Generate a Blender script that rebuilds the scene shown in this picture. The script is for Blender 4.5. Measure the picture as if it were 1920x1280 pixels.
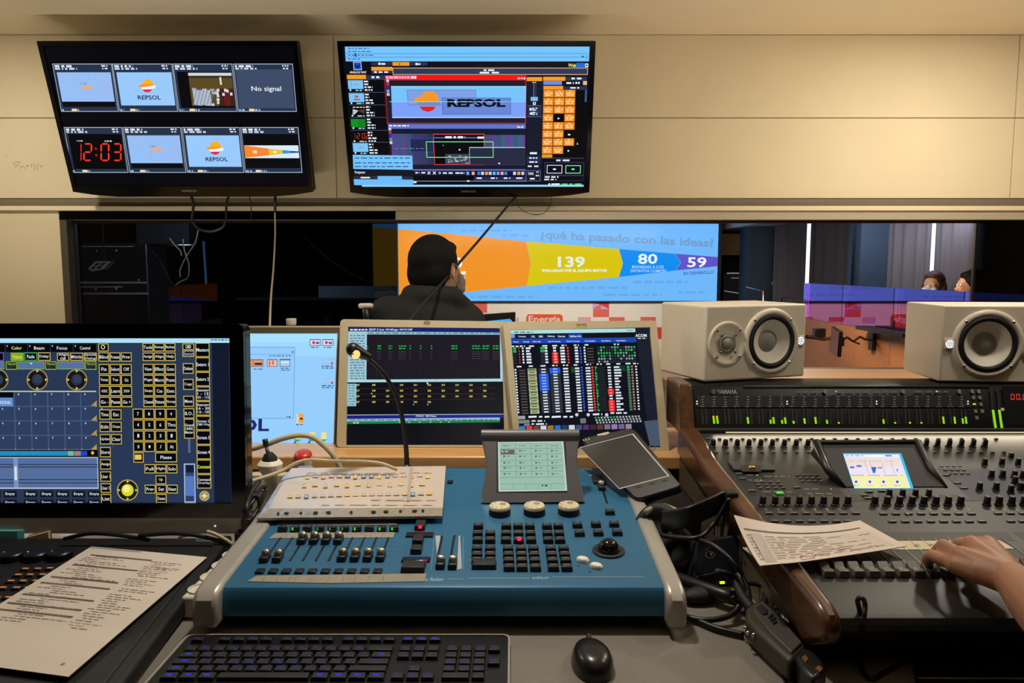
import bpy, bmesh, math, random
from mathutils import Vector, Matrix
for _o in list(bpy.data.objects):
    bpy.data.objects.remove(_o)
random.seed(11)
S = bpy.context.scene
C = S.collection
R = math.radians
CZ = 1.33                      # eye height of the photographer
FPX = 1387.0                   # focal length for a 1920 px wide frame
TH = R(5.7)                    # the lens looks slightly down
# ---------------------------------------------------------------- camera, world, lights, exposure
cam = bpy.data.cameras.new('camera'); cam.sensor_width = 36; cam.lens = FPX / 1920 * 36
cam.clip_start = 0.02; cam.clip_end = 60
camo = bpy.data.objects.new('camera', cam); C.objects.link(camo)
camo.location = (0, 0, CZ); camo.rotation_euler = (R(90) - TH, 0, 0)
S.camera = camo
w = bpy.data.worlds.new('world'); S.world = w; w.use_nodes = True
w.node_tree.nodes['Background'].inputs[0].default_value = (0.9, 0.75, 0.6, 1)
w.node_tree.nodes['Background'].inputs[1].default_value = 0.02
S.view_settings.view_transform = 'Standard'; S.view_settings.look = 'None'
S.view_settings.exposure = 0.0; S.view_settings.gamma = 1.0
S.view_settings.use_curve_mapping = False

def area(name, loc, tgt, energy, col, sx, sy=None, spread=180):
    l = bpy.data.lights.new(name, 'AREA'); l.energy = energy; l.color = col
    l.shape = 'RECTANGLE' if sy else 'DISK'; l.size = sx
    if sy: l.size_y = sy
    l.spread = R(spread)
    o = bpy.data.objects.new(name, l); C.objects.link(o); o.location = loc
    o.rotation_euler = (Vector(tgt) - Vector(loc)).to_track_quat('-Z', 'Y').to_euler()
    return o
WARM = (1.0, 0.93, 0.79)
area('downlight', (-2.15, 2.50, 2.31), (-2.15, 2.62, 0), 11, WARM, 0.16)
area('downlight', (1.75, 2.50, 2.31), (1.75, 2.62, 0), 16, WARM, 0.16)
area('downlight', (-0.15, 1.50, 2.31), (-0.15, 1.62, 0), 8.5, WARM, 0.14, None, 125)
area('downlight', (1.35, 1.50, 2.31), (1.35, 1.62, 0), 4.5, WARM, 0.14, None, 125)
area('ceiling_fill', (0.3, -0.9, 1.30), (0.3, 2.4, 2.9), 5, WARM, 1.4, 0.4, 75)  # unseen fill added behind the camera to brighten the ceiling
area('aisle_uplight', (-1.45, 2.34, 0.62), (-1.45, 2.62, 2.3), 5, WARM, 1.3, 0.06, 120)
area('aisle_uplight', (1.35, 2.34, 0.62), (1.35, 2.62, 2.3), 7, WARM, 1.9, 0.06, 120)
area('hall_light', (0.6, 7.3, 1.80), (0.6, 9.0, 0.45), 22, (1.0, 0.90, 0.76), 3.0, 0.2, 120)  # spot added to brighten the white backdrop
area('hall_light', (2.05, 4.9, 1.84), (2.62, 4.9, 0.6), 48, (1.0, 0.80, 0.56), 0.5, 1.5)
area('hall_light', (2.95, 6.0, 1.78), (3.4, 6.8, 0.8), 12, (0.72, 0.76, 1.0), 1.2, 0.3)
area('hall_light', (-1.7, 3.75, 1.84), (-2.2, 4.4, 0.8), 60, (1.0, 0.86, 0.7), 0.6)  # added to brighten the dark things behind the tinted leaf

# ---------------------------------------------------------------- pixel -> world
def ray(px, py):
    dx, dy = px - 960.0, 640.0 - py
    return Vector((dx, FPX * math.cos(TH) + dy * math.sin(TH), -FPX * math.sin(TH) + dy * math.cos(TH)))
EYE = Vector((0, 0, CZ))
def P(px, py, Y):
    r = ray(px, py); return EYE + r * (Y / r.y)
def Q(px, py, z):
    r = ray(px, py); return EYE + r * ((z - CZ) / r.z)
def X(px, py, x):
    r = ray(px, py); return EYE + r * (x / r.x)
def ZY(py, Y):
    return P(960, py, Y).z
def lin(c):
    out = []
    for v in c[:3]:
        v = v / 255.0
        out.append(v / 12.92 if v <= 0.04045 else ((v + 0.055) / 1.055) ** 2.4)
    return tuple(out) + (1.0,)

class Plane:
    """a flat face in the world: origin, right, up, normal"""
    def __init__(s, O, U, V):
        s.O = Vector(O); s.U = Vector(U).normalized(); V = Vector(V)
        s.V = (V - s.U * V.dot(s.U)).normalized(); s.N = s.U.cross(s.V).normalized()
        s.M = Matrix(((s.U.x, s.V.x, s.N.x, s.O.x), (s.U.y, s.V.y, s.N.y, s.O.y), (s.U.z, s.V.z, s.N.z, s.O.z), (0, 0, 0, 1)))
    def uv(s, px, py, h=0.0):
        r = ray(px, py); o = s.O + s.N * h
        t = (o - EYE).dot(s.N) / r.dot(s.N); p = EYE + r * t - s.O
        return p.dot(s.U), p.dot(s.V)
    def at(s, u, v, h=0.0):
        return s.O + s.U * u + s.V * v + s.N * h
    def mat(s, u, v, h=0.0, rz=0.0):
        m = s.M.copy(); m.translation = s.at(u, v, h)
        return m @ Matrix.Rotation(rz, 4, 'Z')

# ---------------------------------------------------------------- mesh builder
def cr(pts, n=6):
    """smooth curve through the points"""
    P_ = [Vector(p) for p in pts]
    if len(P_) < 3:
        return P_
    E = [P_[0] * 2 - P_[1]] + P_ + [P_[-1] * 2 - P_[-2]]
    out = []
    for i in range(1, len(E) - 2):
        a, b, c, d = E[i - 1:i + 3]
        for k in range(n):
            t = k / n
            out.append(0.5 * ((2 * b) + (c - a) * t + (2 * a - 5 * b + 4 * c - d) * t * t + (3 * b - a - 3 * c + d) * t ** 3))
    out.append(P_[-1]); return out

class MB:
    def __init__(s, M=None):
        s.v = []; s.f = []; s.m = []; s.c = []; s.M = M
        s.col = (0.5, 0.5, 0.5, 1); s.mi = 0
    def add(s, vs, fs):
        b = len(s.v)
        for p in vs:
            p = Vector(p); s.v.append(s.M @ p if s.M is not None else p)
        for f in fs:
            s.f.append([b + i for i in f]); s.m.append(s.mi); s.c.append(s.col)
        return s
    def box(s, x0, x1, y0, y1, z0, z1):
        return s.add([(x0, y0, z0), (x1, y0, z0), (x1, y1, z0), (x0, y1, z0), (x0, y0, z1), (x1, y0, z1), (x1, y1, z1), (x0, y1, z1)],
                     [(0, 3, 2, 1), (4, 5, 6, 7), (0, 1, 5, 4), (1, 2, 6, 5), (2, 3, 7, 6), (3, 0, 4, 7)])
    def taper(s, sx, sy, z0, z1, k, ky=None, oy=0):
        ky = k if ky is None else ky
        a, b = sx / 2, sy / 2
        return s.add([(-a, -b, z0), (a, -b, z0), (a, b, z0), (-a, b, z0), (-a * k, -b * ky + oy, z1), (a * k, -b * ky + oy, z1), (a * k, b * ky + oy, z1), (-a * k, b * ky + oy, z1)],
                     [(0, 3, 2, 1), (4, 5, 6, 7), (0, 1, 5, 4), (1, 2, 6, 5), (2, 3, 7, 6), (3, 0, 4, 7)])
    def poly(s, pts, h0, h1):
        """outline in xy extruded along z"""
        n = len(pts)
        vs = [(p[0], p[1], h0) for p in pts] + [(p[0], p[1], h1) for p in pts]
        fs = [tuple(range(n - 1, -1, -1)), tuple(range(n, 2 * n))]
        fs += [(i, (i + 1) % n, n + (i + 1) % n, n + i) for i in range(n)]
        return s.add(vs, fs)
    def profx(s, pts, x0, x1):
        """outline in yz extruded along x"""
        n = len(pts)
        vs = [(x0, p[0], p[1]) for p in pts] + [(x1, p[0], p[1]) for p in pts]
        fs = [tuple(range(n)), tuple(range(2 * n - 1, n - 1, -1))]
        fs += [((i + 1) % n, i, n + i, n + (i + 1) % n) for i in range(n)]
        return s.add(vs, fs)
    def tube(s, pts, r, seg=8, caps=True):
        pts = [Vector(p) for p in pts]
        rs = r if isinstance(r, (list, tuple)) else [r] * len(pts)
        vs = []; fs = []; up = None
        for i, p in enumerate(pts):
            d = (pts[min(i + 1, len(pts) - 1)] - pts[max(i - 1, 0)])
            d = d.normalized() if d.length > 1e-9 else Vector((0, 0, 1))
            if up is None:
                up = Vector((0, 0, 1)) if abs(d.z) < 0.9 else Vector((0, 1, 0))
            a = d.cross(up)
            if a.length < 1e-6: a = d.cross(Vector((1, 0, 0)))
            a.normalize(); b = a.cross(d).normalized(); up = b
            for k in range(seg):
                t = 2 * math.pi * k / seg
                vs.append(p + (a * math.cos(t) + b * math.sin(t)) * rs[i])
        for i in range(len(pts) - 1):
            for k in range(seg):
                k2 = (k + 1) % seg
                fs.append((i * seg + k, i * seg + k2, (i + 1) * seg + k2, (i + 1) * seg + k))
        if caps:
            fs.append(tuple(range(seg - 1, -1, -1))); n = (len(pts) - 1) * seg
            fs.append(tuple(range(n, n + seg)))
        return s.add(vs, fs)
    def lathe(s, prof, seg=24, sx=1.0, sy=1.0, ends=True):
        vs = []; fs = []; n = len(prof)
        for r, h in prof:
            for k in range(seg):
                t = 2 * math.pi * k / seg
                vs.append((r * sx * math.cos(t), r * sy * math.sin(t), h))
        for i in range(n - 1):
            for k in range(seg):
                k2 = (k + 1) % seg
                fs.append((i * seg + k, i * seg + k2, (i + 1) * seg + k2, (i + 1) * seg + k))
        if ends and prof[0][0] > 1e-6: fs.append(tuple(range(seg - 1, -1, -1)))
        if ends and prof[-1][0] > 1e-6: fs.append(tuple(range((n - 1) * seg, n * seg)))
        return s.add(vs, fs)
    def ball(s, c, r, seg=20, rings=12, M=None):
        r = Vector(r) if not isinstance(r, (int, float)) else Vector((r, r, r)); c = Vector(c)
        vs = []; fs = []
        for i in range(rings + 1):
            a = math.pi * i / rings
            for k in range(seg):
                t = 2 * math.pi * k / seg
                q = Vector((r.x * math.sin(a) * math.cos(t), r.y * math.sin(a) * math.sin(t), r.z * math.cos(a)))
                vs.append(c + (M @ q if M is not None else q))
        for i in range(rings):
            for k in range(seg):
                k2 = (k + 1) % seg
                fs.append((i * seg + k, (i + 1) * seg + k, (i + 1) * seg + k2, i * seg + k2))
        return s.add(vs, fs)
    def cap(s, a, b, ra, rb, seg=14):
        """tapered limb segment with rounded ends"""
        a, b = Vector(a), Vector(b); d = (b - a); L = d.length; d.normalize()
        pts = []; rs = []
        for k in range(5):
            t = (k + 0.15) / 5 * math.pi / 2; pts.append(a - d * ra * math.cos(t)); rs.append(ra * math.sin(t))
        pts += [a, b]; rs += [ra, rb]
        for k in range(4, -1, -1):
            t = (k + 0.15) / 5 * math.pi / 2; pts.append(b + d * rb * math.cos(t)); rs.append(rb * math.sin(t))
        return s.tube(pts, rs, seg)
    def build(s, name, mat, parent=None, smooth=False, bevel=0.0, seg=2, origin=None, mods=None):
        me = bpy.data.meshes.new(name)
        Wp = WM[parent.name] if parent is not None else Matrix.Identity(4)
        if origin is None and parent is None and s.v:
            xs = [p.x for p in s.v]; ys = [p.y for p in s.v]; zs = [p.z for p in s.v]
            origin = Vector(((min(xs) + max(xs)) / 2, (min(ys) + max(ys)) / 2, min(zs)))
        inv = Wp.inverted() if parent is not None else Matrix.Translation(-Vector(origin))
        me.from_pydata([inv @ p for p in s.v], [], s.f)
        mats = mat if isinstance(mat, (list, tuple)) else [mat]
        for m in mats: me.materials.append(m)
        me.polygons.foreach_set('material_index', s.m)
        at = me.color_attributes.new('Col', 'FLOAT_COLOR', 'CORNER')
        buf = []
        for f, c in zip(s.f, s.c): buf.extend(list(c) * len(f))
        at.data.foreach_set('color', buf)
        if smooth:
            me.polygons.foreach_set('use_smooth', [True] * len(me.polygons))
            if smooth is not True:
                try: me.set_sharp_from_angle(angle=R(smooth))
                except Exception: pass
        me.update()
        o = bpy.data.objects.new(name, me); C.objects.link(o)
        if parent is not None:
            o.parent = parent; WM[o.name] = Wp.copy()
        else:
            o.location = origin; WM[o.name] = Matrix.Translation(origin)
        if bevel:
            b = o.modifiers.new('bevel', 'BEVEL'); b.width = bevel; b.segments = seg; b.limit_method = 'ANGLE'; b.angle_limit = R(40)
            b.harden_normals = False
            if not smooth:
                me.polygons.foreach_set('use_smooth', [True] * len(me.polygons))
                try: me.set_sharp_from_angle(angle=R(35))
                except Exception: pass
        return o
WM = {}

def thing(name, loc, label, cat, group=None):
    o = bpy.data.objects.new(name, None); C.objects.link(o); o.location = loc
    o.empty_display_size = 0.05
    o['label'] = label; o['category'] = cat
    if group: o['group'] = group
    WM[o.name] = Matrix.Translation(Vector(loc)); return o
def tag(o, label, cat, group=None):
    o['label'] = label; o['category'] = cat
    if group: o['group'] = group
    return o
def struct(o):
    o['kind'] = 'structure'; return o
def proto(mb, name, mat, **k):
    """a mesh built once around its own origin, to be placed many times"""
    o = mb.build(name, mat, None, origin=(0, 0, 0), **k)
    C.objects.unlink(o); return o
def place(pr, name, mw, parent):
    o = pr.copy(); o.name = name; C.objects.link(o); o.parent = parent
    o.matrix_local = WM[parent.name].inverted() @ mw
    WM[o.name] = mw.copy(); return o

def cable(name, label, cat, pts, r, mat, seg=8, n=7, parent=None, group=None):
    m = MB(); m.tube(cr(pts, n), r, seg)
    o = m.build(name, mat, parent, smooth=True)
    if parent is None: tag(o, label, cat, group)
    return o

# ---------------------------------------------------------------- materials
def node_mat(name, rgb, rough=0.5, metal=0.0, var=0.06, scale=30.0, bump=0.0, bscale=None, spec=0.5, coat=0.0, stretch=None):
    m = bpy.data.materials.new(name); m.use_nodes = True; nt = m.node_tree; N = nt.nodes; L = nt.links
    b = N['Principled BSDF']; c = lin(rgb)
    tc = N.new('ShaderNodeTexCoord'); mp = N.new('ShaderNodeMapping')
    if stretch: mp.inputs['Scale'].default_value = stretch
    L.new(tc.outputs['Object'], mp.inputs['Vector'])
    nz = N.new('ShaderNodeTexNoise'); nz.inputs['Scale'].default_value = scale; nz.inputs['Detail'].default_value = 4
    L.new(mp.outputs['Vector'], nz.inputs['Vector'])
    rp = N.new('ShaderNodeValToRGB'); e = rp.color_ramp.elements
    e[0].position = 0.3; e[1].position = 0.7
    e[0].color = tuple(x * (1 - var) for x in c[:3]) + (1,); e[1].color = tuple(min(1, x * (1 + var)) for x in c[:3]) + (1,)
    L.new(nz.outputs['Fac'], rp.inputs['Fac']); L.new(rp.outputs['Color'], b.inputs['Base Color'])
    b.inputs['Roughness'].default_value = rough; b.inputs['Metallic'].default_value = metal
    b.inputs['Specular IOR Level'].default_value = spec; b.inputs['Coat Weight'].default_value = coat
    if bump:
        bp = N.new('ShaderNodeBump'); bp.inputs['Strength'].default_value = bump; bp.inputs['Distance'].default_value = 0.002
        if bscale:
            n2 = N.new('ShaderNodeTexNoise'); n2.inputs['Scale'].default_value = bscale; L.new(mp.outputs['Vector'], n2.inputs['Vector'])
            L.new(n2.outputs['Fac'], bp.inputs['Height'])
        else:
            L.new(nz.outputs['Fac'], bp.inputs['Height'])
        L.new(bp.outputs['Normal'], b.inputs['Normal'])
    return m
def wood_mat(name, a, b_, rough=0.4, coat=0.2, rot=(0, 0, 0), sc=(1, 14, 14)):
    m = bpy.data.materials.new(name); m.use_nodes = True; nt = m.node_tree; N = nt.nodes; L = nt.links
    b = N['Principled BSDF']; tc = N.new('ShaderNodeTexCoord'); mp = N.new('ShaderNodeMapping')
    mp.inputs['Scale'].default_value = sc; mp.inputs['Rotation'].default_value = rot
    L.new(tc.outputs['Object'], mp.inputs['Vector'])
    nz = N.new('ShaderNodeTexNoise'); nz.inputs['Scale'].default_value = 3; nz.inputs['Detail'].default_value = 6; nz.inputs['Distortion'].default_value = 0.6
    L.new(mp.outputs['Vector'], nz.inputs['Vector'])
    rp = N.new('ShaderNodeValToRGB'); e = rp.color_ramp.elements; e[0].position = 0.32; e[1].position = 0.68
    e[0].color = lin(a); e[1].color = lin(b_); L.new(nz.outputs['Fac'], rp.inputs['Fac']); L.new(rp.outputs['Color'], b.inputs['Base Color'])
    b.inputs['Roughness'].default_value = rough; b.inputs['Coat Weight'].default_value = coat; b.inputs['Coat Roughness'].default_value = 0.2
    return m
def emit_mat(name, strength=1.0, gloss=0.2, spec=0.1):
    """lit screen: every patch glows in its own colour behind a glossy cover"""
    m = bpy.data.materials.new(name); m.use_nodes = True; nt = m.node_tree; N = nt.nodes; L = nt.links
    b = N['Principled BSDF']; a = N.new('ShaderNodeAttribute'); a.attribute_name = 'Col'
    b.inputs['Base Color'].default_value = (0.003, 0.003, 0.004, 1); b.inputs['Roughness'].default_value = gloss
    b.inputs['Specular IOR Level'].default_value = spec
    L.new(a.outputs['Color'], b.inputs['Emission Color']); b.inputs['Emission Strength'].default_value = strength
    return m
def print_mat(name, rough=0.6, spec=0.3, coat=0.0, metal=0.0):
    """printed surface: every patch has its own ink colour"""
    m = bpy.data.materials.new(name); m.use_nodes = True; nt = m.node_tree; N = nt.nodes; L = nt.links
    b = N['Principled BSDF']; a = N.new('ShaderNodeAttribute'); a.attribute_name = 'Col'
    nz = N.new('ShaderNodeTexNoise'); nz.inputs['Scale'].default_value = 60
    mx = N.new('ShaderNodeMix'); mx.data_type = 'RGBA'; mx.blend_type = 'MULTIPLY'; mx.inputs[0].default_value = 0.08
    L.new(a.outputs['Color'], mx.inputs[6]); L.new(nz.outputs['Color'], mx.inputs[7])
    L.new(mx.outputs[2], b.inputs['Base Color']); b.inputs['Roughness'].default_value = rough
    b.inputs['Specular IOR Level'].default_value = spec; b.inputs['Coat Weight'].default_value = coat; b.inputs['Metallic'].default_value = metal
    return m
def glass_mat(name, tint, refl=1.0, rtint=(1, 1, 1), base=0.0):
    m = bpy.data.materials.new(name); m.use_nodes = True; nt = m.node_tree; N = nt.nodes; L = nt.links
    N.remove(N['Principled BSDF']); out = N['Material Output']
    t = N.new('ShaderNodeBsdfTransparent'); t.inputs[0].default_value = tuple(tint) + (1,)
    g = N.new('ShaderNodeBsdfGlossy'); g.inputs['Color'].default_value = tuple(rtint) + (1,); g.inputs['Roughness'].default_value = 0.0
    fr = N.new('ShaderNodeFresnel'); fr.inputs[0].default_value = 1.5
    mu = N.new('ShaderNodeMath'); mu.operation = 'MULTIPLY_ADD'; mu.inputs[1].default_value = refl; mu.inputs[2].default_value = base; mu.use_clamp = True
    L.new(fr.outputs[0], mu.inputs[0]); mx = N.new('ShaderNodeMixShader')
    L.new(mu.outputs[0], mx.inputs[0]); L.new(t.outputs[0], mx.inputs[1]); L.new(g.outputs[0], mx.inputs[2]); L.new(mx.outputs[0], out.inputs[0])
    return m

M = {}
M['wall'] = node_mat('cream_wall_paint', (220, 203, 168), 0.75, var=0.025, scale=3, bump=0.08, bscale=160)
M['ceiling'] = node_mat('ceiling_paint', (226, 210, 178), 0.8, var=0.02, scale=3)
M['lip'] = node_mat('trim_paint', (232, 214, 180), 0.6, var=0.02)
M['recess'] = node_mat('recess_shadow_and_seam', (120, 108, 88), 0.7, var=0.03)  # shadow under the wall panels put into the trim colour; also a seam
M['floor'] = node_mat('grey_carpet', (60, 56, 52), 0.95, var=0.15, scale=200)
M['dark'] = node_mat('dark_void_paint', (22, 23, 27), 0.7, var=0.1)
M['alu'] = node_mat('brushed_aluminium', (214, 202, 180), 0.35, 0.35, var=0.06, scale=8, stretch=(0.4, 30, 30))
M['bronze'] = node_mat('brown_window_frame', (98, 88, 72), 0.4, 0.4, var=0.05)
M['wood'] = wood_mat('pale_beech_top', (206, 150, 88), (222, 170, 106), 0.35, 0.2)
M['woodwall'] = wood_mat('orange_wood_panel', (186, 116, 66), (202, 134, 82), 0.45, 0.1)
M['mahog'] = wood_mat('red_brown_varnished_wood', (56, 33, 20), (98, 60, 36), 0.28, 0.4, sc=(14, 2, 14))
M['desk'] = node_mat('grey_desk_laminate', (128, 121, 114), 0.45, var=0.03, scale=120, spec=0.4)
M['creambox'] = node_mat('cream_desk_board', (226, 212, 180), 0.5, var=0.02)
M['black'] = node_mat('black_plastic', (16, 16, 18), 0.38, var=0.1, scale=80)
M['blackg'] = node_mat('glossy_black_plastic', (10, 10, 12), 0.12, var=0.1)
M['blackm'] = node_mat('matt_black_rubber', (15, 15, 16), 0.65, var=0.15, scale=90)
M['grey'] = node_mat('charcoal_metal', (196, 190, 187), 0.5, 0.1, var=0.04, scale=120)
M['console'] = node_mat('dark_grey_console_metal', (43, 41, 40), 0.48, 0.25, var=0.04, scale=150)
M['blue'] = node_mat('teal_blue_metal', (46, 104, 142), 0.34, 0.1, var=0.04, scale=200)
M['silver'] = node_mat('silver_grey_plastic', (176, 170, 162), 0.36, 0.25, var=0.03, scale=60)
M['cream'] = node_mat('cream_monitor_plastic', (214, 198, 164), 0.45, var=0.02)
M['white'] = node_mat('white_plastic', (232, 224, 208), 0.4, var=0.02)
M['spk'] = node_mat('white_speaker_vinyl', (226, 214, 194), 0.42, var=0.02, scale=60)
M['spkcone'] = node_mat('white_speaker_cone', (240, 232, 216), 0.6, var=0.02)
M['spkcap'] = node_mat('grey_dust_cap', (150, 145, 136), 0.5, var=0.03)
M['chrome'] = node_mat('bright_steel', (205, 200, 190), 0.2, 1.0, var=0.03)
M['lcdgrey'] = node_mat('grey_display_housing', (104, 100, 102), 0.42, 0.1, var=0.03, scale=60)
M['knobcream'] = node_mat('cream_wheel_plastic', (206, 192, 160), 0.4, var=0.04)
M['red'] = node_mat('red_plastic', (205, 52, 34), 0.35, var=0.03)
M['skin'] = node_mat('skin', (164, 114, 86), 0.5, var=0.07, scale=25, bump=0.25, bscale=140)
M['skin2'] = node_mat('fair_skin', (200, 150, 122), 0.5, var=0.05, scale=25)
M['hair'] = node_mat('dark_hair', (10, 9, 9), 0.7, spec=0.2, var=0.3, scale=60, stretch=(8, 8, 1), bump=0.6)
M['hairb'] = node_mat('brown_hair', (70, 48, 34), 0.5, var=0.3, scale=60, stretch=(8, 8, 1), bump=0.6)
M['jacket'] = node_mat('black_jacket_cloth', (26, 26, 25), 0.85, var=0.15, scale=90, bump=0.4, bscale=60)
M['cloth'] = node_mat('dark_grey_cloth', (40, 42, 48), 0.9, var=0.1, scale=60)
M['curtain'] = node_mat('grey_curtain_cloth', (92, 88, 88), 0.9, var=0.08, scale=14, stretch=(6, 6, 0.4))
M['column'] = node_mat('dark_teal_column_paint', (40, 58, 74), 0.6, var=0.05)
M['hallceil'] = node_mat('grey_blue_soffit', (196, 202, 208), 0.6, var=0.04)
M['cabcream'] = node_mat('cream_cable_rubber', (196, 178, 146), 0.5, var=0.03)
M['cabgrey'] = node_mat('grey_cable_rubber', (150, 138, 118), 0.5, var=0.03)
M['cabblack'] = node_mat('black_cable_rubber', (17, 17, 18), 0.42, var=0.1)
M['olive'] = node_mat('dark_olive_plastic', (54, 52, 42), 0.5, var=0.06)
M['navy'] = node_mat('dark_navy_plastic', (28, 32, 44), 0.45, var=0.06)
M['key'] = node_mat('black_key_plastic', (26, 26, 28), 0.5, var=0.08)
M['keygrey'] = node_mat('grey_console_key', (92, 90, 88), 0.5, var=0.05)
M['tape'] = node_mat('grey_masking_tape', (150, 142, 126), 0.7, var=0.08, scale=40)
M['tapew'] = node_mat('white_masking_tape', (206, 194, 160), 0.7, var=0.05, scale=40)
M['brass'] = node_mat('brass_contact', (196, 150, 82), 0.35, 0.9)
M['scr'] = emit_mat('lit_screen', 1.0)
M['scrhi'] = emit_mat('bright_lit_screen', 1.5)
M['led'] = emit_mat('lit_led', 2.2, 0.4)
M['ink'] = print_mat('printed_panel_ink', 0.5)
M['paper'] = print_mat('printed_paper', 0.85, 0.2)
M['sleeve'] = print_mat('paper_in_clear_plastic_sleeve', 0.3, 0.5, coat=0.35)
M['lcd'] = emit_mat('backlit_grey_lcd', 0.82, 0.3)
M['tint'] = glass_mat('tinted_window_glass', (0.19, 0.24, 0.31), 0.6)
M['bal'] = glass_mat('balustrade_glass', (0.80, 0.86, 0.86), 1.7, (1.0, 0.42, 1.0), 0.20)
M['sky'] = emit_mat('overcast_daylight', 1.6, 0.9, 0.0)

# ---------------------------------------------------------------- flat graphics on a plane
_GL = {}
def glyphs(txt, bold=0.0):
    k = (txt, bold)
    if k not in _GL:
        cu = bpy.data.curves.new('t', 'FONT'); cu.body = txt; cu.resolution_u = 2; cu.offset = bold; cu.fill_mode = 'FRONT'
        ob = bpy.data.objects.new('t', cu); me = ob.to_mesh()
        vs = [(v.co.x, v.co.y) for v in me.vertices]; fs = [tuple(p.vertices) for p in me.polygons]
        ob.to_mesh_clear(); bpy.data.objects.remove(ob); bpy.data.curves.remove(cu)
        if not vs: vs = [(0, 0), (1, 0), (1, 1)]; fs = []
        xs = [v[0] for v in vs]; ys = [v[1] for v in vs]
        _GL[k] = ([((x - min(xs)) / max(1e-6, max(xs) - min(xs)), (y - min(ys)) / max(1e-6, max(ys) - min(ys))) for x, y in vs], fs)
    return _GL[k]

class Art(MB):
    """flat coloured shapes laid on a plane, measured on the photo through a zoomed view (x0, y0, scale)"""
    def __init__(s, pl, zoom=(0, 0, 1), h=0.0, step=4e-5):
        super().__init__(); s.pl = pl; s.z = zoom; s.h = h; s.step = step; s.lim = None; s.done = []
    def q(s, x, y):
        return s.pl.uv(s.z[0] + x * s.z[2], s.z[1] + y * s.z[2], s.h)
    def _put(s, uvs, fs, col):
        s.col = lin(col)
        if s.lim:
            a, b, c, d = s.lim
            uvs = [(min(max(u, a), b), min(max(v, c), d)) for u, v in uvs]
        us = [p[0] for p in uvs]; vs = [p[1] for p in uvs]; bb = (min(us), max(us), min(vs), max(vs)); n = 0
        for o in s.done:
            if o[4] > n and o[0] < bb[1] and bb[0] < o[1] and o[2] < bb[3] and bb[2] < o[3]: n = o[4]
        s.done.append(bb + (n + 1,)); h = s.h + s.step * (n + 1)          # each patch lies just over what it covers
        s.add([s.pl.at(u, v, h) for u, v in uvs], fs)
    def rect(s, x0, y0, x1, y1, col):
        a, b = s.q(x0, y0), s.q(x1, y1)
        u0, u1 = sorted((a[0], b[0])); v0, v1 = sorted((a[1], b[1]))
        s._put([(u0, v0), (u1, v0), (u1, v1), (u0, v1)], [(0, 1, 2, 3)], col); return s
    def frame(s, x0, y0, x1, y1, col, t=3):
        a, b = s.q(x0, y0), s.q(x1, y1); d = abs(s.q(x0 + t, y0)[0] - a[0])
        u0, u1 = sorted((a[0], b[0])); v0, v1 = sorted((a[1], b[1]))
        p = [(u0, v0), (u1, v0), (u1, v1), (u0, v1), (u0 + d, v0 + d), (u1 - d, v0 + d), (u1 - d, v1 - d), (u0 + d, v1 - d)]
        s._put(p, [(0, 1, 5, 4), (1, 2, 6, 5), (2, 3, 7, 6), (3, 0, 4, 7)], col); return s
    def shape(s, pts, col):
        uv = [s.q(*p) for p in pts]
        ar = sum(uv[i][0] * uv[(i + 1) % len(uv)][1] - uv[(i + 1) % len(uv)][0] * uv[i][1] for i in range(len(uv)))
        if ar < 0: uv = uv[::-1]
        s._put(uv, [tuple(range(len(uv)))], col); return s
    def disc(s, x, y, r, col, ry=None, a0=0, a1=360, n=20):
        ry = ry or r
        full = abs(a1 - a0) >= 360; k = n if full else n + 1
        s.shape([(x + r * math.cos(R(a0 + (a1 - a0) * i / n)), y - ry * math.sin(R(a0 + (a1 - a0) * i / n))) for i in range(k)], col); return s
    def ring(s, x, y, r, t, col, ry=None, n=24):
        ry = ry or r; o = []; i_ = []
        for i in range(n):
            c, d = math.cos(2 * math.pi * i / n), math.sin(2 * math.pi * i / n)
            o.append(s.q(x + r * c, y - ry * d)); i_.append(s.q(x + (r - t) * c, y - (ry - t * ry / r) * d))
        s._put(o + i_, [(k, (k + 1) % n, n + (k + 1) % n, n + k) for k in range(n)], col); return s
    def line(s, x0, y0, x1, y1, col, t=2):
        a, b = Vector(s.q(x0, y0)), Vector(s.q(x1, y1)); d = (b - a)
        w_ = abs(s.q(x0 + t, y0)[0] - s.q(x0, y0)[0]) / 2
        n = Vector((-d.y, d.x)).normalized() * w_
        s._put([tuple(a - n), tuple(b - n), tuple(b + n), tuple(a + n)], [(0, 1, 2, 3)], col); return s
    def text(s, x0, y0, x1, y1, txt, col, bold=0.0, drop=0.0):
        vs, fs = glyphs(txt, bold)
        a, b = s.q(x0, y1), s.q(x1, y1 + drop); c = s.q(x0, y0)
        s._put([(a[0] + x * (b[0] - a[0]), a[1] + x * (b[1] - a[1]) + y * (c[1] - a[1])) for x, y in vs], fs, col); return s
    def dash(s, x0, y0, x1, y1, col, word=14):
        """an unreadable line of small print"""
        x = x0
        while x < x1:
            l = min(x1 - x, word * random.uniform(0.4, 1.3))
            s.rect(x, y0, x + l, y1, col); x += l + word * 0.3
        return s
# ================================================================ the control room shell
YW = 3.30
zc = ZY(65, YW); DESK = 0.75
z_pb = ZY(372, YW); z_win = ZY(396, YW); z_sill = ZY(693, YW)
def wx(px): return P(px, 400, YW).x
xl, xr = wx(113), wx(1838)
m = MB()
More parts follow.
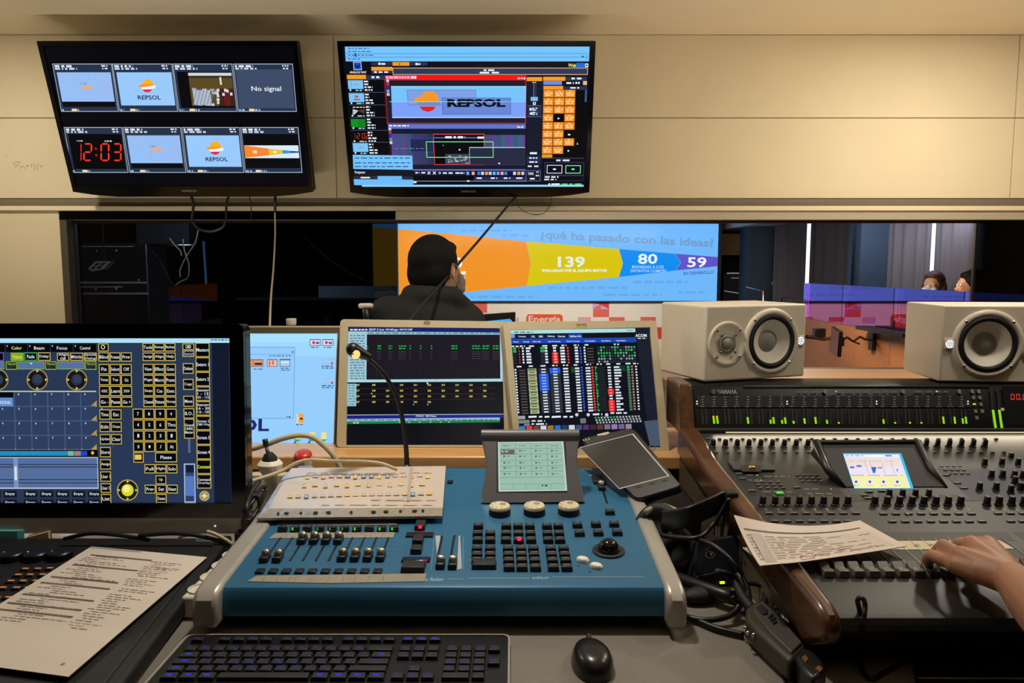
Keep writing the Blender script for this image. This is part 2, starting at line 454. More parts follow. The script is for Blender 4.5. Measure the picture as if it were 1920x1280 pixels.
# upper panels with fine joints
xs = [-3.2, wx(632.5), wx(1891), 4.0]; zj = ZY(221, YW); g = 0.0022
for i in range(3):
    for za, zb in ((z_pb, zj), (zj, zc)):
        m.box(xs[i] + g, xs[i + 1] - g, YW, YW + 0.05, za + g, zb - g)
m.box(-3.2, 4.0, YW + 0.012, YW + 0.06, z_pb + 0.001, zc)
m.box(-3.2, xl, YW, YW + 0.06, 0, z_win)                       # left of the window
m.box(xl, 4.0, YW, YW + 0.06, 0, z_sill - 0.02)                # below the window
# pencil scribble on the left panel
o = struct(m.build('wall_front', M['wall']))
a = Art(Plane((0, YW - 0.0004, 0), (1, 0, 0), (0, 0, 1)), (0, 130, 0.2266), 0)
for x0, y0, x1, y1 in [(50, 705, 56, 725), (112, 775, 150, 765), (150, 765, 172, 770), (112, 775, 130, 808), (130, 808, 140, 795), (140, 795, 160, 790), (172, 825, 176, 800), (176, 800, 195, 805), (195, 805, 210, 825),
                       (215, 800, 235, 795), (222, 790, 232, 812), (255, 788, 262, 815), (255, 790, 275, 786), (288, 778, 284, 785), (288, 790, 284, 830), (305, 790, 312, 835), (305, 792, 325, 785), (330, 800, 345, 796), (335, 815, 346, 796)]:
    a.line(x0, y0, x1, y1, (120, 100, 72), 3)
a.build('trim_scribble', M['ink'])['kind'] = 'structure'
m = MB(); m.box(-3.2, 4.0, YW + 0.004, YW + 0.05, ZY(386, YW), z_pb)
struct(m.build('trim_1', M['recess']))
m = MB(); m.box(-3.2, 4.0, YW - 0.014, YW + 0.05, ZY(395, YW - 0.014), ZY(386, YW - 0.014))
struct(m.build('trim_2', M['lip'], bevel=0.003))
m = MB(); m.box(-3.2, 4.0, -1.6, YW + 0.08, zc, zc + 0.05); struct(m.build('ceiling', M['ceiling']))
m = MB(); m.box(-3.2, 4.0, -1.6, YW + 0.08, -0.05, 0); struct(m.build('floor', M['floor']))
m = MB(); m.box(-3.25, -3.2, -1.6, YW + 0.06, 0, zc); struct(m.build('wall_left', M['wall']))
m = MB(); m.box(4.0, 4.05, -1.6, YW + 0.06, 0, zc); struct(m.build('wall_right', M['wall']))
m = MB(); m.box(-3.2, 4.0, -1.65, -1.6, 0, zc); struct(m.build('wall_back', M['dark']))
# window: frame, sliding tinted leaf on the left, tinted leaf at the far right
m = MB()
zt = ZY(412, YW)
m.box(xl, xr + 0.9, YW - 0.005, YW + 0.075, zt, z_win); 
f = struct(m.build('window_1', M['alu'], bevel=0.002))
m = MB(); m.box(xl, wx(126), YW - 0.01, YW + 0.07, z_sill, zt); m.build('jamb', M['bronze'], f)
m = MB(); m.box(xl, 4.0, YW - 0.02, YW + 0.08, z_sill - 0.02, z_sill); m.build('sill', M['bronze'], f)
m = MB(); m.box(xl, wx(742), YW - 0.011, YW - 0.006, zt, z_win); m.build('tinted_strip', M['tint'], f)
m = MB(); m.box(xr - 0.005, xr + 0.005, YW + .015, YW + 0.03, z_sill, zt); m.build('mullion', M['black'], f)
m = MB(); m.box(wx(126), wx(742), YW + 0.040, YW + 0.046, z_sill, zt); m.build('sliding_pane', M['tint'], f)
m = MB(); m.box(wx(741), wx(743), YW + 0.036, YW + 0.050, z_sill, zt); m.build('pane_edge', M['chrome'], f)
m = MB(); m.box(xr + 0.006, 4.0, YW + 0.020, YW + 0.026, z_sill, zt); m.build('fixed_pane', M['tint'], f)
m = MB(); m.box(wx(126), 4.0, YW + 0.03, YW + 0.055, zt - 0.012, zt); m.build('top_track', M['black'], f)

# desk and wooden counter behind it
m = MB(); m.box(-2.2, 3.0, 0.72, 2.0, DESK - 0.04, DESK)
d = thing('control_desk', (0, 1.2, 0), 'wide grey laminate control desk carrying the consoles and monitors', 'desk')
m.build('desk_top', M['desk'], d, bevel=0.003)
for x in (-2.0, 2.8):
    for y in (0.8, 1.9):
        m = MB(); m.box(x - 0.03, x + 0.03, y - 0.03, y + 0.03, 0, DESK - 0.04); m.build('leg', M['grey'], d)
z_c = 0.88
ct = thing('wooden_counter', (0, 1.9, DESK), 'long beech riser shelf at the back of the desk carrying the monitors', 'shelf')
m = MB(); m.box(-2.2, 3.0, 1.735, 2.06, z_c - 0.032, z_c); m.build('shelf_top', M['wood'], ct, bevel=0.004)
for x in (-2.1, -0.31, 0.5, 1.4, 2.9):
    m = MB(); m.box(x - 0.01, x + 0.01, 1.80, 1.99, DESK, z_c - 0.032); m.build('support', M['creambox'], ct)
m = MB(); m.box(-2.2, 3.0, 1.99, 2.0, DESK, z_c - 0.032); m.build('back_board', M['creambox'], ct)
ct = thing('window_counter', (1.9, 3.0, 0), 'beech wood counter under the window, showing between the two white speakers', 'counter')
m = MB(); m.box(0.62, 3.4, 2.60, YW - 0.025, z_c - 0.032, z_c); m.build('counter_top', M['wood'], ct, bevel=0.004)
for x in (0.66, 3.36):
    m = MB(); m.box(x - 0.02, x + 0.02, 2.65, 3.25, 0, z_c - 0.032); m.build('support_panel', M['creambox'], ct)
b = thing('cream_board', (-0.60, 1.75, DESK), 'flat cream cover box on the desk behind the blue console', 'box')
m = MB(); m.box(-0.86, -0.33, 1.715, 1.785, DESK, 0.842); m.build('case', M['creambox'], b, bevel=0.004)
m = MB(); m.box(-0.86, -0.33, 1.7125, 1.715, 0.800, 0.803); m.build('seam', M['recess'], b)
b = thing('cream_drawer_box', (0.0, 1.74, DESK), 'cream box with black top gap under the counter, behind the blue console', 'box')
m = MB(); m.box(-0.29, 0.34, 1.71, 1.785, DESK, 0.815); m.build('case', M['creambox'], b, bevel=0.004)
m = MB(); m.box(-0.28, 0.33, 1.72, 1.783, 0.8155, 0.8275); m.build('shadow_gap', M['black'], b)  # black slab put in for the shadowed gap under the shelf
# ================================================================ the hall beyond the window
YH = 9.0
m = MB(); m.box(-6, 6, YW + 0.08, 10.2, -0.65, -0.6); struct(m.build('hall_floor', M['floor']))
m = MB(); m.box(-6, 6, YW + 0.08, 10.2, 1.90, 1.95); struct(m.build('hall_ceiling', M['dark']))
m = MB(); m.box(-6, 6, 10.2, 10.25, -0.6, 1.9); struct(m.build('wall_hall_back', M['dark']))
m = MB(); m.box(-6.05, -6, YW + 0.08, 10.2, -0.6, 1.9); struct(m.build('wall_hall_left', M['dark']))
m = MB(); m.box(6, 6.05, YW + 0.08, 10.2, -0.6, 1.9); struct(m.build('wall_hall_right', M['dark']))
# projection wall below the screen
x0, x1 = P(700, 500, YH).x, P(1348, 500, YH).x
zt_, zb_ = ZY(419, YH), ZY(564, YH)
bk = thing('stage_backdrop', ((x0 + x1) / 2, YH + 0.05, -0.6), 'white printed backdrop with red and pink squares under the projection screen', 'backdrop')
m = MB(); m.box(P(735, 500, YH).x, P(1339, 500, YH).x, YH + 0.01, YH + 0.09, -0.6, zb_ + 0.1); m.build('panel', node_mat('backdrop_white', (238, 232, 222), 0.7, var=0.02), bk)
pl = Plane((0, YH + 0.0095, 0), (1, 0, 0), (0, 0, 1))
a = Art(pl, (660, 380, 1 / 2.743), 0, 4e-4)
RD, SA, PK, LI = (226, 70, 62), (236, 110, 100), (240, 170, 165), (214, 176, 226)
a.rect(618, 505, 695, 566, SA); a.rect(1238, 505, 1322, 547, LI); a.shape([(1250, 512), (1322, 512), (1322, 545)], RD); a.shape([(1240, 545), (1280, 520), (1280, 545)], SA)
a.rect(1240, 547, 1322, 588, SA); a.rect(1322, 588, 1402, 612, SA); a.rect(1162, 588, 1228, 620, LI); a.shape([(1175, 590), (1228, 590), (1228, 618)], PK); a.rect(1484, 587, 1562, 640, SA); a.rect(1402, 612, 1484, 660, PK)
a.rect(845, 590, 858, 615, PK); a.rect(1240, 640, 1402, 700, PK); a.rect(700, 640, 780, 700, SA); a.rect(1562, 640, 1640, 700, RD)
a.build('printed_squares', M['ink'], bk)
sg = thing('sign_board', (P(1020, 600, YH).x, YH, 0.3), 'rounded orange sign reading Energía on the white backdrop', 'sign')
a = Art(pl, (660, 380, 1 / 2.743), 0.02, 1e-3)
m = MB(pl.M)
def rrect(x0, y0, x1, y1, r, n=5):
    o = []
    for cx, cy, a0 in ((x1 - r, y1 - r, 0), (x0 + r, y1 - r, 90), (x0 + r, y0 + r, 180), (x1 - r, y0 + r, 270)):
        for k in range(n + 1):
            t = R(a0 + 90 * k / n); o.append((cx + r * math.cos(t), cy + r * math.sin(t)))
    return o
u0, v0 = a.q(897, 690); u1, v1 = a.q(1084, 573)
m.poly(rrect(u0, v0, u1, v1, 0.04), 0.001, 0.02); m.build('plate', node_mat('orange_sign_paint', (228, 92, 44), 0.5), sg)
a.text(908, 582, 1072, 622, 'Energía', (245, 225, 215), 0.02); a.build('lettering', M['ink'], sg)
# the projected picture
ps = thing('projection_screen', ((x0 + x1) / 2, YH, zb_), 'wide projection screen showing a slide with orange, yellow, blue and purple wedge', 'screen')
m = MB(); m.box(x0 - 0.02, x1 + 0.02, YH - 0.03, YH + 0.008, zb_ - 0.015, zt_ + 0.015); m.build('screen_frame', M['black'], ps)
pl = Plane((0, YH - 0.031, 0), (1, 0, 0), (0, 0, 1))
a = Art(pl, (660, 380, 1 / 2.743), 0, 8e-4)
u0, v0 = pl.uv(701, 564); u1, v1 = pl.uv(1347.5, 419.5); a.lim = (u0, u1, v0, v1)
SKY_ = (110, 184, 250)
a.rect(100, 100, 1900, 520, SKY_)
OR, YE, BL, VI = (240, 146, 34), (216, 196, 0), (6, 140, 240), (98, 82, 200)
a.shape([(100, 122), (895, 199), (920, 315), (897, 428), (100, 527)], OR)
a.shape([(897, 199), (1372, 237), (1393, 312), (1372, 381), (897, 428), (920, 315)], YE)
a.shape([(1374, 238), (1660, 262), (1690, 306), (1664, 348), (1374, 381), (1394, 312)], BL)
a.shape([(1662, 262), (1886, 279), (1886, 326), (1666, 348), (1692, 306)], VI)
WH = (236, 244, 255); GB = (100, 168, 234)
a.text(968, 138, 1860, 196, '¿qué ha pasado con las ideas?', (112, 156, 204), 0.03, 46)
a.lim = (u0, u1, v0, v1)
a.text(1058, 276, 1198, 333, '139', (226, 240, 220), 0.03); a.text(978, 341, 1312, 358, 'EVALUADAS POR EL EQUIPO MOTOR', WH, 0.03)
a.text(1470, 262, 1570, 315, '80', WH, 0.02); a.text(1440, 322, 1602, 338, 'ENVIADAS A LOS', (190, 224, 255), 0.01); a.text(1432, 340, 1616, 357, 'DISTINTOS COMITÉS', (190, 224, 255), 0.01)
a.text(1724, 280, 1822, 332, '59', WH, 0.02); a.text(1704, 356, 1860, 372, 'EN DESARROLLO', (70, 90, 170), 0.02, -8)
a.dash(470, 352, 585, 368, WH, 40); a.dash(470, 380, 580, 396, WH, 40); a.text(440, 280, 568, 336, '260', WH, 0.02)
for xa, ya, xb in ((560, 138, 820), (770, 162, 910), (610, 478, 950), (1010, 432, 1415), (1445, 402, 1728), (1295, 468, 1590), (1680, 455, 1820)):
    a.dash(xa, ya, xb, ya + 11, GB, 46)
a.build('slide', M['scr'], ps)
# right-hand side of the hall: soffit, columns, blinds with daylight behind, parapet with glass
def lineR(px, Y): return P(px, 500, Y)
m = MB(); m.box(2.62, 6.0, 3.6, 10.0, 1.80, 1.9); struct(m.build('hall_soffit', M['hallceil']))
m = MB(); m.box(P(1350, 450, 9.6).x, P(1403, 450, 9.6).x + 0.3, 9.6, 9.7, ZY(478, 9.6), ZY(438, 9.6)); struct(m.build('trim_3', node_mat('brown_beam_paint', (150, 120, 84), 0.6)))
m = MB(); xa = P(1401, 500, 8.6).x; xb = P(1449, 500, 8.6).x; m.box(xa, xb, 8.6, 8.9, -0.6, 1.80); struct(m.build('trim_column', M['column']))
m = MB(); xa = P(1612, 500, 6.4).x; xb = P(1664, 500, 6.4).x; m.box(xa, xb, 6.4, 6.55, -0.6, 1.80); struct(m.build('trim_column', M['column']))
m = MB(); xa = P(1596, 500, 6.5).x; xb = P(1603, 500, 6.5).x; m.box(xa, xb, 6.5, 6.56, -0.6, 1.80); struct(m.build('trim_post', M['black']))
def curtain(p0, Y0, p1, Y1, label, waves):
    A, B = P(p0, 500, Y0), P(p1, 500, Y1); n = waves * 8; m = MB(); vs = []; fs = []
    d = (B - A); d.z = 0; nn = Vector((-d.y, d.x, 0)).normalized()
    for side in (0, 1):
        for i in range(n + 1):
            t = i / n; q = A + d * t + nn * (0.012 * math.sin(t * waves * 2 * math.pi) + 0.006 * math.sin(t * 31) + side * 0.006)
            vs += [(q.x, q.y, -0.5), (q.x, q.y, 1.80)]
    k = 2 * (n + 1)
    for i in range(n):
        a_ = 2 * i; fs += [(a_, a_ + 2, a_ + 3, a_ + 1), (k + a_, k + a_ + 1, k + a_ + 3, k + a_ + 2)]
    m.add(vs, fs); o = m.build('curtain', M['curtain'], smooth=True)
    tag(o, label, 'curtain', 'grey curtains along the hall windows')
curtain(1450, 8.30, 1510, 7.75, 'narrow grey curtain between the dark column and the first bright gap', 3)
curtain(1518, 7.75, 1594, 7.2, 'grey curtain right of the first bright gap, ending at the thin black post', 4)
curtain(1664, 6.4, 1743, 6.05, 'lilac grey curtain left of the bright vertical gap above the seated women', 4)
curtain(1752, 6.05, 1842, 5.6, 'grey curtain furthest right, beside the black window mullion', 4)
def daylight(p0, p1, Y, k):
    m = MB(); A, B = P(p0, 500, Y), P(p1, 500, Y); m.col = lin((226, 240, 255)); m.box(A.x, B.x, Y, Y + 0.02, ZY(600, Y), 1.80)
    struct(m.build('window_%d' % k, M['sky']))
daylight(1511.5, 1517.5, 8.05, 2); daylight(1744, 1751, 6.35, 3)
def parapet(px, name_, lab, side):
    xw = 2.60 * side
    t = thing('parapet', (xw, 5.0, -0.6), lab[0], 'parapet')
    m = MB(); n = 6
    for i in range(n):
        y0 = 3.5 + i * 0.52; m.box(min(xw, xw + side * 0.06), max(xw, xw + side * 0.06), y0 + 0.002, y0 + 0.518, -0.6, 0.88)
    m.build('wood_panel', M['woodwall'], t)
    g_ = thing('glass_balustrade', (xw, 5.0, 0.88), lab[1], 'balustrade')
    for i in range(4):
        y0 = 3.5 + i * 0.79; m = MB(); m.box(min(xw + side * .02, xw + side * 0.03), max(xw + side * .02, xw + side * 0.03), y0 + 0.004, y0 + 0.786, 0.88, 1.192)
        m.build('glass_pane', M['bal'], g_)
parapet(0, 0, ('wood panelled parapet along the right side of the hall', 'clear glass balustrade on the right hand wooden parapet, reflecting the slide'), 1)
parapet(0, 0, ('wood panelled parapet along the left side of the hall behind tinted glass', 'clear glass balustrade on the left hand parapet behind the tinted window'), -1)
# bright bars standing in for light reflected off dark table tops
def rail(pts, lab):
    m = MB(); m.tube(pts, 0.012, 8); tag(m.build('reflection_bar', M['chrome'], smooth=True), lab, 'reflection_bar')
def curtL():
    m = MB(); A = P(383.5, 520, 7.2); m.col = lin((150, 205, 240)); m.tube([P(381.5, 452, 7.2), P(390, 588, 7.2)], 0.011, 6)
    return m
t = thing('curtain_gap_glow', P(385, 590, 7.2), 'thin pale blue vertical light tube seen through the tinted glass', 'lamp')
curtL().build('tube', M['scr'], t, smooth=True)  # glowing rod added in place of light through a curtain gap
m = MB(); q = P(390, 590, 7.2); m.lathe([(0.05, -0.02), (0.05, 0)], 12); mm = MB(); mm.tube([q, (q.x, q.y, -.6)], .012, 8); mm.build('post', M['black'], t)
# small monitor on a swing arm and a microphone on the parapet
t = thing('arm_monitor', P(1570, 640, 5.2), 'small flat monitor on a black swing arm in front of the wood panel', 'monitor')
c = P(1568, 640, 4.9); mm = MB(Matrix.Translation(c) @ Matrix.Rotation(R(-98), 4, 'Z') @ Matrix.Rotation(R(6), 4, 'Y'))
mm.box(-0.095, 0.095, -0.012, 0.012, -0.085, 0.085); mm.build('casing', M['black'], t, bevel=0.004)
mm = MB(mm.M); mm.col = lin((72, 26, 30)); mm.box(-0.088, 0.088, -0.0135, -0.012, -0.078, 0.078); mm.build('screen', M['scr'], t)
m = MB()
pts = [P(1575, 640, 4.93), P(1588, 632, 4.95), P(1600, 640, 4.98), P(1612, 631, 5.0), P(1622, 636, 5.05), X(1640, 638, 2.60)]
m.tube(pts, 0.008, 8); m.box(pts[0].x - .015, pts[0].x + .02, pts[0].y - .02, pts[0].y + .02, pts[0].z - .03, pts[0].z + .03)
q = X(1600, 638, 2.60); m.box(2.57, 2.60, pts[-1].y - .03, pts[-1].y + .03, pts[-1].z - .07, pts[-1].z + .05); m.tube([pts[2], pts[3] + Vector((0, 0, -.05))], 0.006, 6)
m.build('swing_arm', M['black'], t)
t = thing('desk_lamp', X(1545, 632, 2.45), 'small black lamp clamp standing out from the wood panel beside the left speaker', 'lamp')
m = MB(); q = P(1535, 632, 5.4); m.tube([P(1512, 631, 5.3), P(1530, 633, 5.35), P(1545, 636, 5.5), X(1556, 634, 2.6)], 0.014, 8); m.build('arm', M['black'], t)
m = MB(); a_ = P(1538, 624, 5.4); m.box(a_.x - .05, a_.x + .03, a_.y - .03, a_.y + .03, a_.z - .03, a_.z + .035); m.build('head', M['black'], t, bevel=0.006)
t = thing('stage_monitor', P(1665, 625, 4.8), 'flat black panel with a thin microphone on the parapet edge', 'monitor')
m = MB(); q = X(1668, 618, 2.57); m.box(2.50, 2.60, q.y - 0.3, q.y + 0.35, 0.885, 0.91); m.build('casing', M['black'], t)
m = MB(); q2 = X(1677, 600, 2.56); m.tube([(2.56, q2.y, 0.91), (2.56, q2.y, q2.z)], 0.006, 8); m.build('microphone', M['black'], t)
# desks and equipment at the far end
for k, (xa, xb, ya, yb, Y, lab) in enumerate([(1357, 1400, 512, 575, 9.3, 'dark technician desk under the brown beam at the far end'), (1447, 1470, 528, 560, 8.4, 'small lit equipment rack left of the first curtain')]):
    A, B = P(xa, ya, Y), P(xb, yb, Y)
    if k: A.x += .09
    t = thing('equipment_rack', ((A.x + B.x) / 2, Y, -0.6), lab, 'rack')
    m = MB(); m.box(A.x, B.x, Y, Y + 0.3, -0.6, A.z); m.build('case', M['dark'], t, bevel=0.004)
    a = Art(Plane((0, Y - 0.002, 0), (1, 0, 0), (0, 0, 1)), (0, 0, 1), 0, 5e-4)
    if k == 0:
        a.rect(1363, 511, 1399, 513, (120, 130, 140)); a.rect(1371, 520, 1392, 522, (90, 98, 105)); a.rect(1396, 524, 1398, 542, (190, 205, 220)); a.line(1358, 545, 1399, 552, (120, 135, 150), 1.4)
    else:
        a.rect(1447, 528, 1469, 534, (40, 90, 60)); a.rect(1449, 538, 1468, 540, (150, 165, 175)); a.rect(1449, 544, 1456, 551, (150, 175, 190)); a.rect(1459, 544, 1466, 551, (150, 175, 190))
    a.build('lit_front', M['scr'], t)
rail([P(1400, 538, 8.2), P(1432, 545, 8.0), Vector((P(1432, 545, 8.0).x, 8.0, -.6))], 'short bright bar standing in for a reflection beside the dark teal column')
rail([Vector((P(1468, 557, 7.0).x, 7.0, -.6)), P(1468, 557, 7.0), P(1560, 569, 6.2), Vector((P(1560, 569, 6.2).x, 6.2, -.6))], 'long bright bar standing in for a reflection, sloping down in front of the curtains')
# case and bracket stand in for reflections in the tinted leaf; slatted box and desk
t = thing('equipment_reflection', P(215, 520, 4.25), 'dark flight case with two pale edge bars behind the tinted glass', 'case')
A, B = P(135, 455, 4.25), P(280, 555, 4.25)
m = MB(); m.box(A.x, B.x, 4.25, 4.5, -0.6, A.z); m.build('body', M['black'], t, bevel=0.01)  # case built in place of a reflection in the glass
a = Art(Plane((0, 4.248, 0), (1, 0, 0), (0, 0, 1)), (100, 380, 0.34375), 0, 4e-4)
for r_ in ((105, 430, 510, 440), (105, 455, 380, 462), (160, 236, 440, 241), (160, 490, 520, 500)):
    a.rect(*r_, (150, 146, 140))
a.disc(344, 261, 4, (235, 230, 220)); a.disc(236, 261, 4, (180, 180, 175)); a.disc(466, 421, 4, (220, 215, 205)); a.disc(232, 470, 8, (150, 146, 140)); a.disc(344, 467, 8, (170, 165, 155))
a.build('edge_bars', M['ink'], t)
t = thing('slatted_sign_box', P(195, 495, 4.1), 'pale slatted lamp shade behind the tinted glass', 'lamp')
pl = Plane((0, 4.1, 0), (1, 0, 0), (0, 0, 1)); m = MB(pl.M)  # slatted box built in place of a pale sign, not a lamp
def zz(x, y): return pl.uv(100 + x * 0.34375, 380 + y * 0.34375)
m.poly([zz(216, 362), (zz(255, 320)), zz(338, 319), zz(300, 362), zz(240, 374)][::-1], 0, 0.05); m.build('shade', M['cabgrey'], t)
m = MB(pl.M)
for pp in ([zz(262, 330), zz(285, 328), zz(270, 340), zz(250, 342)], [zz(295, 328), zz(318, 326), zz(300, 340), zz(282, 341)], [zz(240, 350), zz(262, 348), zz(252, 360), zz(235, 362)], [zz(272, 348), zz(295, 346), zz(284, 358), zz(264, 359)]):
    m.poly(pp[::-1], 0.05, 0.052)
m.build('slot', M['black'], t)
m = MB(); q = pl.at(*zz(290, 320), .02); m.tube([q - Vector((0, 0, .01)), (q.x, q.y, 1.90)], .004, 6); m.build('cord', M['black'], t)
t = thing('bracket_reflection', P(325, 460, 4.2), 'steel monitor bracket with hanging leads behind the tinted glass', 'bracket')
m = MB(); m.tube([P(285, 459, 4.2), P(368, 460, 4.2)], 0.008, 10); m.build('rail', M['chrome'], t, smooth=True)  # bracket built in place of a reflection in the glass
m = MB(); m.tube([P(283, 470, 4.2), P(300, 490, 4.25), P(325, 540, 4.3)], 0.01, 8); m.box(P(262, 405, 4.3).x, P(360, 405, 4.3).x, 4.25, 4.35, ZY(458, 4.3), ZY(402, 4.3)); m.build('arm', M['blackm'], t)
for pts in ([(318, 446), (328, 460), (338, 470), (340, 480)], [(343, 448), (346, 470), (354, 495), (352, 520), (338, 528), (328, 536)], [(372, 430), (366, 455), (350, 480), (338, 505), (338, 520)]):
    m = MB(); m.tube(cr([P(x, y, 4.18) for x, y in pts]), 0.004, 6); m.build('lead', M['cabgrey'], t, smooth=True)
t = thing('technician_desk', P(640, 560, 4.4), 'pale blue desk front standing behind the tinted glass left of the man', 'desk')
A, B = P(597, 536, 4.6), P(742, 560, 4.6)
m = MB(); m.box(A.x, B.x, 4.6, 4.64, ZY(558, 4.6), A.z); m.build('front_panel', node_mat('blue_grey_laminate', (120, 128, 140), 0.5), t)
m = MB(); m.box(A.x - 0.5, B.x, 4.55, 5.1, ZY(562, 4.6), ZY(558, 4.6)); m.build('top', M['dark'], t)
for x in (A.x, B.x - 0.04):
    m = MB(); m.box(x, x + 0.04, 4.7, 4.74, -0.6, ZY(562, 4.6)); m.build('leg', M['dark'], t)
# ================================================================ wall-mounted televisions
tvV = Vector((0, 3.0, ZY(78, 3.0))) - Vector((0, 3.19, ZY(366, 3.19)))
TVP = Plane((0, 3.19, ZY(366, 3.19)), (1, 0, 0), tvV)
def tv(corn, label, gname):
    (lx, ty), (rx, _), (blx, by), (brx, _) = corn
    u0 = (TVP.uv(lx, ty)[0] + TVP.uv(blx, by)[0]) / 2; u1 = (TVP.uv(rx, ty)[0] + TVP.uv(brx, by)[0]) / 2
    v1 = TVP.uv(lx, ty)[1]; v0 = TVP.uv(blx, by)[1]
    c = TVP.at((u0 + u1) / 2, v0)
    t = thing('television', c, label, 'television', 'wall televisions above the window')
    d = 0.018; e = 0.03 * (u1 - u0)
    out = [(u0, v1), (u0, v0 + d * 0.5), (u0 + e * 2.8, v0 - 0.004), (u0 + e * 6, v0 - 0.012), (u1 - e * 6, v0 - 0.012), (u1 - e * 2.8, v0 - 0.004), (u1, v0 + d * 0.5), (u1, v1)]
    b = 0.018; q = [(u0 + b, v0 + 0.032), (u1 - b, v0 + 0.032), (u1 - b, v1 - b), (u0 + b, v1 - b)]
    m = MB(TVP.M); m.poly(out, -0.045, -0.004); m.build('back_case', M['blackm'], t, bevel=0.006)
    m = MB(TVP.M)
    m.poly([(u0, v0 + d * .5), (u0 + e * 2.8, v0 - .004), (u0 + e * 6, v0 - .012), (u1 - e * 6, v0 - .012), (u1 - e * 2.8, v0 - .004), (u1, v0 + d * .5), (u1, q[0][1]), (u0, q[0][1])], -0.004, 0.004)
    m.poly([(u0, q[0][1]), (q[0][0], q[0][1]), (q[0][0], v1), (u0, v1)], -0.004, 0.004); m.poly([(q[1][0], q[0][1]), (u1, q[0][1]), (u1, v1), (q[1][0], v1)], -0.004, 0.004)
    m.poly([(q[0][0], q[2][1]), (q[1][0], q[2][1]), (q[1][0], v1), (q[0][0], v1)], -0.004, 0.004)
    m.build('bezel', M['blackg'], t)
    um = (u0 + u1) / 2; vm = (v0 + v1) / 2
    m = MB(TVP.M); m.box(um - 0.2, um + 0.2, vm - 0.14, vm + 0.14, -0.075, -0.045); m.build('back_bulge', M['blackm'], t, bevel=0.01)
    br = thing('wall_mount', TVP.at(um, vm, -0.1), label.replace('television', 'television').split(' showing')[0] + "'s black tilting wall mount behind it", 'bracket')
    m = MB(); p = TVP.at(um, vm + 0.05, -0.075)
    m.box(um - 0.15, um + 0.15, p.y - 0.005, YW - 0.001, p.z - 0.16, p.z - 0.13); m.box(um - 0.15, um + 0.15, p.y + 0.0, YW - 0.001, p.z + 0.0, p.z + 0.03)
    m.box(um - 0.16, um + 0.16, YW - 0.012, YW - 0.001, p.z - 0.2, p.z + 0.1); m.build('plate', M['black'], br)
    return t, (u0, u1, v0, v1)
def repsol(a, cx, cy, w, h=None, word=True, wy=0, ww=None):
    """sun emblem, about w wide, centred at cx, cy"""
    s_ = w / 110.0
    top = [(-56, 8), (-52, 0), (-34, -6), (-22, -30), (0, -44), (22, -40), (38, -22), (42, 0), (36, 4), (10, 6), (-20, 8)]
    a.shape([(cx + x * s_, cy + y * s_) for x, y in top], (248, 176, 32))
    a.shape([(cx - 54 * s_, cy + 8 * s_), (cx - 50 * s_, cy - 2 * s_), (cx - 24 * s_, cy - 10 * s_), (cx + 40 * s_, cy - 8 * s_), (cx + 42 * s_, cy + 2 * s_), (cx - 20 * s_, cy + 8 * s_)], (250, 150, 30))
    a.shape([(cx - 34 * s_, cy + 10 * s_), (cx + 10 * s_, cy + 4 * s_), (cx + 56 * s_, cy - 4 * s_), (cx + 54 * s_, cy + 16 * s_), (cx + 20 * s_, cy + 22 * s_), (cx - 32 * s_, cy + 22 * s_)], (238, 244, 250))
    a.shape([(cx - 30 * s_, cy + 24 * s_), (cx + 34 * s_, cy + 22 * s_), (cx + 24 * s_, cy + 36 * s_), (cx + 6 * s_, cy + 42 * s_), (cx - 14 * s_, cy + 38 * s_)], (226, 40, 70))
def seg7(a, x0, y0, x1, y1, ch, col, sk=0.0):
    S7 = {'0': 'abcdef', '1': 'bc', '2': 'abged', '3': 'abgcd'}
    w_, h_ = x1 - x0, y1 - y0; t = min(w_, h_) * 0.17; ym = (y0 + y1) / 2
    L_ = {'a': (x0 + t, y0, x1 - t, y0 + t), 'g': (x0 + t, ym - t / 2, x1 - t, ym + t / 2), 'd': (x0 + t, y1 - t, x1 - t, y1), 'f': (x0, y0 + t * .7, x0 + t, ym - t * .4), 'b': (x1 - t, y0 + t * .7, x1, ym - t * .4), 'e': (x0, ym + t * .4, x0 + t, y1 - t * .7), 'c': (x1 - t, ym + t * .4, x1, y1 - t * .7)}
    for k in S7[ch]:
        a0, b0, a1, b1 = L_[k]
        if a1 - a0 > b1 - b0: a.shape([(a0, (b0 + b1) / 2), (a0 + t * .4, b0), (a1 - t * .4, b0), (a1, (b0 + b1) / 2), (a1 - t * .4, b1), (a0 + t * .4, b1)], col)
        else: a.shape([(a0, b0 + t * .4), ((a0 + a1) / 2, b0), (a1, b0 + t * .4), (a1, b1 - t * .4), ((a0 + a1) / 2, b1), (a0, b1 - t * .4)], col)
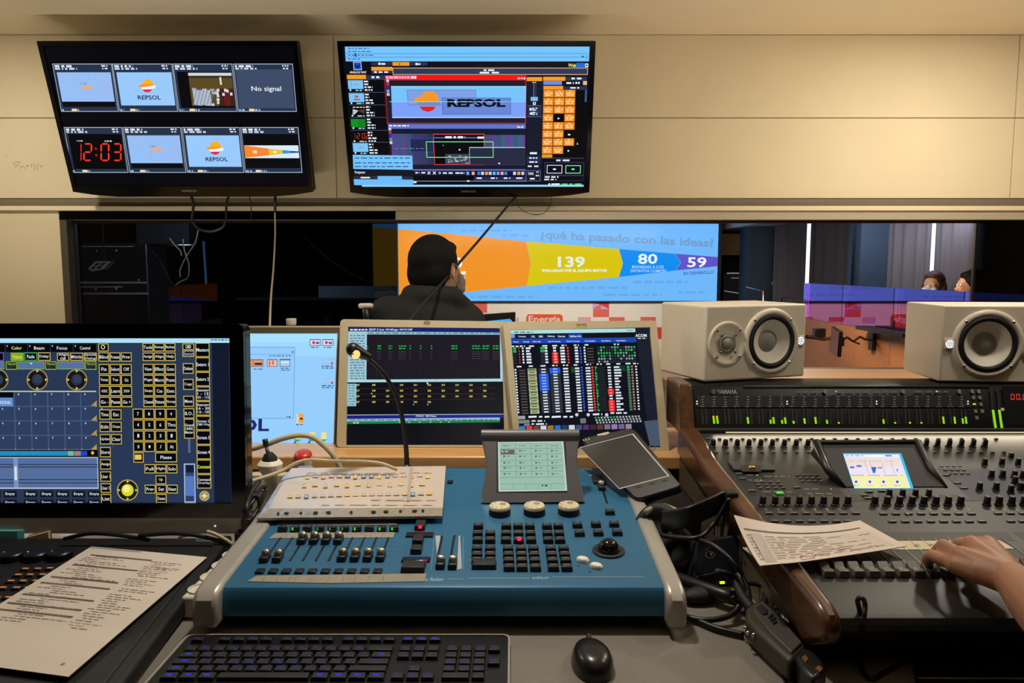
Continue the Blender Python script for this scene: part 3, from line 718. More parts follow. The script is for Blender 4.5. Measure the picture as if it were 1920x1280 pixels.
# ---- multi-view television
t1, b1 = tv(((80, 77), (562.5, 77), (129, 363), (583.5, 363)), 'left wall television showing eight small pictures and a red 12:03 clock', 'a')
a = Art(TVP, (60, 50, 560 / 1920), 0.0, 4e-5)
a.h = -0.003; BG = (3, 4, 9)
uu = (b1[0] + 0.018, b1[1] - 0.018, b1[2] + 0.032, b1[3] - 0.018)
a.col = lin(BG); a._put([(uu[0], uu[2]), (uu[1], uu[2]), (uu[1], uu[3]), (uu[0], uu[3])], [(0, 1, 2, 3)], BG)
def cell(x0, y0, x1, y1, xb0, xb1, kind):
    """one picture of the multi-view; top edge x0..x1, bottom edge xb0..xb1"""
    def at(fx, fy):
        l = x0 + (xb0 - x0) * fy; r_ = x1 + (xb1 - x1) * fy; return l + (r_ - l) * fx, y0 + (y1 - y0) * fy
    def rc(fx0, fy0, fx1, fy1, c): a.shape([at(fx0, fy0), at(fx1, fy0), at(fx1, fy1), at(fx0, fy1)], c)
    rc(0, 0, 1, 1, (190, 205, 225)); rc(.008, .012, .992, .988, (36, 50, 74))
    if kind in 'SRM': rc(.05, .17, .96, .90, (36, 50, 74))
    a.dash(*at(.03, .03), at(.34, 0)[0], at(0, .075)[1], (225, 232, 240), 30); a.dash(*at(.03, .085), at(.42, 0)[0], at(0, .125)[1], (200, 215, 235), 30)
    a.dash(*at(.82, .03), at(.93, 0)[0], at(0, .06)[1], (235, 240, 245), 20); a.dash(*at(.83, .085), at(.94, 0)[0], at(0, .115)[1], (225, 230, 240), 20)
    a.dash(*at(.02, .945), at(.2, 0)[0], at(0, .985)[1], (150, 180, 215), 18); rc(.19, .94, .28, .985, (246, 224, 170)); a.dash(*at(.29, .945), at(.46, 0)[0], at(0, .985)[1], (150, 180, 215), 18)
    PB = (150, 192, 246)
    if kind == 'S':
        rc(.05, .18, .96, .79, PB)
        for f in ((.12, .2, .32, .42), (.37, .2, .6, .38), (.4, .46, .66, .74), (.74, .42, .94, .72), (.8, .5, .9, .66), (.68, .2, .92, .36)):
            x_, y_ = at(f[0], f[1]); x2, y2 = at(f[2], f[3]); a.frame(x_, y_, x2, y2, (170, 178, 226), 5)
        a.text(*at(.45, .44), *at(.62, .54), '>>', (246, 160, 84), .02); a.rect(*at(.46, .46), *at(.62, .50), (246, 170, 100)); a.dash(*at(.42, .40), at(.58, 0)[0], at(0, .44)[1], (120, 150, 210), 14); rc(.05, .79, .96, .90, (6, 8, 14))
    elif kind == 'R':
        rc(.05, .18, .97, .87, (154, 202, 252)); x_, y_ = at(.53, .46); repsol(a, x_, y_, 112)
        x_, y_ = at(.36, .66); x2, y2 = at(.74, .75); a.text(x_, y_, x2, y2, 'REPSOL', (24, 34, 84), .02)
    elif kind == 'C':
        rc(.05, .17, .97, .92, (8, 8, 12)); rc(.24, .19, .97, .88, (92, 74, 34)); rc(.24, .19, .97, .25, (208, 214, 226)); rc(.24, .25, .97, .30, (60, 46, 28))
        rc(.70, .52, .98, .88, (60, 34, 26)); rc(.80, .56, .90, .88, (100, 30, 28))
        for i in range(22):
            fx = .26 + .42 * random.random(); fy = .5 + .34 * random.random(); rc(fx, fy, min(.72, fx + .07), fy + .05, random.choice([(196, 206, 220), (160, 172, 190), (220, 226, 236)]))
        for i in range(8):
            fx = .66 + .26 * random.random(); fy = .5 + .3 * random.random(); rc(fx, fy, fx + .04, fy + .06, (216, 218, 226))
        rc(.28, .55, .58, .86, (176, 188, 206)); rc(.76, .28, .79, .44, (230, 225, 215))
        for i in range(6): a.line(*at(.26 + .06 * i, .86), *at(.36 + .06 * i, .52), (110, 118, 132), 4)
    elif kind == 'N':
        rc(.03, .12, .97, .93, (62, 76, 104)); x_, y_ = at(.28, .47); x2, y2 = at(.77, .60); a.text(x_, y_, x2, y2, 'No signal', (236, 240, 246), .01)
    elif kind == 'K':
        rc(.05, .15, .97, .92, (3, 3, 5))
    elif kind == 'W':
        rc(.03, .15, .98, .90, (6, 8, 12)); rc(.03, .40, .97, .68, (220, 236, 252))
        a.shape([at(.03, .40), at(.45, .47), at(.45, .62), at(.03, .67)], (246, 136, 44)); a.shape([at(.45, .47), at(.69, .50), at(.69, .585), at(.45, .62)], (236, 196, 60))
        a.shape([at(.69, .50), at(.83, .52), at(.83, .57), at(.69, .585)], (50, 150, 224)); a.shape([at(.83, .52), at(.97, .53), at(.97, .56), at(.83, .57)], (60, 70, 140)); a.dash(*at(.17, .51), at(.30, 0)[0], at(0, .58)[1], (250, 210, 180), 30)
        a.dash(*at(.53, .52), at(.62, 0)[0], at(0, .57)[1], (250, 240, 200), 30)
top = [(130, 512), (515, 900), (904, 1286), (1292, 1676)]; bot = [(188, 556), (562, 938), (944, 1320), (1326, 1702)]
for (x0, x1), (c0, c1), k in zip(top, bot, 'SRCN'): cell(x0, 238, x1, 546, c0, c1, k)
top = [(204, 578), (583, 956), (962, 1334), (1340, 1712)]; bot = [(258, 620), (628, 992), (998, 1364), (1370, 1738)]
for (x0, x1), (c0, c1), k in zip(top, bot, 'KSRW'): cell(x0, 646, x1, 938, c0, c1, k)
RED = (255, 54, 34)
for xx, ch in ((282, '1'), (325, '2'), (436, '0'), (514, '3')): seg7(a, xx + 4, 748, xx + (36 if ch == '1' else 62), 864, ch, RED)
a.rect(406, 778, 416, 790, RED); a.rect(408, 820, 418, 832, RED); a.dash(288, 730, 326, 738, (210, 205, 215), 14); a.dash(466, 731, 516, 740, (210, 205, 215), 14)
a.build('screen', M['scr'], t1)
a = Art(TVP, (60, 50, 560 / 1920), 0.0045); a.text(962, 1048, 1058, 1062, 'SAMSUNG', (120, 118, 116), .02); a.build('maker_lettering', M['ink'], t1)
# ---- browser television
t2, b2 = tv(((636, 77), (1116.5, 77), (654, 364), (1105, 364)), 'right wall television showing a browser control page with orange buttons', 'b')
a = Art(TVP, (620, 60, 510 / 1920), -0.003, 6e-5)
uu = (b2[0] + 0.018, b2[1] - 0.018, b2[2] + 0.032, b2[3] - 0.018)
a._put([(uu[0], uu[2]), (uu[1], uu[2]), (uu[1], uu[3]), (uu[0], uu[3])], [(0, 1, 2, 3)], (10, 12, 22))
DK, NV, OG, LB, W_ = (20, 22, 36), (42, 50, 80), (244, 156, 44), (118, 196, 255), (232, 240, 250)
def sk(y): return 60 * (y - 100) / 1000.0       # left edge drift down the leaning screen
def rs(y): return -45 * (y - 100) / 1000.0
def rr(x0, y0, x1, y1, c): 
    """rectangle given in upright-screen coordinates"""
    def f(x, y): return x + (sk(y) * (1830 - x) + rs(y) * (x - 100)) / 1730.0, y
    a.shape([f(x0, y0), f(x1, y0), f(x1, y1), f(x0, y1)], c)
def fx(x, y): return x
rr(100, 103, 1828, 207, LB); rr(105, 150, 1820, 153, (60, 110, 170)); rr(105, 176, 1820, 179, (60, 110, 170))
for y, xe in ((115, 270), (137, 290), (163, 310), (190, 215)): a.dash(122, y - 3, xe, y + 4, (50, 110, 175), 26)
a.rect(168, 152, 184, 174, (40, 80, 150)); a.rect(1772, 168, 1786, 180, (40, 80, 120)); a.rect(1806, 162, 1812, 190, (60, 180, 150))
a.rect(158, 210, 220, 268, (210, 226, 250)); a.rect(162, 214, 216, 264, (30, 84, 190)); a.shape([(168, 222), (188, 236), (210, 222), (204, 250), (188, 258), (172, 248)], (10, 40, 120))
a.text(134, 276, 254, 292, 'ANALOG WAY', W_, .02)
a.rect(286, 212, 684, 236, NV); a.rect(436, 212, 556, 238, OG); a.disc(344, 224, 9, W_); a.dash(356, 219, 386, 231, W_, 30); a.disc(486, 226, 7, (150, 90, 30)); a.disc(606, 226, 9, W_); a.dash(616, 221, 640, 232, W_, 24)
a.text(1676, 222, 1732, 247, 'Web', (246, 234, 120), .02); a.rect(1734, 218, 1792, 249, (20, 110, 220)); a.rect(1796, 222, 1818, 248, W_)
a.rect(1801, 230, 1813, 240, DK)
a.rect(286, 246, 436, 272, OG); a.rect(286, 272, 436, 294, NV); a.dash(338, 278, 406, 288, W_, 40); a.rect(306, 277, 326, 289, W_)
a.frame(436, 252, 1814, 302, (246, 190, 130), 4); a.rect(441, 257, 1808, 297, (46, 56, 92)); a.dash(1080, 263, 1155, 275, W_, 40); a.dash(1052, 281, 1188, 293, W_, 60)
a.rect(114, 302, 250, 332, OG); a.rect(250, 304, 384, 334, NV); a.dash(288, 312, 344, 326, W_, 40)
for i, y in enumerate((340, 432, 520, 608, 700, 784)):
    x = 116 + i * 7; a.rect(x, y - 8, x + 272, y - 4, (70, 76, 100)); a.rect(x, y - 4, x + 272, y + 80, (8, 9, 14))
    if i in (0, 1, 5): a.rect(x + 4, y, x + 116, y + 62, (126, 196, 246)); a.dash(x + 50, y + 26, x + 80, y + 34, (200, 110, 110), 16)
    if i == 0: a.line(x + 30, y + 4, x + 30, y + 50, (90, 140, 190), 3)
    if i == 1: a.rect(x + 46, y + 16, x + 72, y + 26, (190, 70, 80)); a.rect(x + 40, y + 42, x + 84, y + 48, (60, 70, 130))
    if i == 2:
        a.dash(x + 26, y + 8, x + 110, y + 14, W_, 20); a.shape([(x + 26, y + 24), (x + 66, y + 34), (x + 40, y + 62), (x + 26, y + 62)], (190, 196, 206)); a.shape([(x + 60, y + 34), (x + 110, y + 22), (x + 110, y + 56), (x + 76, y + 44)], (96, 50, 44))
    if i == 3: a.rect(x + 4, y + 6, x + 112, y + 64, (16, 146, 40)); a.rect(x + 52, y + 6, x + 112, y + 64, (20, 128, 36))
    if i == 4:
        for xx, ch in ((0, '1'), (20, '2'), (58, '0'), (86, '2')): seg7(a, x + 20 + xx, y + 14, x + 20 + xx + (8 if ch == '1' else 22), y + 54, ch, (236, 60, 40))
    for j in range(4): a.dash(x + 118 + j * 2, y + 4 + j * 20, x + (150 if j < 2 else 180), y + 14 + j * 20, W_, 24)
    a.dash(x + 60, y + 68, x + 110, y + 76, (150, 220, 230), 26); a.disc(x + 24, y + 70, 6, W_)
# programme area
a.rect(384, 306, 1380, 340, (250, 16, 20)); a.shape([(386, 308), (606, 308), (606, 332), (386, 332)], (240, 90, 120)); a.dash(392, 313, 560, 327, (255, 190, 210), 24); a.disc(576, 320, 9, W_); a.disc(596, 320, 9, W_); a.dash(1318, 321, 1362, 332, (255, 190, 190), 20); a.rect(1364, 322, 1374, 334, W_)
a.rect(388, 340, 1380, 640, (26, 30, 48)); a.rect(388, 336, 396, 640, (120, 26, 40)); a.rect(1374, 336, 1380, 645, (170, 30, 50)); a.rect(396, 640, 1380, 648, (150, 50, 70))
for i, c in enumerate(((190, 200, 220), (220, 40, 50), (40, 40, 190), (110, 170, 220), (190, 200, 220))): a.rect(392 + i, 334 + i * 24, 413 + i, 354 + i * 24, c)
rr(414, 382, 1385, 606, (118, 196, 252)); rr(414, 492, 1385, 606, (126, 160, 248)); rr(414, 382, 1385, 388, (170, 230, 255)); rr(414, 600, 1385, 606, (200, 226, 255))
a.rect(538, 408, 1027, 516, (128, 160, 230)); a.frame(538, 408, 1027, 516, (86, 110, 180), 3)
a.shape([(586, 492), (588, 470), (606, 464), (632, 456), (652, 428), (690, 416), (730, 422), (756, 446), (762, 492)], (246, 152, 40)); a.rect(612, 495, 770, 520, (126, 140, 180)); a.shape([(626, 526), (742, 526), (726, 550), (690, 564), (650, 554)], (222, 34, 44))
a.rect(785, 468, 1272, 577, (106, 134, 214)); a.frame(785, 464, 1272, 580, (60, 76, 140), 3)
a.text(824, 472, 1234, 530, 'REPSOL', (10, 12, 34), .05); a.rect(414, 490, 1372, 494, (130, 226, 220)); a.disc(878, 492, 6, W_); a.rect(1140, 462, 1158, 466, (110, 60, 140))
# preview area
a.rect(404, 650, 1376, 682, (98, 118, 200)); a.dash(412, 656, 552, 666, W_, 26); a.dash(1316, 666, 1360, 675, W_, 20); a.rect(404, 682, 1376, 972, (22, 26, 44))
for i in range(40):
    x = 430 + i * 7.3; c = [(98, 76, 150), (70, 96, 150), (110, 84, 160), (62, 110, 140)][(i // 5) % 4]; a.rect(x, 718, x + 8, 936, c)
for i in range(39):
    x = 1086 + i * 7.3; c = [(60, 96, 130), (96, 70, 140), (84, 76, 150), (54, 90, 120)][(i // 4) % 4]; a.rect(x, 726, x + 8, 938, c)
for i, c in enumerate(((200, 210, 225), (200, 50, 60), (50, 50, 190), (70, 160, 150), (200, 210, 225))): a.rect(408 + i * 2, 674 + i * 24, 428 + i * 2, 694 + i * 24, c)
a.rect(722, 718, 1088, 938, (226, 70, 70)); a.rect(727, 724, 1083, 933, (6, 6, 10)); a.rect(727, 742, 1083, 750, (70, 110, 210)); a.dash(808, 735, 950, 750, W_, 40); a.rect(1036, 738, 1082, 752, W_)
a.shape([(808, 860), (978, 860), (978, 932), (808, 932)], (60, 66, 84))
for i in range(26):
    x = 812 + random.random() * 150; y = 868 + random.random() * 56; a.rect(x, y, x + 16, y + 6, random.choice([(150, 160, 190), (196, 200, 214), (96, 104, 130)]))
a.rect(980, 815, 1376, 936, (38, 42, 66)); a.frame(556, 750, 728, 848, (50, 60, 180), 4); a.rect(562, 756, 724, 842, (36, 40, 78)); a.frame(672, 772, 1150, 886, (120, 240, 150), 5)
a.rect(978, 812, 1372, 817, (180, 230, 240)); a.rect(978, 812, 983, 934, (220, 230, 240)); a.disc(910, 830, 6, W_); a.disc(1190, 926, 6, W_); a.disc(794, 800, 4, (170, 170, 180)); a.dash(450, 820, 660, 824, (120, 130, 180), 40)
# tool strip
a.rect(580, 968, 1376, 978, (110, 110, 180)); a.rect(584, 978, 1376, 1012, (20, 24, 52))
for i, x in enumerate((598, 640)): a.dash(x, 988, x + 28, 998, W_, 24)
for x in (684, 722): a.line(x, 984, x + 20, 1004, W_, 5); a.line(x, 1004, x + 20, 984, W_, 5)
a.line(760, 994, 780, 994, W_, 5); a.line(770, 985, 770, 1004, (120, 220, 240), 4)
for x in (792, 832, 880, 914): a.dash(x, 990, x + 32, 1000, W_, 24)
for i, x in enumerate((958, 996, 1036, 1062, 1090, 1116, 1144, 1172, 1200, 1226, 1288, 1318, 1346)):
    a.rect(x, 986, x + 20, 1008, [(120, 160, 230), (244, 170, 150), (70, 130, 190), (210, 220, 236), (246, 160, 80), (190, 210, 236), (110, 190, 230)][i % 7])
a.rect(584, 1018, 1008, 1046, (8, 9, 16)); a.rect(1010, 1020, 1376, 1050, (36, 44, 90))
for x in (1030, 1130, 1222, 1310): a.dash(x, 1026, x + 46, 1036, W_, 40)
rr(166, 1078, 1830, 1104, (150, 220, 255)); a.rect(584, 1050, 1480, 1054, (150, 150, 190)); a.rect(962, 1046, 980, 1056, W_); a.rect(586, 1054, 606, 1066, W_)
# side column
a.rect(1384, 318, 1492, 346, OG); a.rect(1386, 348, 1490, 1054, (22, 26, 44)); a.rect(1432, 360, 1436, 458, (120, 130, 150)); a.rect(1446, 360, 1450, 458, (60, 66, 90)); a.rect(1412, 458, 1462, 486, (120, 190, 240)); a.dash(1424, 352, 1450, 358, W_, 20); a.rect(1428, 494, 1448, 514, W_); a.rect(1434, 498, 1442, 508, DK)
a.rect(1390, 524, 1488, 596, (36, 46, 84)); a.rect(1404, 536, 1418, 554, W_); a.disc(1414, 575, 9, W_)
for y in (538, 550, 568, 580): a.dash(1422, y - 4, 1458, y + 4, W_, 30)
a.rect(1388, 518, 1490, 522, (90, 100, 140)); a.rect(1386, 596, 1490, 600, (90, 100, 140)); a.dash(1406, 848, 1456, 862, W_, 50)
for y in (884, 912): a.rect(1384, y - 8, 1480, y + 16, (36, 44, 84)); a.dash(1402, y, 1458, y + 10, W_, 26)
a.dash(1392, 942, 1466, 952, W_, 60); a.frame(1378, 976, 1480, 1052, (110, 120, 180), 3); a.text(1392, 990, 1432, 1008, 'TAKE', W_, .02); a.dash(1406, 1030, 1440, 1040, W_, 30); a.dash(1452, 984, 1468, 992, W_, 14); a.dash(1448, 1008, 1470, 1018, W_, 14)
# memory buttons
a.rect(1500, 316, 1656, 344, OG); a.rect(1658, 316, 1808, 344, NV); a.dash(1700, 322, 1770, 334, W_, 50); a.rect(1502, 346, 1632, 372, (110, 140, 240)); a.rect(1782, 346, 1808, 374, (246, 180, 140)); a.dash(1664, 354, 1716, 366, W_, 40); a.dash(1728, 352, 1758, 366, W_, 24); a.rect(1502, 380, 1640, 406, OG); a.rect(1642, 384, 1810, 408, NV); a.dash(1692, 389, 1754, 399, W_, 40)
a.rect(1496, 408, 1800, 890, (6, 6, 9)); a.rect(1796, 410, 1806, 494, (60, 90, 150))
for i in range(8):
    for j in range(3):
        x = 1502 + j * 76 - i * 1.4; y = 408 + i * 57
        if (i, j) in ((3, 1), (5, 2), (7, 2)):
            a.dash(x + 28, y + 26, x + 44, y + 36, W_, 20); continue
        a.rect(x, y, x + 72, y + 53, (240, 150, 44)); a.frame(x, y, x + 72, y + 53, (190, 100, 24), 2); a.dash(x + 30, y + 6, x + 44, y + 13, (255, 226, 190), 16)
        a.dash(x + 10, y + 20, x + 62, y + 28, (255, 226, 190), 30); a.dash(x + 14, y + 34, x + 58, y + 42, (255, 226, 190), 30)
a.rect(1492, 864, 1564, 886, (240, 150, 44)); a.shape([(1738, 778), (1738, 796), (1743, 791), (1749, 796)], W_)
a.frame(1490, 888, 1788, 892, (70, 76, 110), 2); a.dash(1592, 900, 1686, 911, W_, 50); a.frame(1510, 920, 1786, 1012, (66, 72, 110), 3); a.frame(1526, 938, 1634, 998, (220, 210, 240), 5); a.frame(1658, 940, 1764, 998, (130, 240, 170), 5); a.disc(1580, 968, 12, W_, 6); a.disc(1711, 968, 12, (150, 220, 220), 6)
a.dash(1512, 1018, 1608, 1028, W_, 40); a.dash(1508, 1036, 1592, 1045, W_, 40); a.frame(1506, 1014, 1780, 1050, (60, 66, 100), 2); a.disc(1543, 1074, 7, W_); a.rect(1558, 1068, 1574, 1080, W_); a.dash(1576, 1068, 1616, 1078, W_, 40); a.disc(1632, 1074, 5, (80, 220, 90)); a.dash(1640, 1069, 1706, 1079, (110, 220, 110), 40); a.disc(1722, 1074, 5, (80, 220, 90)); a.dash(1730, 1069, 1770, 1079, (110, 220, 110), 40)
# window on top
a.shape([(156, 866), (576, 872), (580, 972), (160, 966)], (120, 196, 252)); a.shape([(160, 966), (580, 972), (582, 1018), (164, 1014)], (22, 24, 34)); a.text(172, 980, 246, 1004, 'Projector', W_, .015)
a.rect(162, 1016, 330, 1036, (40, 46, 70)); a.dash(212, 1022, 278, 1032, W_, 60); a.rect(330, 1016, 504, 1040, (110, 186, 250)); a.rect(504, 1020, 582, 1040, (40, 46, 70)); a.shape([(164, 1038), (584, 1042), (586, 1084), (166, 1080)], (112, 188, 250))
for y in (888, 922, 948): a.dash(170, y - 3, 560, y + 5, (50, 104, 170), 40)
a.build('screen', M['scr'], t2)
a = Art(TVP, (620, 60, 510 / 1920), 0.0045); a.text(918, 1117, 1024, 1132, 'SAMSUNG', (120, 118, 116), .02); a.build('maker_lettering', M['ink'], t2)
# leads hanging from the televisions
def Pp(L): return [P(x, y, Y) for x, y, Y in L]
cable('power_lead', 'black lead hanging below the left television, leftmost of three', 'cable', Pp([(356, 362, 3.22), (362, 378, 3.22), (362, 396, 3.23), (361, 414, 3.23), (374, 430, 3.23), (398, 434, 3.23), (418, 426, 3.23), (424, 412, 3.23)]), 0.006, M['cabblack'])
cable('power_lead', 'black lead hanging below the left television, second from the left', 'cable', Pp([(430, 364, 3.22), (425, 380, 3.22), (424, 400, 3.23), (424, 411, 3.23)]), 0.005, M['cabblack'])
cable('signal_lead', 'hair thin black lead below the left television', 'cable', Pp([(467, 364, 3.22), (470, 382, 3.22), (472, 412, 3.23)]), 0.0022, M['cabblack'])
cable('signal_cable', 'cable from the left television dropping straight down, black above and cream below', 'cable', Pp([(516, 362, 3.22), (516, 385, 3.21), (515.5, 398, 3.2)]), 0.006, M['cabblack'])
cable('antenna_cable', 'cream cable hanging straight down in front of the tinted glass', 'cable', Pp([(515.5, 399, 3.19), (516, 440, 3.1), (513, 500, 2.8), (508, 560, 2.4), (506, 612, 2.06), (506, 640, 2.03), (506, 720, 2.02), (506, 800, 2.02)]), 0.0032, M['cabcream'])
cable('video_cable', 'black cable slanting from the right television down behind the middle monitor', 'cable', Pp([(972, 366, 3.2), (962, 374, 3.15), (900, 448, 2.75), (830, 528, 2.35), (772, 596, 2.05), (764, 620, 2.03), (760, 800, 2.02)]), 0.0046, M['cabblack'])
cable('thin_wire', 'fine black wire sagging under the right television', 'cable', Pp([(966, 366, 3.2), (975, 390, 3.2), (1000, 402, 3.2), (1022, 398, 3.2), (1034, 378, 3.2), (1034, 366, 3.2)]), 0.0012, M['cabblack'])
# ================================================================ desk monitors
def quad(pl, px4, h=0.0): return [pl.uv(x, y, h) for x, y in px4]
def ring_front(m, o, i, h0, h1):
    for k in range(4):
        k2 = (k + 1) % 4
        m.poly([o[k], i[k], i[k2], o[k2]], h0, h1)
def ccw(p): 
    a_ = sum(p[i][0] * p[(i + 1) % len(p)][1] - p[(i + 1) % len(p)][0] * p[i][1] for i in range(len(p)))
    return p if a_ > 0 else p[::-1]
def rounded(p, r):
    """round the corners of an outline"""
    out = []; n = len(p)
    for k in range(n):
        a_, b_, c_ = Vector(p[k - 1]), Vector(p[k]), Vector(p[(k + 1) % n])
        e, f = (a_ - b_).normalized() * r, (c_ - b_).normalized() * r
        for j in range(5):
            t = j / 4; out.append(tuple((b_ + e) * (1 - t) ** 2 + b_ * 2 * t * (1 - t) + (b_ + f) * t * t))
    return out
def monitor(pl, out4, in4, label, mat, depth=0.045, foot=None, r=0.006, group=None, footz=DESK):
    o = quad(pl, out4); i = quad(pl, in4)
    c = pl.at((o[2][0] + o[3][0]) / 2, (o[2][1] + o[3][1]) / 2)
    t = thing('monitor', (c.x, c.y, footz), label, 'monitor', group)
    m = MB(pl.M); m.poly(ccw(rounded(o, r)), -depth, -0.003); m.build('back_case', mat, t, bevel=0.003)
    m = MB(pl.M); oc, ic = o, i
    # a rounded frame strip, wound once round the opening
    ro = rounded(o, r); ri = []
    for k in range(4): ri += [ic[k]] * 5
    n = len(ro); vs = [(p[0], p[1], -0.003) for p in ro] + [(p[0], p[1], 0.006) for p in ro] + [(p[0], p[1], 0.006) for p in ri] + [(p[0], p[1], -0.003) for p in ri]
    fs = []
    for k in range(n):
        k2 = (k + 1) % n
        fs += [(k, k2, n + k2, n + k), (n + k, n + k2, 2 * n + k2, 2 * n + k), (2 * n + k, 2 * n + k2, 3 * n + k2, 3 * n + k)]
    fs = [f[::-1] for f in fs] if sum(ro[q][0] * ro[(q + 1) % n][1] - ro[(q + 1) % n][0] * ro[q][1] for q in range(n)) < 0 else fs
    m.add(vs, fs); m.build('bezel', mat, t)
    if foot:
        um = (o[0][0] + o[1][0]) / 2
        p = pl.at(um, (o[0][1] + o[2][1]) / 2, -depth); m = MB()
        m.tube([p + Vector((0, 0.0, 0)), p + Vector((0, 0.06, -0.05)), (p.x, p.y + 0.06, footz + 0.02)], 0.018, 10)
        m.build('stand_neck', mat, t, smooth=True)
        m = MB(Matrix.Translation((p.x, p.y + 0.05, footz))); m.lathe([(0.11, 0), (0.11, 0.008), (0.02, 0.02)], 28, 1, 0.75); m.build('stand_foot', mat, t)
    return t
def back(a, in4, col):
    z = a.z; a.z = (0, 0, 1); a.shape(in4, col); a.z = z
# ---------------- wide black touch monitor on the left
pb = P(300, 998, 1.45); ptop = P(300, 606, 1.475)
PL = Plane(pb, (1, 0, 0), ptop - pb)
tm = monitor(PL, [(-110, 606), (458, 606), (464, 969), (-110, 969)], [(-80, 634), (432, 634), (436, 942), (-80, 942)], 'large black touch monitor at far left showing lighting control keys edged yellow', M['blackg'], 0.035, None, 0.016)
m = MB(PL.M); q = quad(PL, [(-110, 968), (464.5, 968), (465, 999), (-110, 999)]); m.poly(ccw(q), -0.03, 0.006); m.build('chin', M['grey'], tm, bevel=0.003)
q = PL.at(-0.35, 0.1, -0.03); m = MB(); m.tube([q, q + Vector((0, 0.1, -0.02)), (q.x, q.y + 0.12, DESK + 0.01)], 0.02, 10); m.build('stand_neck', M['grey'], tm, smooth=True)
m = MB(Matrix.Translation((q.x, q.y + 0.08, DESK))); m.box(-0.13, 0.13, -0.09, 0.09, 0, 0.012); m.build('stand_foot', M['grey'], tm, bevel=0.004)
a = Art(PL, (0, 590, 0.336), 0.0068, 5e-5); a.disc(1200, 1178, 5, (235, 235, 235)); a.build('power_light', M['scr'], tm)
K, BG2, YL, GY, TX = (6, 7, 12), (40, 56, 84), (216, 186, 74), (66, 84, 118), (214, 222, 230)
a = Art(PL, (0, 590, 0.336), -0.002, 3e-5)
def ru(x0, y0, x1, y1, c): a.rect(x0, y0, x1, y1, c)
def key(x0, y0, x1, y1, t='', col=TX, ed=YL, fill=K):
    ru(x0, y0, x1, y1, ed); ru(x0 + 4, y0 + 4, x1 - 4, y1 - 4, fill)
    if not t: return
    ls = t.split('|'); h = 19 if len(ls) == 1 else 15; ym = (y0 + y1) / 2
    for i, s_ in enumerate(ls):
        yy = ym + (i - (len(ls) - 1) / 2) * (h + 5); w_ = min((x1 - x0) - 12, len(s_) * 10.5)
        xm = (x0 + x1) / 2; a.text(xm - w_ / 2, yy - h / 2, xm + w_ / 2, yy + h / 2, s_, col, .012)
back(a, [(-82, 632), (433, 632), (438, 944), (-82, 944)], BG2)
ru(-240, 130, 1284, 156, (176, 226, 246)); ru(1290, 156, 1300, 1050, (14, 20, 34)); a.dash(1176, 137, 1276, 143, (60, 90, 120), 16)
ru(-240, 160, 540, 208, (26, 36, 56))
for x0, x1, t_, c in ((-120, 26, '', TX), (32, 152, 'Color', (226, 226, 90)), (158, 278, 'Beam', TX), (284, 406, 'Focus', TX), (412, 536, 'Control', TX)):
    ru(x0, 164, x1, 206, K); 
    if t_: a.text((x0 + x1) / 2 - 28, 176, (x0 + x1) / 2 + 30, 194, t_, c, .01); a.rect(x0 + 6, 170, x0 + 11, 178, TX)
key(-60, 210, 22, 256, 'r', (170, 130, 240), (120, 80, 200)); key(60, 212, 132, 256, 'Value', (210, 230, 120), (150, 190, 30), (136, 168, 20)); key(136, 210, 208, 256, 'Fade', TX, (60, 190, 80)); key(212, 210, 282, 256, 'Delay'); key(318, 212, 386, 256, 'Align|Off'); key(392, 212, 464, 256, 'MAtricks'); key(468, 212, 540, 256, 'Special|Dialog')
for x0, x1 in ((-180, 24), (98, 248), (320, 472)): ru(x0, 260, x1, 304, (128, 164, 60)); ru(x0 + 3, 264, x1 - 3, 300, (86, 112, 160))
for x0 in (32, 252, 474): ru(x0, 260, x0 + 64, 306, (150, 186, 50)); ru(x0 + 4, 264, x0 + 60, 302, (30, 40, 30)); a.text(x0 + 12, 268, x0 + 54, 280, 'Normal', (180, 210, 110)); a.rect(x0 + 10, 284, x0 + 40, 300, (40, 44, 60))
a.shape([(166, 268), (182, 268), (174, 278)], TX)
for x in (-12, 208, 428):
    a.disc(x, 362, 59, (30, 30, 26)); a.ring(x, 362, 59, 5, (178, 158, 84)); a.disc(x, 362, 42, (14, 15, 20)); a.disc(x, 362, 33, (38, 46, 66)); a.disc(x + 3, 358, 24, (50, 60, 84))
    for dx, dy in ((0, -48), (0, 48), (-48, 0), (48, 0)): a.disc(x + dx, 362 + dy, 9, (228, 200, 96), n=3)
ru(-240, 424, 544, 752, (200, 200, 170)); ru(-236, 430, 540, 748, (70, 90, 130))
for j in range(4):
    for i in range(-4, 6):
        x = 84 + i * 92.5 + j * 2; y = 432 + j * 81; ru(x - 2, y, x + 87, y + 76, (46, 62, 94))
        if i >= -1: a.text(x + 16, y + 6, x + 24, y + 17, str(i + 5), TX, .02)
    yy = 432 + j * 81; a.shape([(540, yy + 46), (540, yy + 76), (508, yy + 76)], (176, 152, 62))
ru(-240, 462, 74, 510, (96, 140, 210)); ru(-20, 432, 74, 462, K); a.text(-10, 480, 64, 498, 'FRESNEL', TX, .01)
ru(-240, 752, 546, 794, (20, 26, 40)); ru(-240, 760, 484, 786, (34, 140, 190)); ru(380, 760, 410, 786, (120, 190, 140)); ru(418, 760, 448, 786, (190, 110, 120)); ru(452, 760, 486, 786, (30, 70, 200)); ru(490, 754, 544, 786, K); a.rect(508, 766, 526, 774, (230, 196, 70)); a.rect(513, 760, 521, 780, (230, 196, 70))
ru(-240, 794, 550, 970, (200, 206, 220)); ru(-236, 798, 546, 964, (86, 110, 156))
for j, y in enumerate((800, 832, 846, 882, 916, 934)):
    if j in (1, 2, 4, 5): ru(-236, y, 546, y + 6, (46, 60, 90))
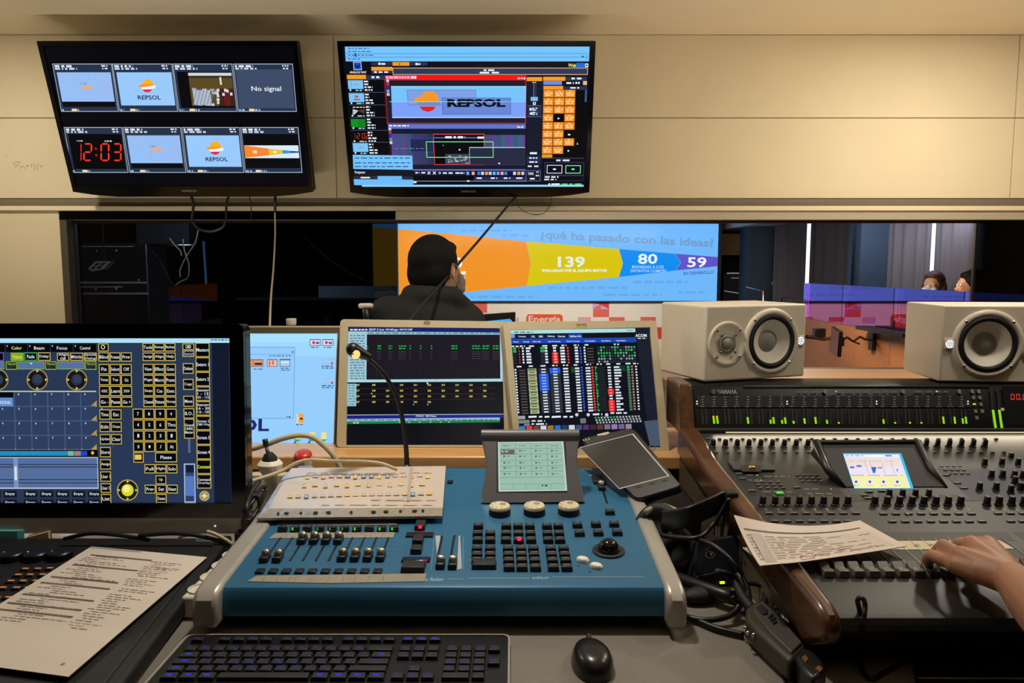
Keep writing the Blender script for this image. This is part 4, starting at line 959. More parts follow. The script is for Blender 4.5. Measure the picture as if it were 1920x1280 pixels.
for i in range(-3, 6): ru(70 + i * 92, 798, 74 + i * 92, 964, (60, 80, 120))
ru(74, 798, 104, 964, (120, 146, 190)); a.text(82, 846, 96, 922, 'I', TX)
for j in range(2):
    for i in range(-2, 6):
        x = 18 + i * 89 + (26 if i > 0 else 0); key(x, 980 + j * 48, x + 78, 1020 + j * 48, 'Empty' if i >= 0 else '', TX, (30, 38, 56), (16, 20, 32))
ru(-240, 1062, 556, 1066, BG2)
# key pad columns
def col(x, y, dx, dy, rows, w_, h_, drift=0):
    for j, r_ in enumerate(rows):
        for i, t_ in enumerate(r_):
            if t_ is None: continue
            xx = x + i * dx + j * drift; yy = y + j * dy; key(xx, yy, xx + w_, yy + h_, t_)
key(548, 160, 606, 204, ''); a.ring(575, 180, 12, 4, TX)
col(549, 210, 63, 60, [['Blind', 'Freeze', 'Prvw']], 60, 50)
col(551, 275, 62, 61, [['Fix', 'Select', 'Off'], ['Temp', 'Top', 'On'], ['<<<', 'Learn', '>>>'], ['Go -', 'Pause', 'Go +']], 60, 56, 1)
col(555, 528, 63, 69, [['Time', 'Esc'], ['Edit', 'Oops'], ['Update', 'Clear']], 60, 56, 1)
col(558, 738, 63, 68, [['Store'], ['Assign'], ['User 1']], 60, 56, 1); col(562, 940, 63, 60, [['User 2'], ['List']], 58, 52, 1)
col(795, 158, 62, 53, [['Tools', 'Setup', 'Backup'], ['Assign', 'Align', 'Help']], 60, 46, 1)
col(797, 274, 62, 61, [['View', 'Effect', 'Goto'], ['Page', 'Macro', 'Preset'], ['Sequ', 'Cue', 'Exec'], ['Channel', 'Fixture', 'Group']], 60, 57, 1)
col(740, 524, 62, 61, [['7', '8', '9', '+'], ['4', '5', '6', 'Thru'], ['1', '2', '3', '-'], ['0', '.', '/', 'At']], 60, 57, 1)
key(744, 768, 802, 824, '', TX); ru(752, 780, 790, 808, (226, 200, 70)); key(866, 768, 988, 822, 'Please')
col(806, 834, 62, 60, [['Full', 'Hight', 'Solo']], 60, 50); key(868, 896, 928, 944, 'Up'); col(808, 948, 62, 50, [['Prev', 'Set', 'Next']], 60, 48); key(870, 1000, 930, 1048, 'Down')
key(1018, 160, 1084, 196, 'CMD', TX); key(1018, 200, 1084, 234, 'Shortcut', (150, 170, 240)); key(1020, 270, 1080, 328, 'Delete'); key(1022, 358, 1080, 418, 'Copy'); key(1023, 452, 1082, 512, 'Move'); key(1024, 522, 1084, 578, 'B.O.'); key(1026, 580, 1086, 690, 'Grand|100%|Master')
ru(1050, 690, 1062, 768, (120, 140, 180)); ru(1053, 690, 1059, 764, (50, 62, 90)); key(1026, 830, 1092, 1046, '', TX, (200, 210, 225), (84, 120, 190)); ru(1036, 838, 1082, 880, (22, 28, 44)); ru(1036, 880, 1082, 900, (50, 70, 120)); ru(1036, 1010, 1082, 1040, (44, 60, 100))
for i, t_ in enumerate(('Masters', 'Extern 1', 'Extern 2', 'Executor|1 - 15|101 - 115', 'Executor|16 - 30|116 - 130', 'Screen 2|CMD Wing', 'Screen 3', 'Screen 4', 'Command', 'Command|Overlay')):
    key(1090 + i, 156 + i * 81.5, 1170 + i, 235 + i * 81.5, t_, (220, 230, 90) if t_ == 'Command' else TX)
ru(1182, 156, 1290, 1050, (18, 26, 44))
a.disc(1141, 1010, 28, (150, 140, 90)); a.ring(1141, 1010, 28, 5, (190, 180, 120)); a.rect(1126, 1006, 1156, 1014, (250, 230, 150)); a.rect(1137, 995, 1145, 1025, (250, 230, 150))
a.disc(712, 978, 60, (26, 26, 24)); a.ring(712, 978, 60, 6, (178, 158, 84)); a.disc(712, 978, 34, (216, 216, 40)); a.disc(706, 970, 20, (240, 240, 130))
for dx, dy in ((0, -48), (0, 48), (-48, 0), (48, 0)): a.disc(712 + dx, 978 + dy, 9, (228, 200, 96), n=3)
a.build('screen', M['scr'], tm)
# ---------------- cream monitor behind it with a pale blue desktop
pb = P(560, 838, 1.87); PL = Plane(pb, (1, 0, 0), (0, math.sin(R(9)), math.cos(R(9))))
lm = monitor(PL, [(330, 611), (641, 611), (634, 838), (322, 838)], [(345, 625), (633, 625), (626, 835), (337, 835)], 'cream monitor with a pale blue desktop screen, between the touch monitor and the middle one', M['cream'], 0.05, True, 0.006, None, z_c)
a = Art(PL, (450, 580, 0.265625), -0.002, 4e-5)
back(a, [(342, 624), (634, 624.4), (627, 836), (335, 836)], (150, 206, 252)); D_ = (60, 96, 150)
a.shape([(-300, 174), (692, 174), (690, 230), (-300, 230)], (166, 226, 255)); a.shape([(-300, 230), (688, 230), (684, 330), (-300, 330)], (158, 216, 254))
def wr(x0, y0, x1, y1, c):
    k = -0.034; f = lambda x, y: (x + (y - 170) * k * max(0, (x - 60)) / 620, y); a.shape([f(x0, y0), f(x1, y0), f(x1, y1), f(x0, y1)], c)
wr(-200, 264, 390, 770, (110, 150, 200)); wr(-200, 268, 386, 766, (150, 204, 252)); wr(-200, 314, 386, 318, (120, 170, 220))
for x, c in ((34, (236, 150, 90)), (92, (236, 150, 90)), (192, (240, 190, 170)), (284, (170, 205, 240))):
    wr(x, 352, x + 74, 404, (90, 100, 130)); wr(x + 4, 358, x + 70, 400, c)
wr(104, 376, 158, 392, (60, 40, 60)); wr(206, 364, 216, 396, (220, 80, 70)); wr(230, 362, 240, 390, (220, 80, 70)); wr(290, 366, 350, 378, (220, 236, 250)); a.dash(96, 418, 160, 424, D_, 30); a.dash(288, 412, 356, 418, D_, 30); wr(280, 350, 362, 354, (60, 90, 150)); a.dash(290, 424, 350, 430, D_, 24)
wr(50, 450, 72, 470, (236, 180, 150)); wr(52, 478, 70, 496, (236, 190, 180)); a.dash(206, 324, 360, 330, D_, 24); a.disc(372, 300, 6, D_); a.rect(344, 752, 356, 764, D_); a.dash(326, 754, 340, 760, D_, 12)
for x in (494, 584):
    wr(x, 210, x + 78, 256, (70, 80, 120)); wr(x + 4, 216, x + 74, 252, (226, 220, 240)); a.disc(x + 26, 234, 11, (200, 60, 80)); a.rect(x + 42, 228, x + 66, 244, (90, 90, 150)); a.dash(x + 8, 264, x + 68, 271, D_, 30)
for y in (352, 490):
    a.dash(586, y, 656, y + 4, (170, 180, 210), 30); a.dash(580, y + 26, 640, y + 31, (190, 170, 190), 24); a.disc(650, y + 28, 9, (220, 70, 90)); a.dash(576, y + 44, 662, y + 52, D_, 30); a.dash(578, y + 58, 658, y + 65, D_, 30)
a.rect(402, 738, 426, 800, (240, 224, 140)); a.rect(412, 736, 448, 762, (242, 160, 70)); a.rect(414, 766, 448, 798, (242, 160, 70)); a.rect(422, 764, 444, 776, (60, 30, 50)); a.dash(396, 808, 452, 816, D_, 30)
for x in (392, 492, 574):
    a.rect(x, 866 if x > 400 else 884, x + 36, 920, (236, 226, 140)); a.shape([(x - 10, 916), (x + 44, 916), (x + 26, 928), (x - 2, 936)], (50, 170, 130)); a.shape([(x - 20, 944), (x, 928), (x + 4, 942)], (30, 60, 140)); a.dash(x - 8, 950, x + 44, 957, D_, 30)
NV2 = (34, 38, 120)
a.text(-340, 770, 204, 860, 'REPSOL', NV2, .03)
a.build('screen', M['scr'], lm)
a = Art(PL, (0, 0, 1), 0.0061, 2e-4); a.shape([(345, 613.5), (636, 613.5), (633, 624.5), (345, 624.5)], (104, 92, 74)); a.shape([(634, 614), (640, 613.5), (633, 837), (627, 836)], (104, 92, 74)); a.build('inner_bezel', M['ink'], lm)
# ---------------- middle silver-cream monitor
pb = P(795, 836, 1.83); PL = Plane(pb, (1, 0, 0), (0, math.sin(R(10)), math.cos(R(10))))
hm = monitor(PL, [(639, 598.5), (951, 603), (957, 838), (632, 838)], [(653.5, 612.5), (941, 615.5), (946, 834), (649.5, 834)], 'cream monitor in the middle of the desk showing black cue tables with yellow numbers', M['cream'], 0.05, True, 0.012, None, z_c)
a = Art(PL, (450, 580, 0.265625), -0.002, 4e-5); back(a, [(652, 611), (942, 614), (948, 836), (648, 836)], (12, 14, 22)); T2 = (226, 236, 240)
a.shape([(768, 124), (1846, 136), (1846, 160), (768, 152)], (22, 34, 110)); a.dash(778, 138, 900, 148, T2, 22); a.text(912, 135, 1218, 153, 'EDIT 2 lum 1014/logo 101V110P', T2, .02)
a.shape([(768, 154), (1846, 162), (1848, 178), (768, 176)], (150, 190, 206)); a.dash(900, 164, 1830, 170, (70, 100, 120), 40)
a.shape([(766, 154), (896, 155), (892, 496), (760, 512)], (160, 200, 214))
for j in range(17): a.dash(778, 180 + j * 19, 880, 188 + j * 19, (90, 126, 146), 26)
a.shape([(897, 176), (1832, 180), (1834, 488), (892, 492)], (26, 22, 30))
for j in range(16): a.rect(897, 194 + j * 19, 1832, 195.5 + j * 19, (48, 44, 54))
for i in range(13): a.line(968 + i * 74, 178, 966 + i * 75, 488, (44, 38, 48), 1.4)
G_ = (30, 170, 80)
for x, w_ in ((972, 24), (1050, 24), (1122, 50), (1198, 8), (1272, 8), (1348, 8), (1494, 40), (1640, 58), (1712, 46), (1786, 44), (898, 6)):
    a.dash(x, 253, x + w_, 262, G_, 20); a.dash(x, 271, x + w_, 280, G_, 20)
    for j in range(4): a.dash(x, 296 + j * 16, x + w_, 302 + j * 16, (70, 54, 70), 16)
a.shape([(760, 496), (1852, 488), (1854, 508), (760, 514)], (174, 216, 226)); a.line(1386, 492, 1386, 508, (110, 150, 170), 3); a.shape([(1834, 164), (1850, 164), (1855, 508), (1838, 490)], (170, 210, 222))
a.shape([(760, 524), (822, 524), (820, 682), (757, 682)], (150, 196, 210))
for j in range(8): a.dash(766, 532 + j * 19, 812, 538 + j * 19, (80, 120, 140), 22)
Y2 = (214, 206, 96)
for j, y in enumerate((526, 566, 606, 646)):
    for i in range(10 if j < 3 else 6):
        x = 820 + i * 98 + (14 if i else 0) - (0 if i else 0)
        if (j, i) == (0, 2): continue
        a.text(x, y, x + 24, y + 13, '%d' % (207 + i + j * 10) if j < 3 else '%d' % (237 + i), Y2, .03)
    if j: a.line(822, y - 12 + 4, 1800, y - 14 - (2 if j == 3 else 0) + 2, (86, 34, 40), 2.5)
for x, y in ((926, 590), (1222, 668), (1322, 668)): a.dash(x, y, x + 8, y + 6, T2, 8)
a.shape([(1318, 508), (1332, 524), (1324, 526), (1320, 530)], T2)
a.shape([(756, 746), (1858, 738), (1858, 764), (756, 770)], (24, 30, 140)); a.shape([(756, 743), (1858, 736), (1858, 740), (756, 747)], (190, 206, 226)); a.text(1240, 746, 1385, 759, 'CUE # 2  Q02 Name', T2, .02)
a.shape([(756, 772), (1834, 762), (1834, 782), (756, 790)], (150, 186, 200)); a.dash(770, 776, 1810, 782, (70, 100, 116), 40); a.shape([(756, 790), (1834, 780), (1834, 796), (756, 808)], (22, 130, 70)); a.dash(800, 796, 838, 804, T2, 30)
for x in (1120, 1188, 1262, 1338, 1410, 1470): a.rect(x, 793, x + 12, 797, T2)
a.build('screen', M['scr'], hm)
a = Art(PL, (450, 580, 0.265625), 0.0064, 1e-4); a.disc(1320, 93, 15, (70, 64, 52)); a.disc(1320, 93, 12.5, (196, 182, 150)); a.text(1311, 83, 1330, 103, 'hp', (40, 36, 30), .01); a.rect(1298, 84, 1303, 104, (70, 64, 52)); a.rect(1337, 84, 1342, 104, (70, 64, 52)); a.build('maker_badge', M['ink'], hm)
# ---------------- right cream monitor, turned and leaning back
ps_ = R(11); tl = R(14); pb = P(1105, 842, 1.76)
PL = Plane(pb, (math.cos(ps_), math.sin(ps_), 0), (-math.sin(ps_) * math.sin(tl), math.cos(ps_) * math.sin(tl), math.cos(tl)))
sm = monitor(PL, [(942, 604), (1229, 601.5), (1254, 852), (966, 856)], [(956, 619), (1217.5, 614), (1239, 838), (976, 842)], 'cream monitor tilted back, showing a routing matrix with red and blue cells', M['cream'], 0.05, True, 0.010, None, z_c)
a = Art(PL, (930, 590, 0.2890625), -0.002, 4e-5); back(a, [(955, 618), (1219, 613), (1240, 840), (975, 844)], (14, 16, 26)); T3 = (220, 230, 238)
GR, RE, BU = (40, 176, 90), (236, 40, 40), (40, 90, 214)
a.shape([(904, 88), (994, 84), (1064, 850), (1000, 850)], (26, 30, 44)); a.shape([(960, 690), (1050, 680), (1066, 850), (1000, 850)], (70, 84, 104))
a.shape([(94, 100), (902, 88), (904, 112), (96, 124)], (176, 222, 220)); a.dash(116, 110, 240, 116, (70, 110, 110), 30); a.dash(844, 98, 890, 103, (70, 110, 110), 12)
a.shape([(97, 128), (560, 124), (562, 150), (98, 156)], (20, 28, 60)); a.shape([(98, 156), (908, 146), (910, 178), (100, 188)], (26, 70, 176)); a.shape([(468, 126), (558, 124), (560, 150), (470, 152)], (26, 70, 176))
for x, t_ in ((146, 'Company'), (228, 'CAL'), (278, 'RMS'), (334, 'Galaxy'), (402, 'Overview'), (478, 'Galileo 616')): a.text(x, 136 - x * .008, x + (26 if len(t_) < 4 else 48 if t_ != 'Galileo 616' else 74), 149 - x * .008, t_, T3, .02)
for x, t_ in ((112, 'Project'), (176, 'Settings'), (236, 'Galileo Map'), (338, 'Input Processing'), (456, 'Output Processing'), (576, 'Summing Matrix'), (684, 'Input Meters'), (778, 'Output Meters')): a.text(x, 172 - x * .012, x + len(t_) * 5.0, 183 - x * .012, t_, T3, .02)
a.text(904, 124, 978, 144, 'ACOM', T3, .03); a.dash(918, 150, 978, 155, T3, 26)
a.rect(96, 126, 122, 150, (110, 160, 220))
def kx(x, y): return x + (y - 200) * 0.07
for j in range(6):
    y = 214 + j * 18.5 - 2
    def e(x0, x1, c, dy=0, h=11): 
        yy = y - (x0 - 120) * .012 + dy; a.rect(kx(x0, y), yy, kx(x1, y), yy + h, c)
    e(108, 130, GR if j < 2 else (30, 36, 48), -1, 15); e(144, 152, (190, 60, 60)); e(166, 178, T3); e(192, 190 + random.choice((44, 34, 26)), T3); e(286, 312, GR if j < 2 else (40, 40, 60), -1, 14); e(314, 332, T3)
    if j >= 2: e(360, 400, RE, -2, 16); e(372, 390, (255, 160, 150))
    else: e(368, 388, T3)
    e(414, 444, T3); a.disc(kx(464, y), y + 4, 6.5, (236, 60, 60)); e(508, 530, T3); a.disc(kx(546, y), y + 3, 6.5, (50, 90, 220)); e(566, 578, T3); e(586, 632, (20, 22, 30), -2, 14); e(588, 630, (120, 104, 84), 12, 2)
    for i in range(14): e(662 + i * 18 - 6, 674 + i * 18 - 6, GR if random.random() < (.45 if j < 4 else .02) else ((150, 160, 165) if random.random() < .35 else (46, 56, 56)), 0, 12)
for x, y in ((118, 204), (146, 205), (170, 203), (230, 203), (316, 201), (380, 200), (440, 198), (520, 197), (590, 195), (780, 191), (150, 336), (228, 333), (304, 331), (380, 329), (450, 327), (520, 325), (598, 322), (668, 320), (730, 319), (796, 318), (856, 316), (905, 316)): a.dash(x - 16, y - 4, x + 18, y + 4, T3, 30)
for j in range(16):
    y = 352 + j * 18.4
    def e(x0, x1, c, dy=0, h=10):
        yy = y - (x0 - 120) * .03 + dy; s_ = (y - 352) * .07; a.rect(x0 + s_, yy, x1 + s_, yy + h, c)
    e(120, 132, T3); e(146, 192, (30, 30, 36), 0, 14); e(150, 190, (130, 110, 86), 10, 2); e(204, 262, (190, 200, 150) if j % 2 else (150, 160, 120), -1, 15); e(212, 252, (70, 80, 60), 3, 5)
    e(276, 338, BU if 2 <= j <= 7 else (40, 44, 54), -1, 16); e(292, 322, (140, 180, 250) if 2 <= j <= 7 else T3, 3, 7); e(346, 416, BU if j < 2 else (44, 48, 58), -1, 16); e(368, 396, (160, 190, 250) if j < 2 else T3, 3, 7); e(434, 468, T3, 2, 9)
    if j < 2: e(486, 540, (24, 70, 40), -2, 17)
    e(512, 540, T3, 2, 9); s_ = (y - 352) * .07; a.disc(554 + s_, y - 10, 6.5, (50, 90, 220)); e(580, 612, T3, 2, 9); a.disc(624 + s_, y - 12, 7, (236, 60, 60)); e(640, 646 + random.choice((0, 0, 8, 14)), GR, 0, 13); e(652, 706, (30, 34, 36), 0, 14)
    if j in (8, 9, 12, 13, 14, 15): e(714, 754, RE, -1, 17); e(724, 742, (255, 150, 140), 3, 6)
    else: e(722, 744, T3, 2, 9)
    if j < 2: e(760, 838, (24, 56, 34), -2, 17)
    e(764, 764 + random.choice((26, 36, 46)), T3, 2, 9); e(848, 866, GR if j < 2 else (70, 120, 90), 0, 14); e(874, 888, (170, 120, 110), 0, 11); e(902, 914, T3, 2, 9)
a.rect(138, 656, 190, 676, (150, 160, 160)); a.rect(138, 684, 218, 702, (120, 130, 130)); a.rect(182, 706, 220, 718, (120, 130, 130)); a.dash(210, 656, 500, 666, T3, 50); a.dash(230, 684, 318, 692, T3, 40); a.dash(230, 704, 330, 712, T3, 40)
for x in (524, 598, 718): a.disc(x, 648, 11, (200, 206, 206))
a.dash(628, 640, 690, 650, T3, 40); a.dash(742, 632, 850, 641, T3, 40); a.rect(546, 672, 584, 702, (110, 120, 120))
for j in range(3):
    for i in range(15): a.rect(640 + i * 20 + j * 6, 662 + j * 16 - i * .7, 652 + i * 20 + j * 6, 673 + j * 16 - i * .7, GR if j == 0 and i in (0, 1, 5, 6) else (170, 178, 180))
for i, c in enumerate(((40, 130, 190), (200, 70, 60), (120, 60, 50), (210, 210, 220), (150, 120, 60), (40, 110, 200), (40, 60, 90), (200, 220, 220), (60, 80, 130), (90, 50, 100), (60, 40, 60), (90, 60, 50), (120, 110, 130), (150, 120, 170), (110, 100, 140), (160, 130, 150))):
    a.rect(150 + i * 46, 722 - i * .9, 190 + i * 46, 752 - i * .9, c)
a.build('screen', M['scr'], sm)
a = Art(PL, (930, 590, 0.2890625), 0.0064, 1e-4); a.rect(518, 52, 592, 78, (222, 200, 130)); a.text(522, 58, 588, 72, 'SERVER', (90, 70, 40), .02); a.build('label_sticker', M['ink'], sm)
# ================================================================ blue lighting console
cf = (1.14, 0.822); cb = (1.69, 0.864)
CP = Plane((0, cf[0], cf[1]), (1, 0, 0), (0, cb[0] - cf[0], cb[1] - cf[1]))
xL0, xL1 = -0.502, -0.462; xR0, xR1 = 0.243, 0.2745
con = thing('lighting_console', (-0.11, 1.4, DESK), 'teal blue lighting console with silver end cheeks and a tilted grey display', 'console')
prof = [(1.70, 0.775), (1.70, 0.856), (1.69, 0.864), (1.148, 0.8226), (1.141, 0.820), (1.137, 0.815), (1.129, 0.785), (1.131, 0.777), (1.14, 0.773)]
m = MB(); m.profx(prof, xL1, xR0); m.build('body', M['blue'], con, smooth=30)
m = MB(); m.box(xL1 + 0.02, xR0 - 0.02, 1.17, 1.68, DESK + 0.001, 0.7735); m.build('underside', M['black'], con)
cp_ = [(1.705, 0.768), (1.705, 0.862), (1.69, 0.8695), (1.150, 0.8285), (1.124, 0.824), (1.110, 0.812), (1.107, 0.796), (1.108, 0.766)]
for x0, x1 in ((xL0, xL1), (xR0, xR1)):
    m = MB(); m.profx(cp_, x0, x1); m.build('end_cheek', M['silver'], con, bevel=0.008, seg=4)
z6 = (350, 840, 500 / 1778); z7 = (740, 780, 570 / 1737)
def cq(x, y, z=z6, h=0.0): return CP.uv(z[0] + x * z[2], z[1] + y * z[2], h)
# printed panel
a = Art(CP, z6, 0.0002, 5e-5); a2c = (150, 184, 200)
a.build
for i in range(4): a.rect(500, 620 + i * 33, 1400, 621.2 + i * 33, (50, 112, 146))
a.z = z7
a.text(168, 920, 282, 941, 'x fader', a2c, .01); a.text(787, 913, 884, 930, 'editor', a2c, .01)
a.rect(303, 928, 398, 930, a2c); a.rect(415, 924, 770, 926, a2c); a.rect(902, 916, 1420, 918, a2c)
a.shape([(233, 682), (262, 682), (250, 815), (243, 815)], (170, 178, 182)); a.shape([(366, 682), (374, 682), (384, 870), (356, 876)], (170, 178, 182))
for pts in ([(226, 690), (208, 878)], [(392, 690), (392, 878)], [(268, 684), (338, 684)]): a.line(*pts[0], *pts[1], (120, 164, 186), 2)
a.dash(1112, 334, 1190, 340, a2c, 60); a.rect(300, 352, 374, 356, (60, 112, 140)); a.frame(296, 370, 340, 390, (90, 130, 150), 2)
a.build('printed_legends', M['ink'], con)
for r_, nm in (((300, 373, 334, 387), 'card_slot'), ((62, 670, 224, 694), 'slot_strip')):
    u0, v0 = cq(r_[0], r_[3], z7); u1, v1 = cq(r_[2], r_[1], z7); m = MB(CP.M); m.box(u0, u1, v0, v1, 0.0002, 0.003); m.build(nm, M['black'], con)
# masking tape strips
def tape_strip(pts, lines):
    m = MB(CP.M); m.poly(ccw([cq(*p) for p in pts]), 0.0003, 0.0009); o = m.build('tape_strip', M['tape'], con)
    a = Art(CP, z6, 0.00095, 3e-5)
    for x0, y0, x1, y1 in lines: a.line(x0, y0, x1, y1, (84, 80, 70), 3)
    a.build('pencil_marks', M['ink'], o)
tape_strip([(548, 603), (592, 568), (1390, 562), (1376, 598)], [(676, 570, 655, 600), (1078, 566, 1062, 598), (1160, 568, 1200, 580), (1232, 566, 1220, 596), (1310, 566, 1298, 596)])
tape_strip([(404, 890), (468, 852), (1600, 838), (1584, 890), (960, 902)], [(518, 856, 505, 900), (605, 860, 590, 898), (690, 856, 676, 896), (735, 856, 706, 890), (800, 870, 850, 880), (880, 880, 910, 868), (950, 864, 918, 902), (1050, 856, 1036, 890), (1130, 854, 1116, 890), (1222, 852, 1205, 888), (1312, 850, 1308, 886)])
tape_strip([(600, 520), (650, 476), (1406, 472), (1400, 512)], [(680, 500, 900, 492), (1190, 498, 1340, 484)])
# ten slot faders
ufd = [cq(x, 728)[0] for x in (535, 622)]; du = (cq(1297, 728)[0] - cq(535, 728)[0]) / 9.0
u0 = ufd[0]; vt = cq(1100, 596)[1]; vb = cq(700, 752)[1]
capv = [cq(535, 762)[1]] * 2 + [cq(765, 640)[1]] * 4 + [cq(1042, 755)[1]] * 4
m = MB(); m.col = lin((20, 22, 26)); m.taper(0.0155, 0.026, 0, 0.010, 0.95); fcap = proto(m, 'fader_knob', M['navy'], bevel=0.002)
m = MB(); m.taper(0.0150, 0.018, 0.010, 0.019, 0.86, 0.5, 0.002); ftop = proto(m, 'metal_top', M['chrome'], bevel=0.004, seg=3)
m = MB(); m.box(-0.0018, 0.0018, 0, vt - vb, 0.0002, 0.0012); fslot = proto(m, 'fader_slot', M['black'])
for i in range(10):
    u = u0 + du * i
    place(fslot, 'fader_slot', CP.mat(u, vb), con)
    k = place(fcap, 'fader_knob', CP.mat(u, capv[i] + 0.010), con); place(ftop, 'metal_top', CP.mat(u, capv[i] + 0.012), k)
# flash buttons under the faders and lit keys above them
m = MB(); m.taper(0.0150, 0.0150, 0, 0.004, 0.92); fb = proto(m, 'flash_button', M['black'], bevel=0.001)
vfb = cq(880, 826)[1]; ufb = cq(490, 826)[0]; dfb = (cq(1275, 822)[0] - ufb) / 9
for i in range(10): place(fb, 'flash_button', CP.mat(ufb + dfb * i, vfb), con)
m = MB(); m.taper(0.0175, 0.0105, 0, 0.010, 0.85); mk = proto(m, 'select_key', M['black'], bevel=0.001)
vmk = cq(1000, 552)[1]; umk = cq(640, 552)[0]; dmk = (cq(1385, 548)[0] - umk) / 9
for i in range(10):
    k = place(mk, 'select_key', CP.mat(umk + dmk * i, vmk), con)
    if i in (1, 3, 4, 5, 6, 8, 9):
        q = MB(CP.mat(umk + dmk * i - 0.003, vmk)); q.col = lin((70, 200, 40) if i in (1, 6, 8, 9) else (36, 120, 40)); q.box(-0.0016, 0.0016, -0.0056, -0.0045, 0.004, 0.0095); q.build('green_lamp', M['scr'], k)
# transport block
def boxkey(x0, y0, x1, y1, z, nm='key', h=0.009, mat=None, k=0.9):
    u0, v0 = cq(x0, y1, z); u1, v1 = cq(x1, y0, z); m = MB(CP.mat((u0 + u1) / 2, (v0 + v1) / 2)); m.taper(u1 - u0, v1 - v0, 0, h, k); return m.build(nm, mat or M['key'], con, bevel=0.0012)
boxkey(1500, 612, 1585, 655, z6, 'go_key', 0.012); boxkey(1488, 672, 1575, 710, z6, 'pause_key', 0.010); boxkey(1422, 780, 1598, 832, z6, 'go_bar', 0.010)
k = boxkey(1516, 505, 1600, 552, z6, 'load_key', 0.010)
def lamp(x, y, w_, h_, z, col, par):
    u, v = cq(x, y, z, 0.0105); m = MB(CP.mat(u, v, 0.0103)); m.col = lin(col); m.box(-w_ / 2, w_ / 2, -h_ / 2, h_ / 2, 0, 0.0008); m.build('red_lamp', M['led'], par, bevel=0.0003)
lamp(1557, 526, 0.0062, 0.0115, z6, (255, 20, 60), k)
k = boxkey(1424, 734, 1630, 764, z6, 'readout', 0.004, M['blackg'])
a = Art(CP, z6, 0.0046); a.z = z6
for r_ in ((1578, 746, 1582, 766), (1582, 744, 1600, 748), (1600, 746, 1596, 764)): a.line(r_[0], r_[1], r_[2], r_[3], (250, 40, 40), 3.4)
a.build('red_digit', M['scr'], k)
# cross faders
for x, y0, y1, yc in ((270, 684, 806, 850), (340, 682, 806, 852)):
    u, v1 = cq(x + 2, y0, z7); v0 = cq(x, y1, z7)[1]; m = MB(CP.M); m.box(u - 0.002, u + 0.002, v0, v1, 0.0002, 0.0012); m.build('fader_slot', M['black'], con)
    u_, v_ = cq(x - 12, yc + 26, z7); k = place(fcap, 'fader_knob', CP.mat(u_, v_ + 0.012), con); place(ftop, 'metal_top', CP.mat(u_, v_ + 0.014), k)
# right slot fader
p0, p1 = cq(1172, 372, z7), cq(1214, 498, z7)
m = MB(CP.M); m.box(p1[0] - 0.002, p1[0] + 0.002, p1[1], p0[1], 0.0002, 0.0012); m.build('fader_slot', M['black'], con)
boxkey(1136, 348, 1196, 392, z7, 'black_stop', 0.008)
u_, v_ = cq(1184, 424, z7); k = place(fcap, 'fader_knob', CP.mat(u_, v_ + 0.008), con); place(ftop, 'metal_top', CP.mat(u_, v_ + 0.010), k)
# key blocks
m = MB(); m.taper(0.0195, 0.0150, 0, 0.009, 0.88); kk = proto(m, 'key', M['key'], bevel=0.0014)
m = MB(); m.col = lin((150, 150, 150)); m.box(-0.005, 0.005, 0.0008, 0.0022, 0.00905, 0.0092); kl = proto(m, 'key_legend', M['ink'])
def krow(xs, y):
    for x in xs:
        u, v = cq(x, y, z7, 0.006); o = place(kk, 'key', CP.mat(u, v), con); place(kl, 'key_legend', CP.mat(u, v), o)
for i, y in enumerate((622, 665, 702)):
    krow((478,) if i == 0 else (474, 546), y); krow((638 - i, 705 + i * 2, 772 + i * 4), y); krow((870 + i * 4, 935 + i * 5), y)
for i, y in enumerate((752, 786, 820, 858)):
    if i < 3: krow((470, 546), y)
    krow((648 + i * 2, 722 + i * 2, 793 + i * 4), y); krow((892 + i * 5, 966 + i * 6), y)
boxkey(438, 838, 584, 878, z7, 'enter_key')
lamp(712, 702, 0.0062, 0.0130, z7, (255, 20, 70), con)
for x, y in ((1044, 615), (1057, 662), (1150, 612), (1164, 660), (1254, 610), (1272, 658), (1230, 542)): krow((x,), y)
# trackball and its white buttons
u, v = cq(1222, 772, z7); m = MB(CP.mat(u, v)); m.lathe([(0.0285, 0), (0.0285, 0.003), (0.024, 0.0045), (0.0205, 0.003)], 32); tb = m.build('trackball_ring', M['blackm'], con, smooth=40)
m = MB(CP.mat(u, v)); m.ball((0, 0, 0.004), 0.0195, 28, 16); m.build('ball', M['blackg'], tb, smooth=True)
for x, y, r_ in ((1075, 828, -30), (1152, 864, -30)):
    u, v = cq(x, y, z7); m = MB(CP.mat(u, v, 0, R(r_))); m.lathe([(0.0115, 0), (0.0115, 0.004), (0.009, 0.0065), (0.0, 0.007)], 20, 1.0, 0.72); m.build('white_button', M['white'], con, smooth=40)
for x, y in ((1050, 856), (1115, 888)):
    u, v = cq(x, y, z7); m = MB(CP.mat(u, v)); m.lathe([(0.0015, 0.0002), (0.0015, 0.0006)], 8); m.build('pilot_hole', M['black'], con)
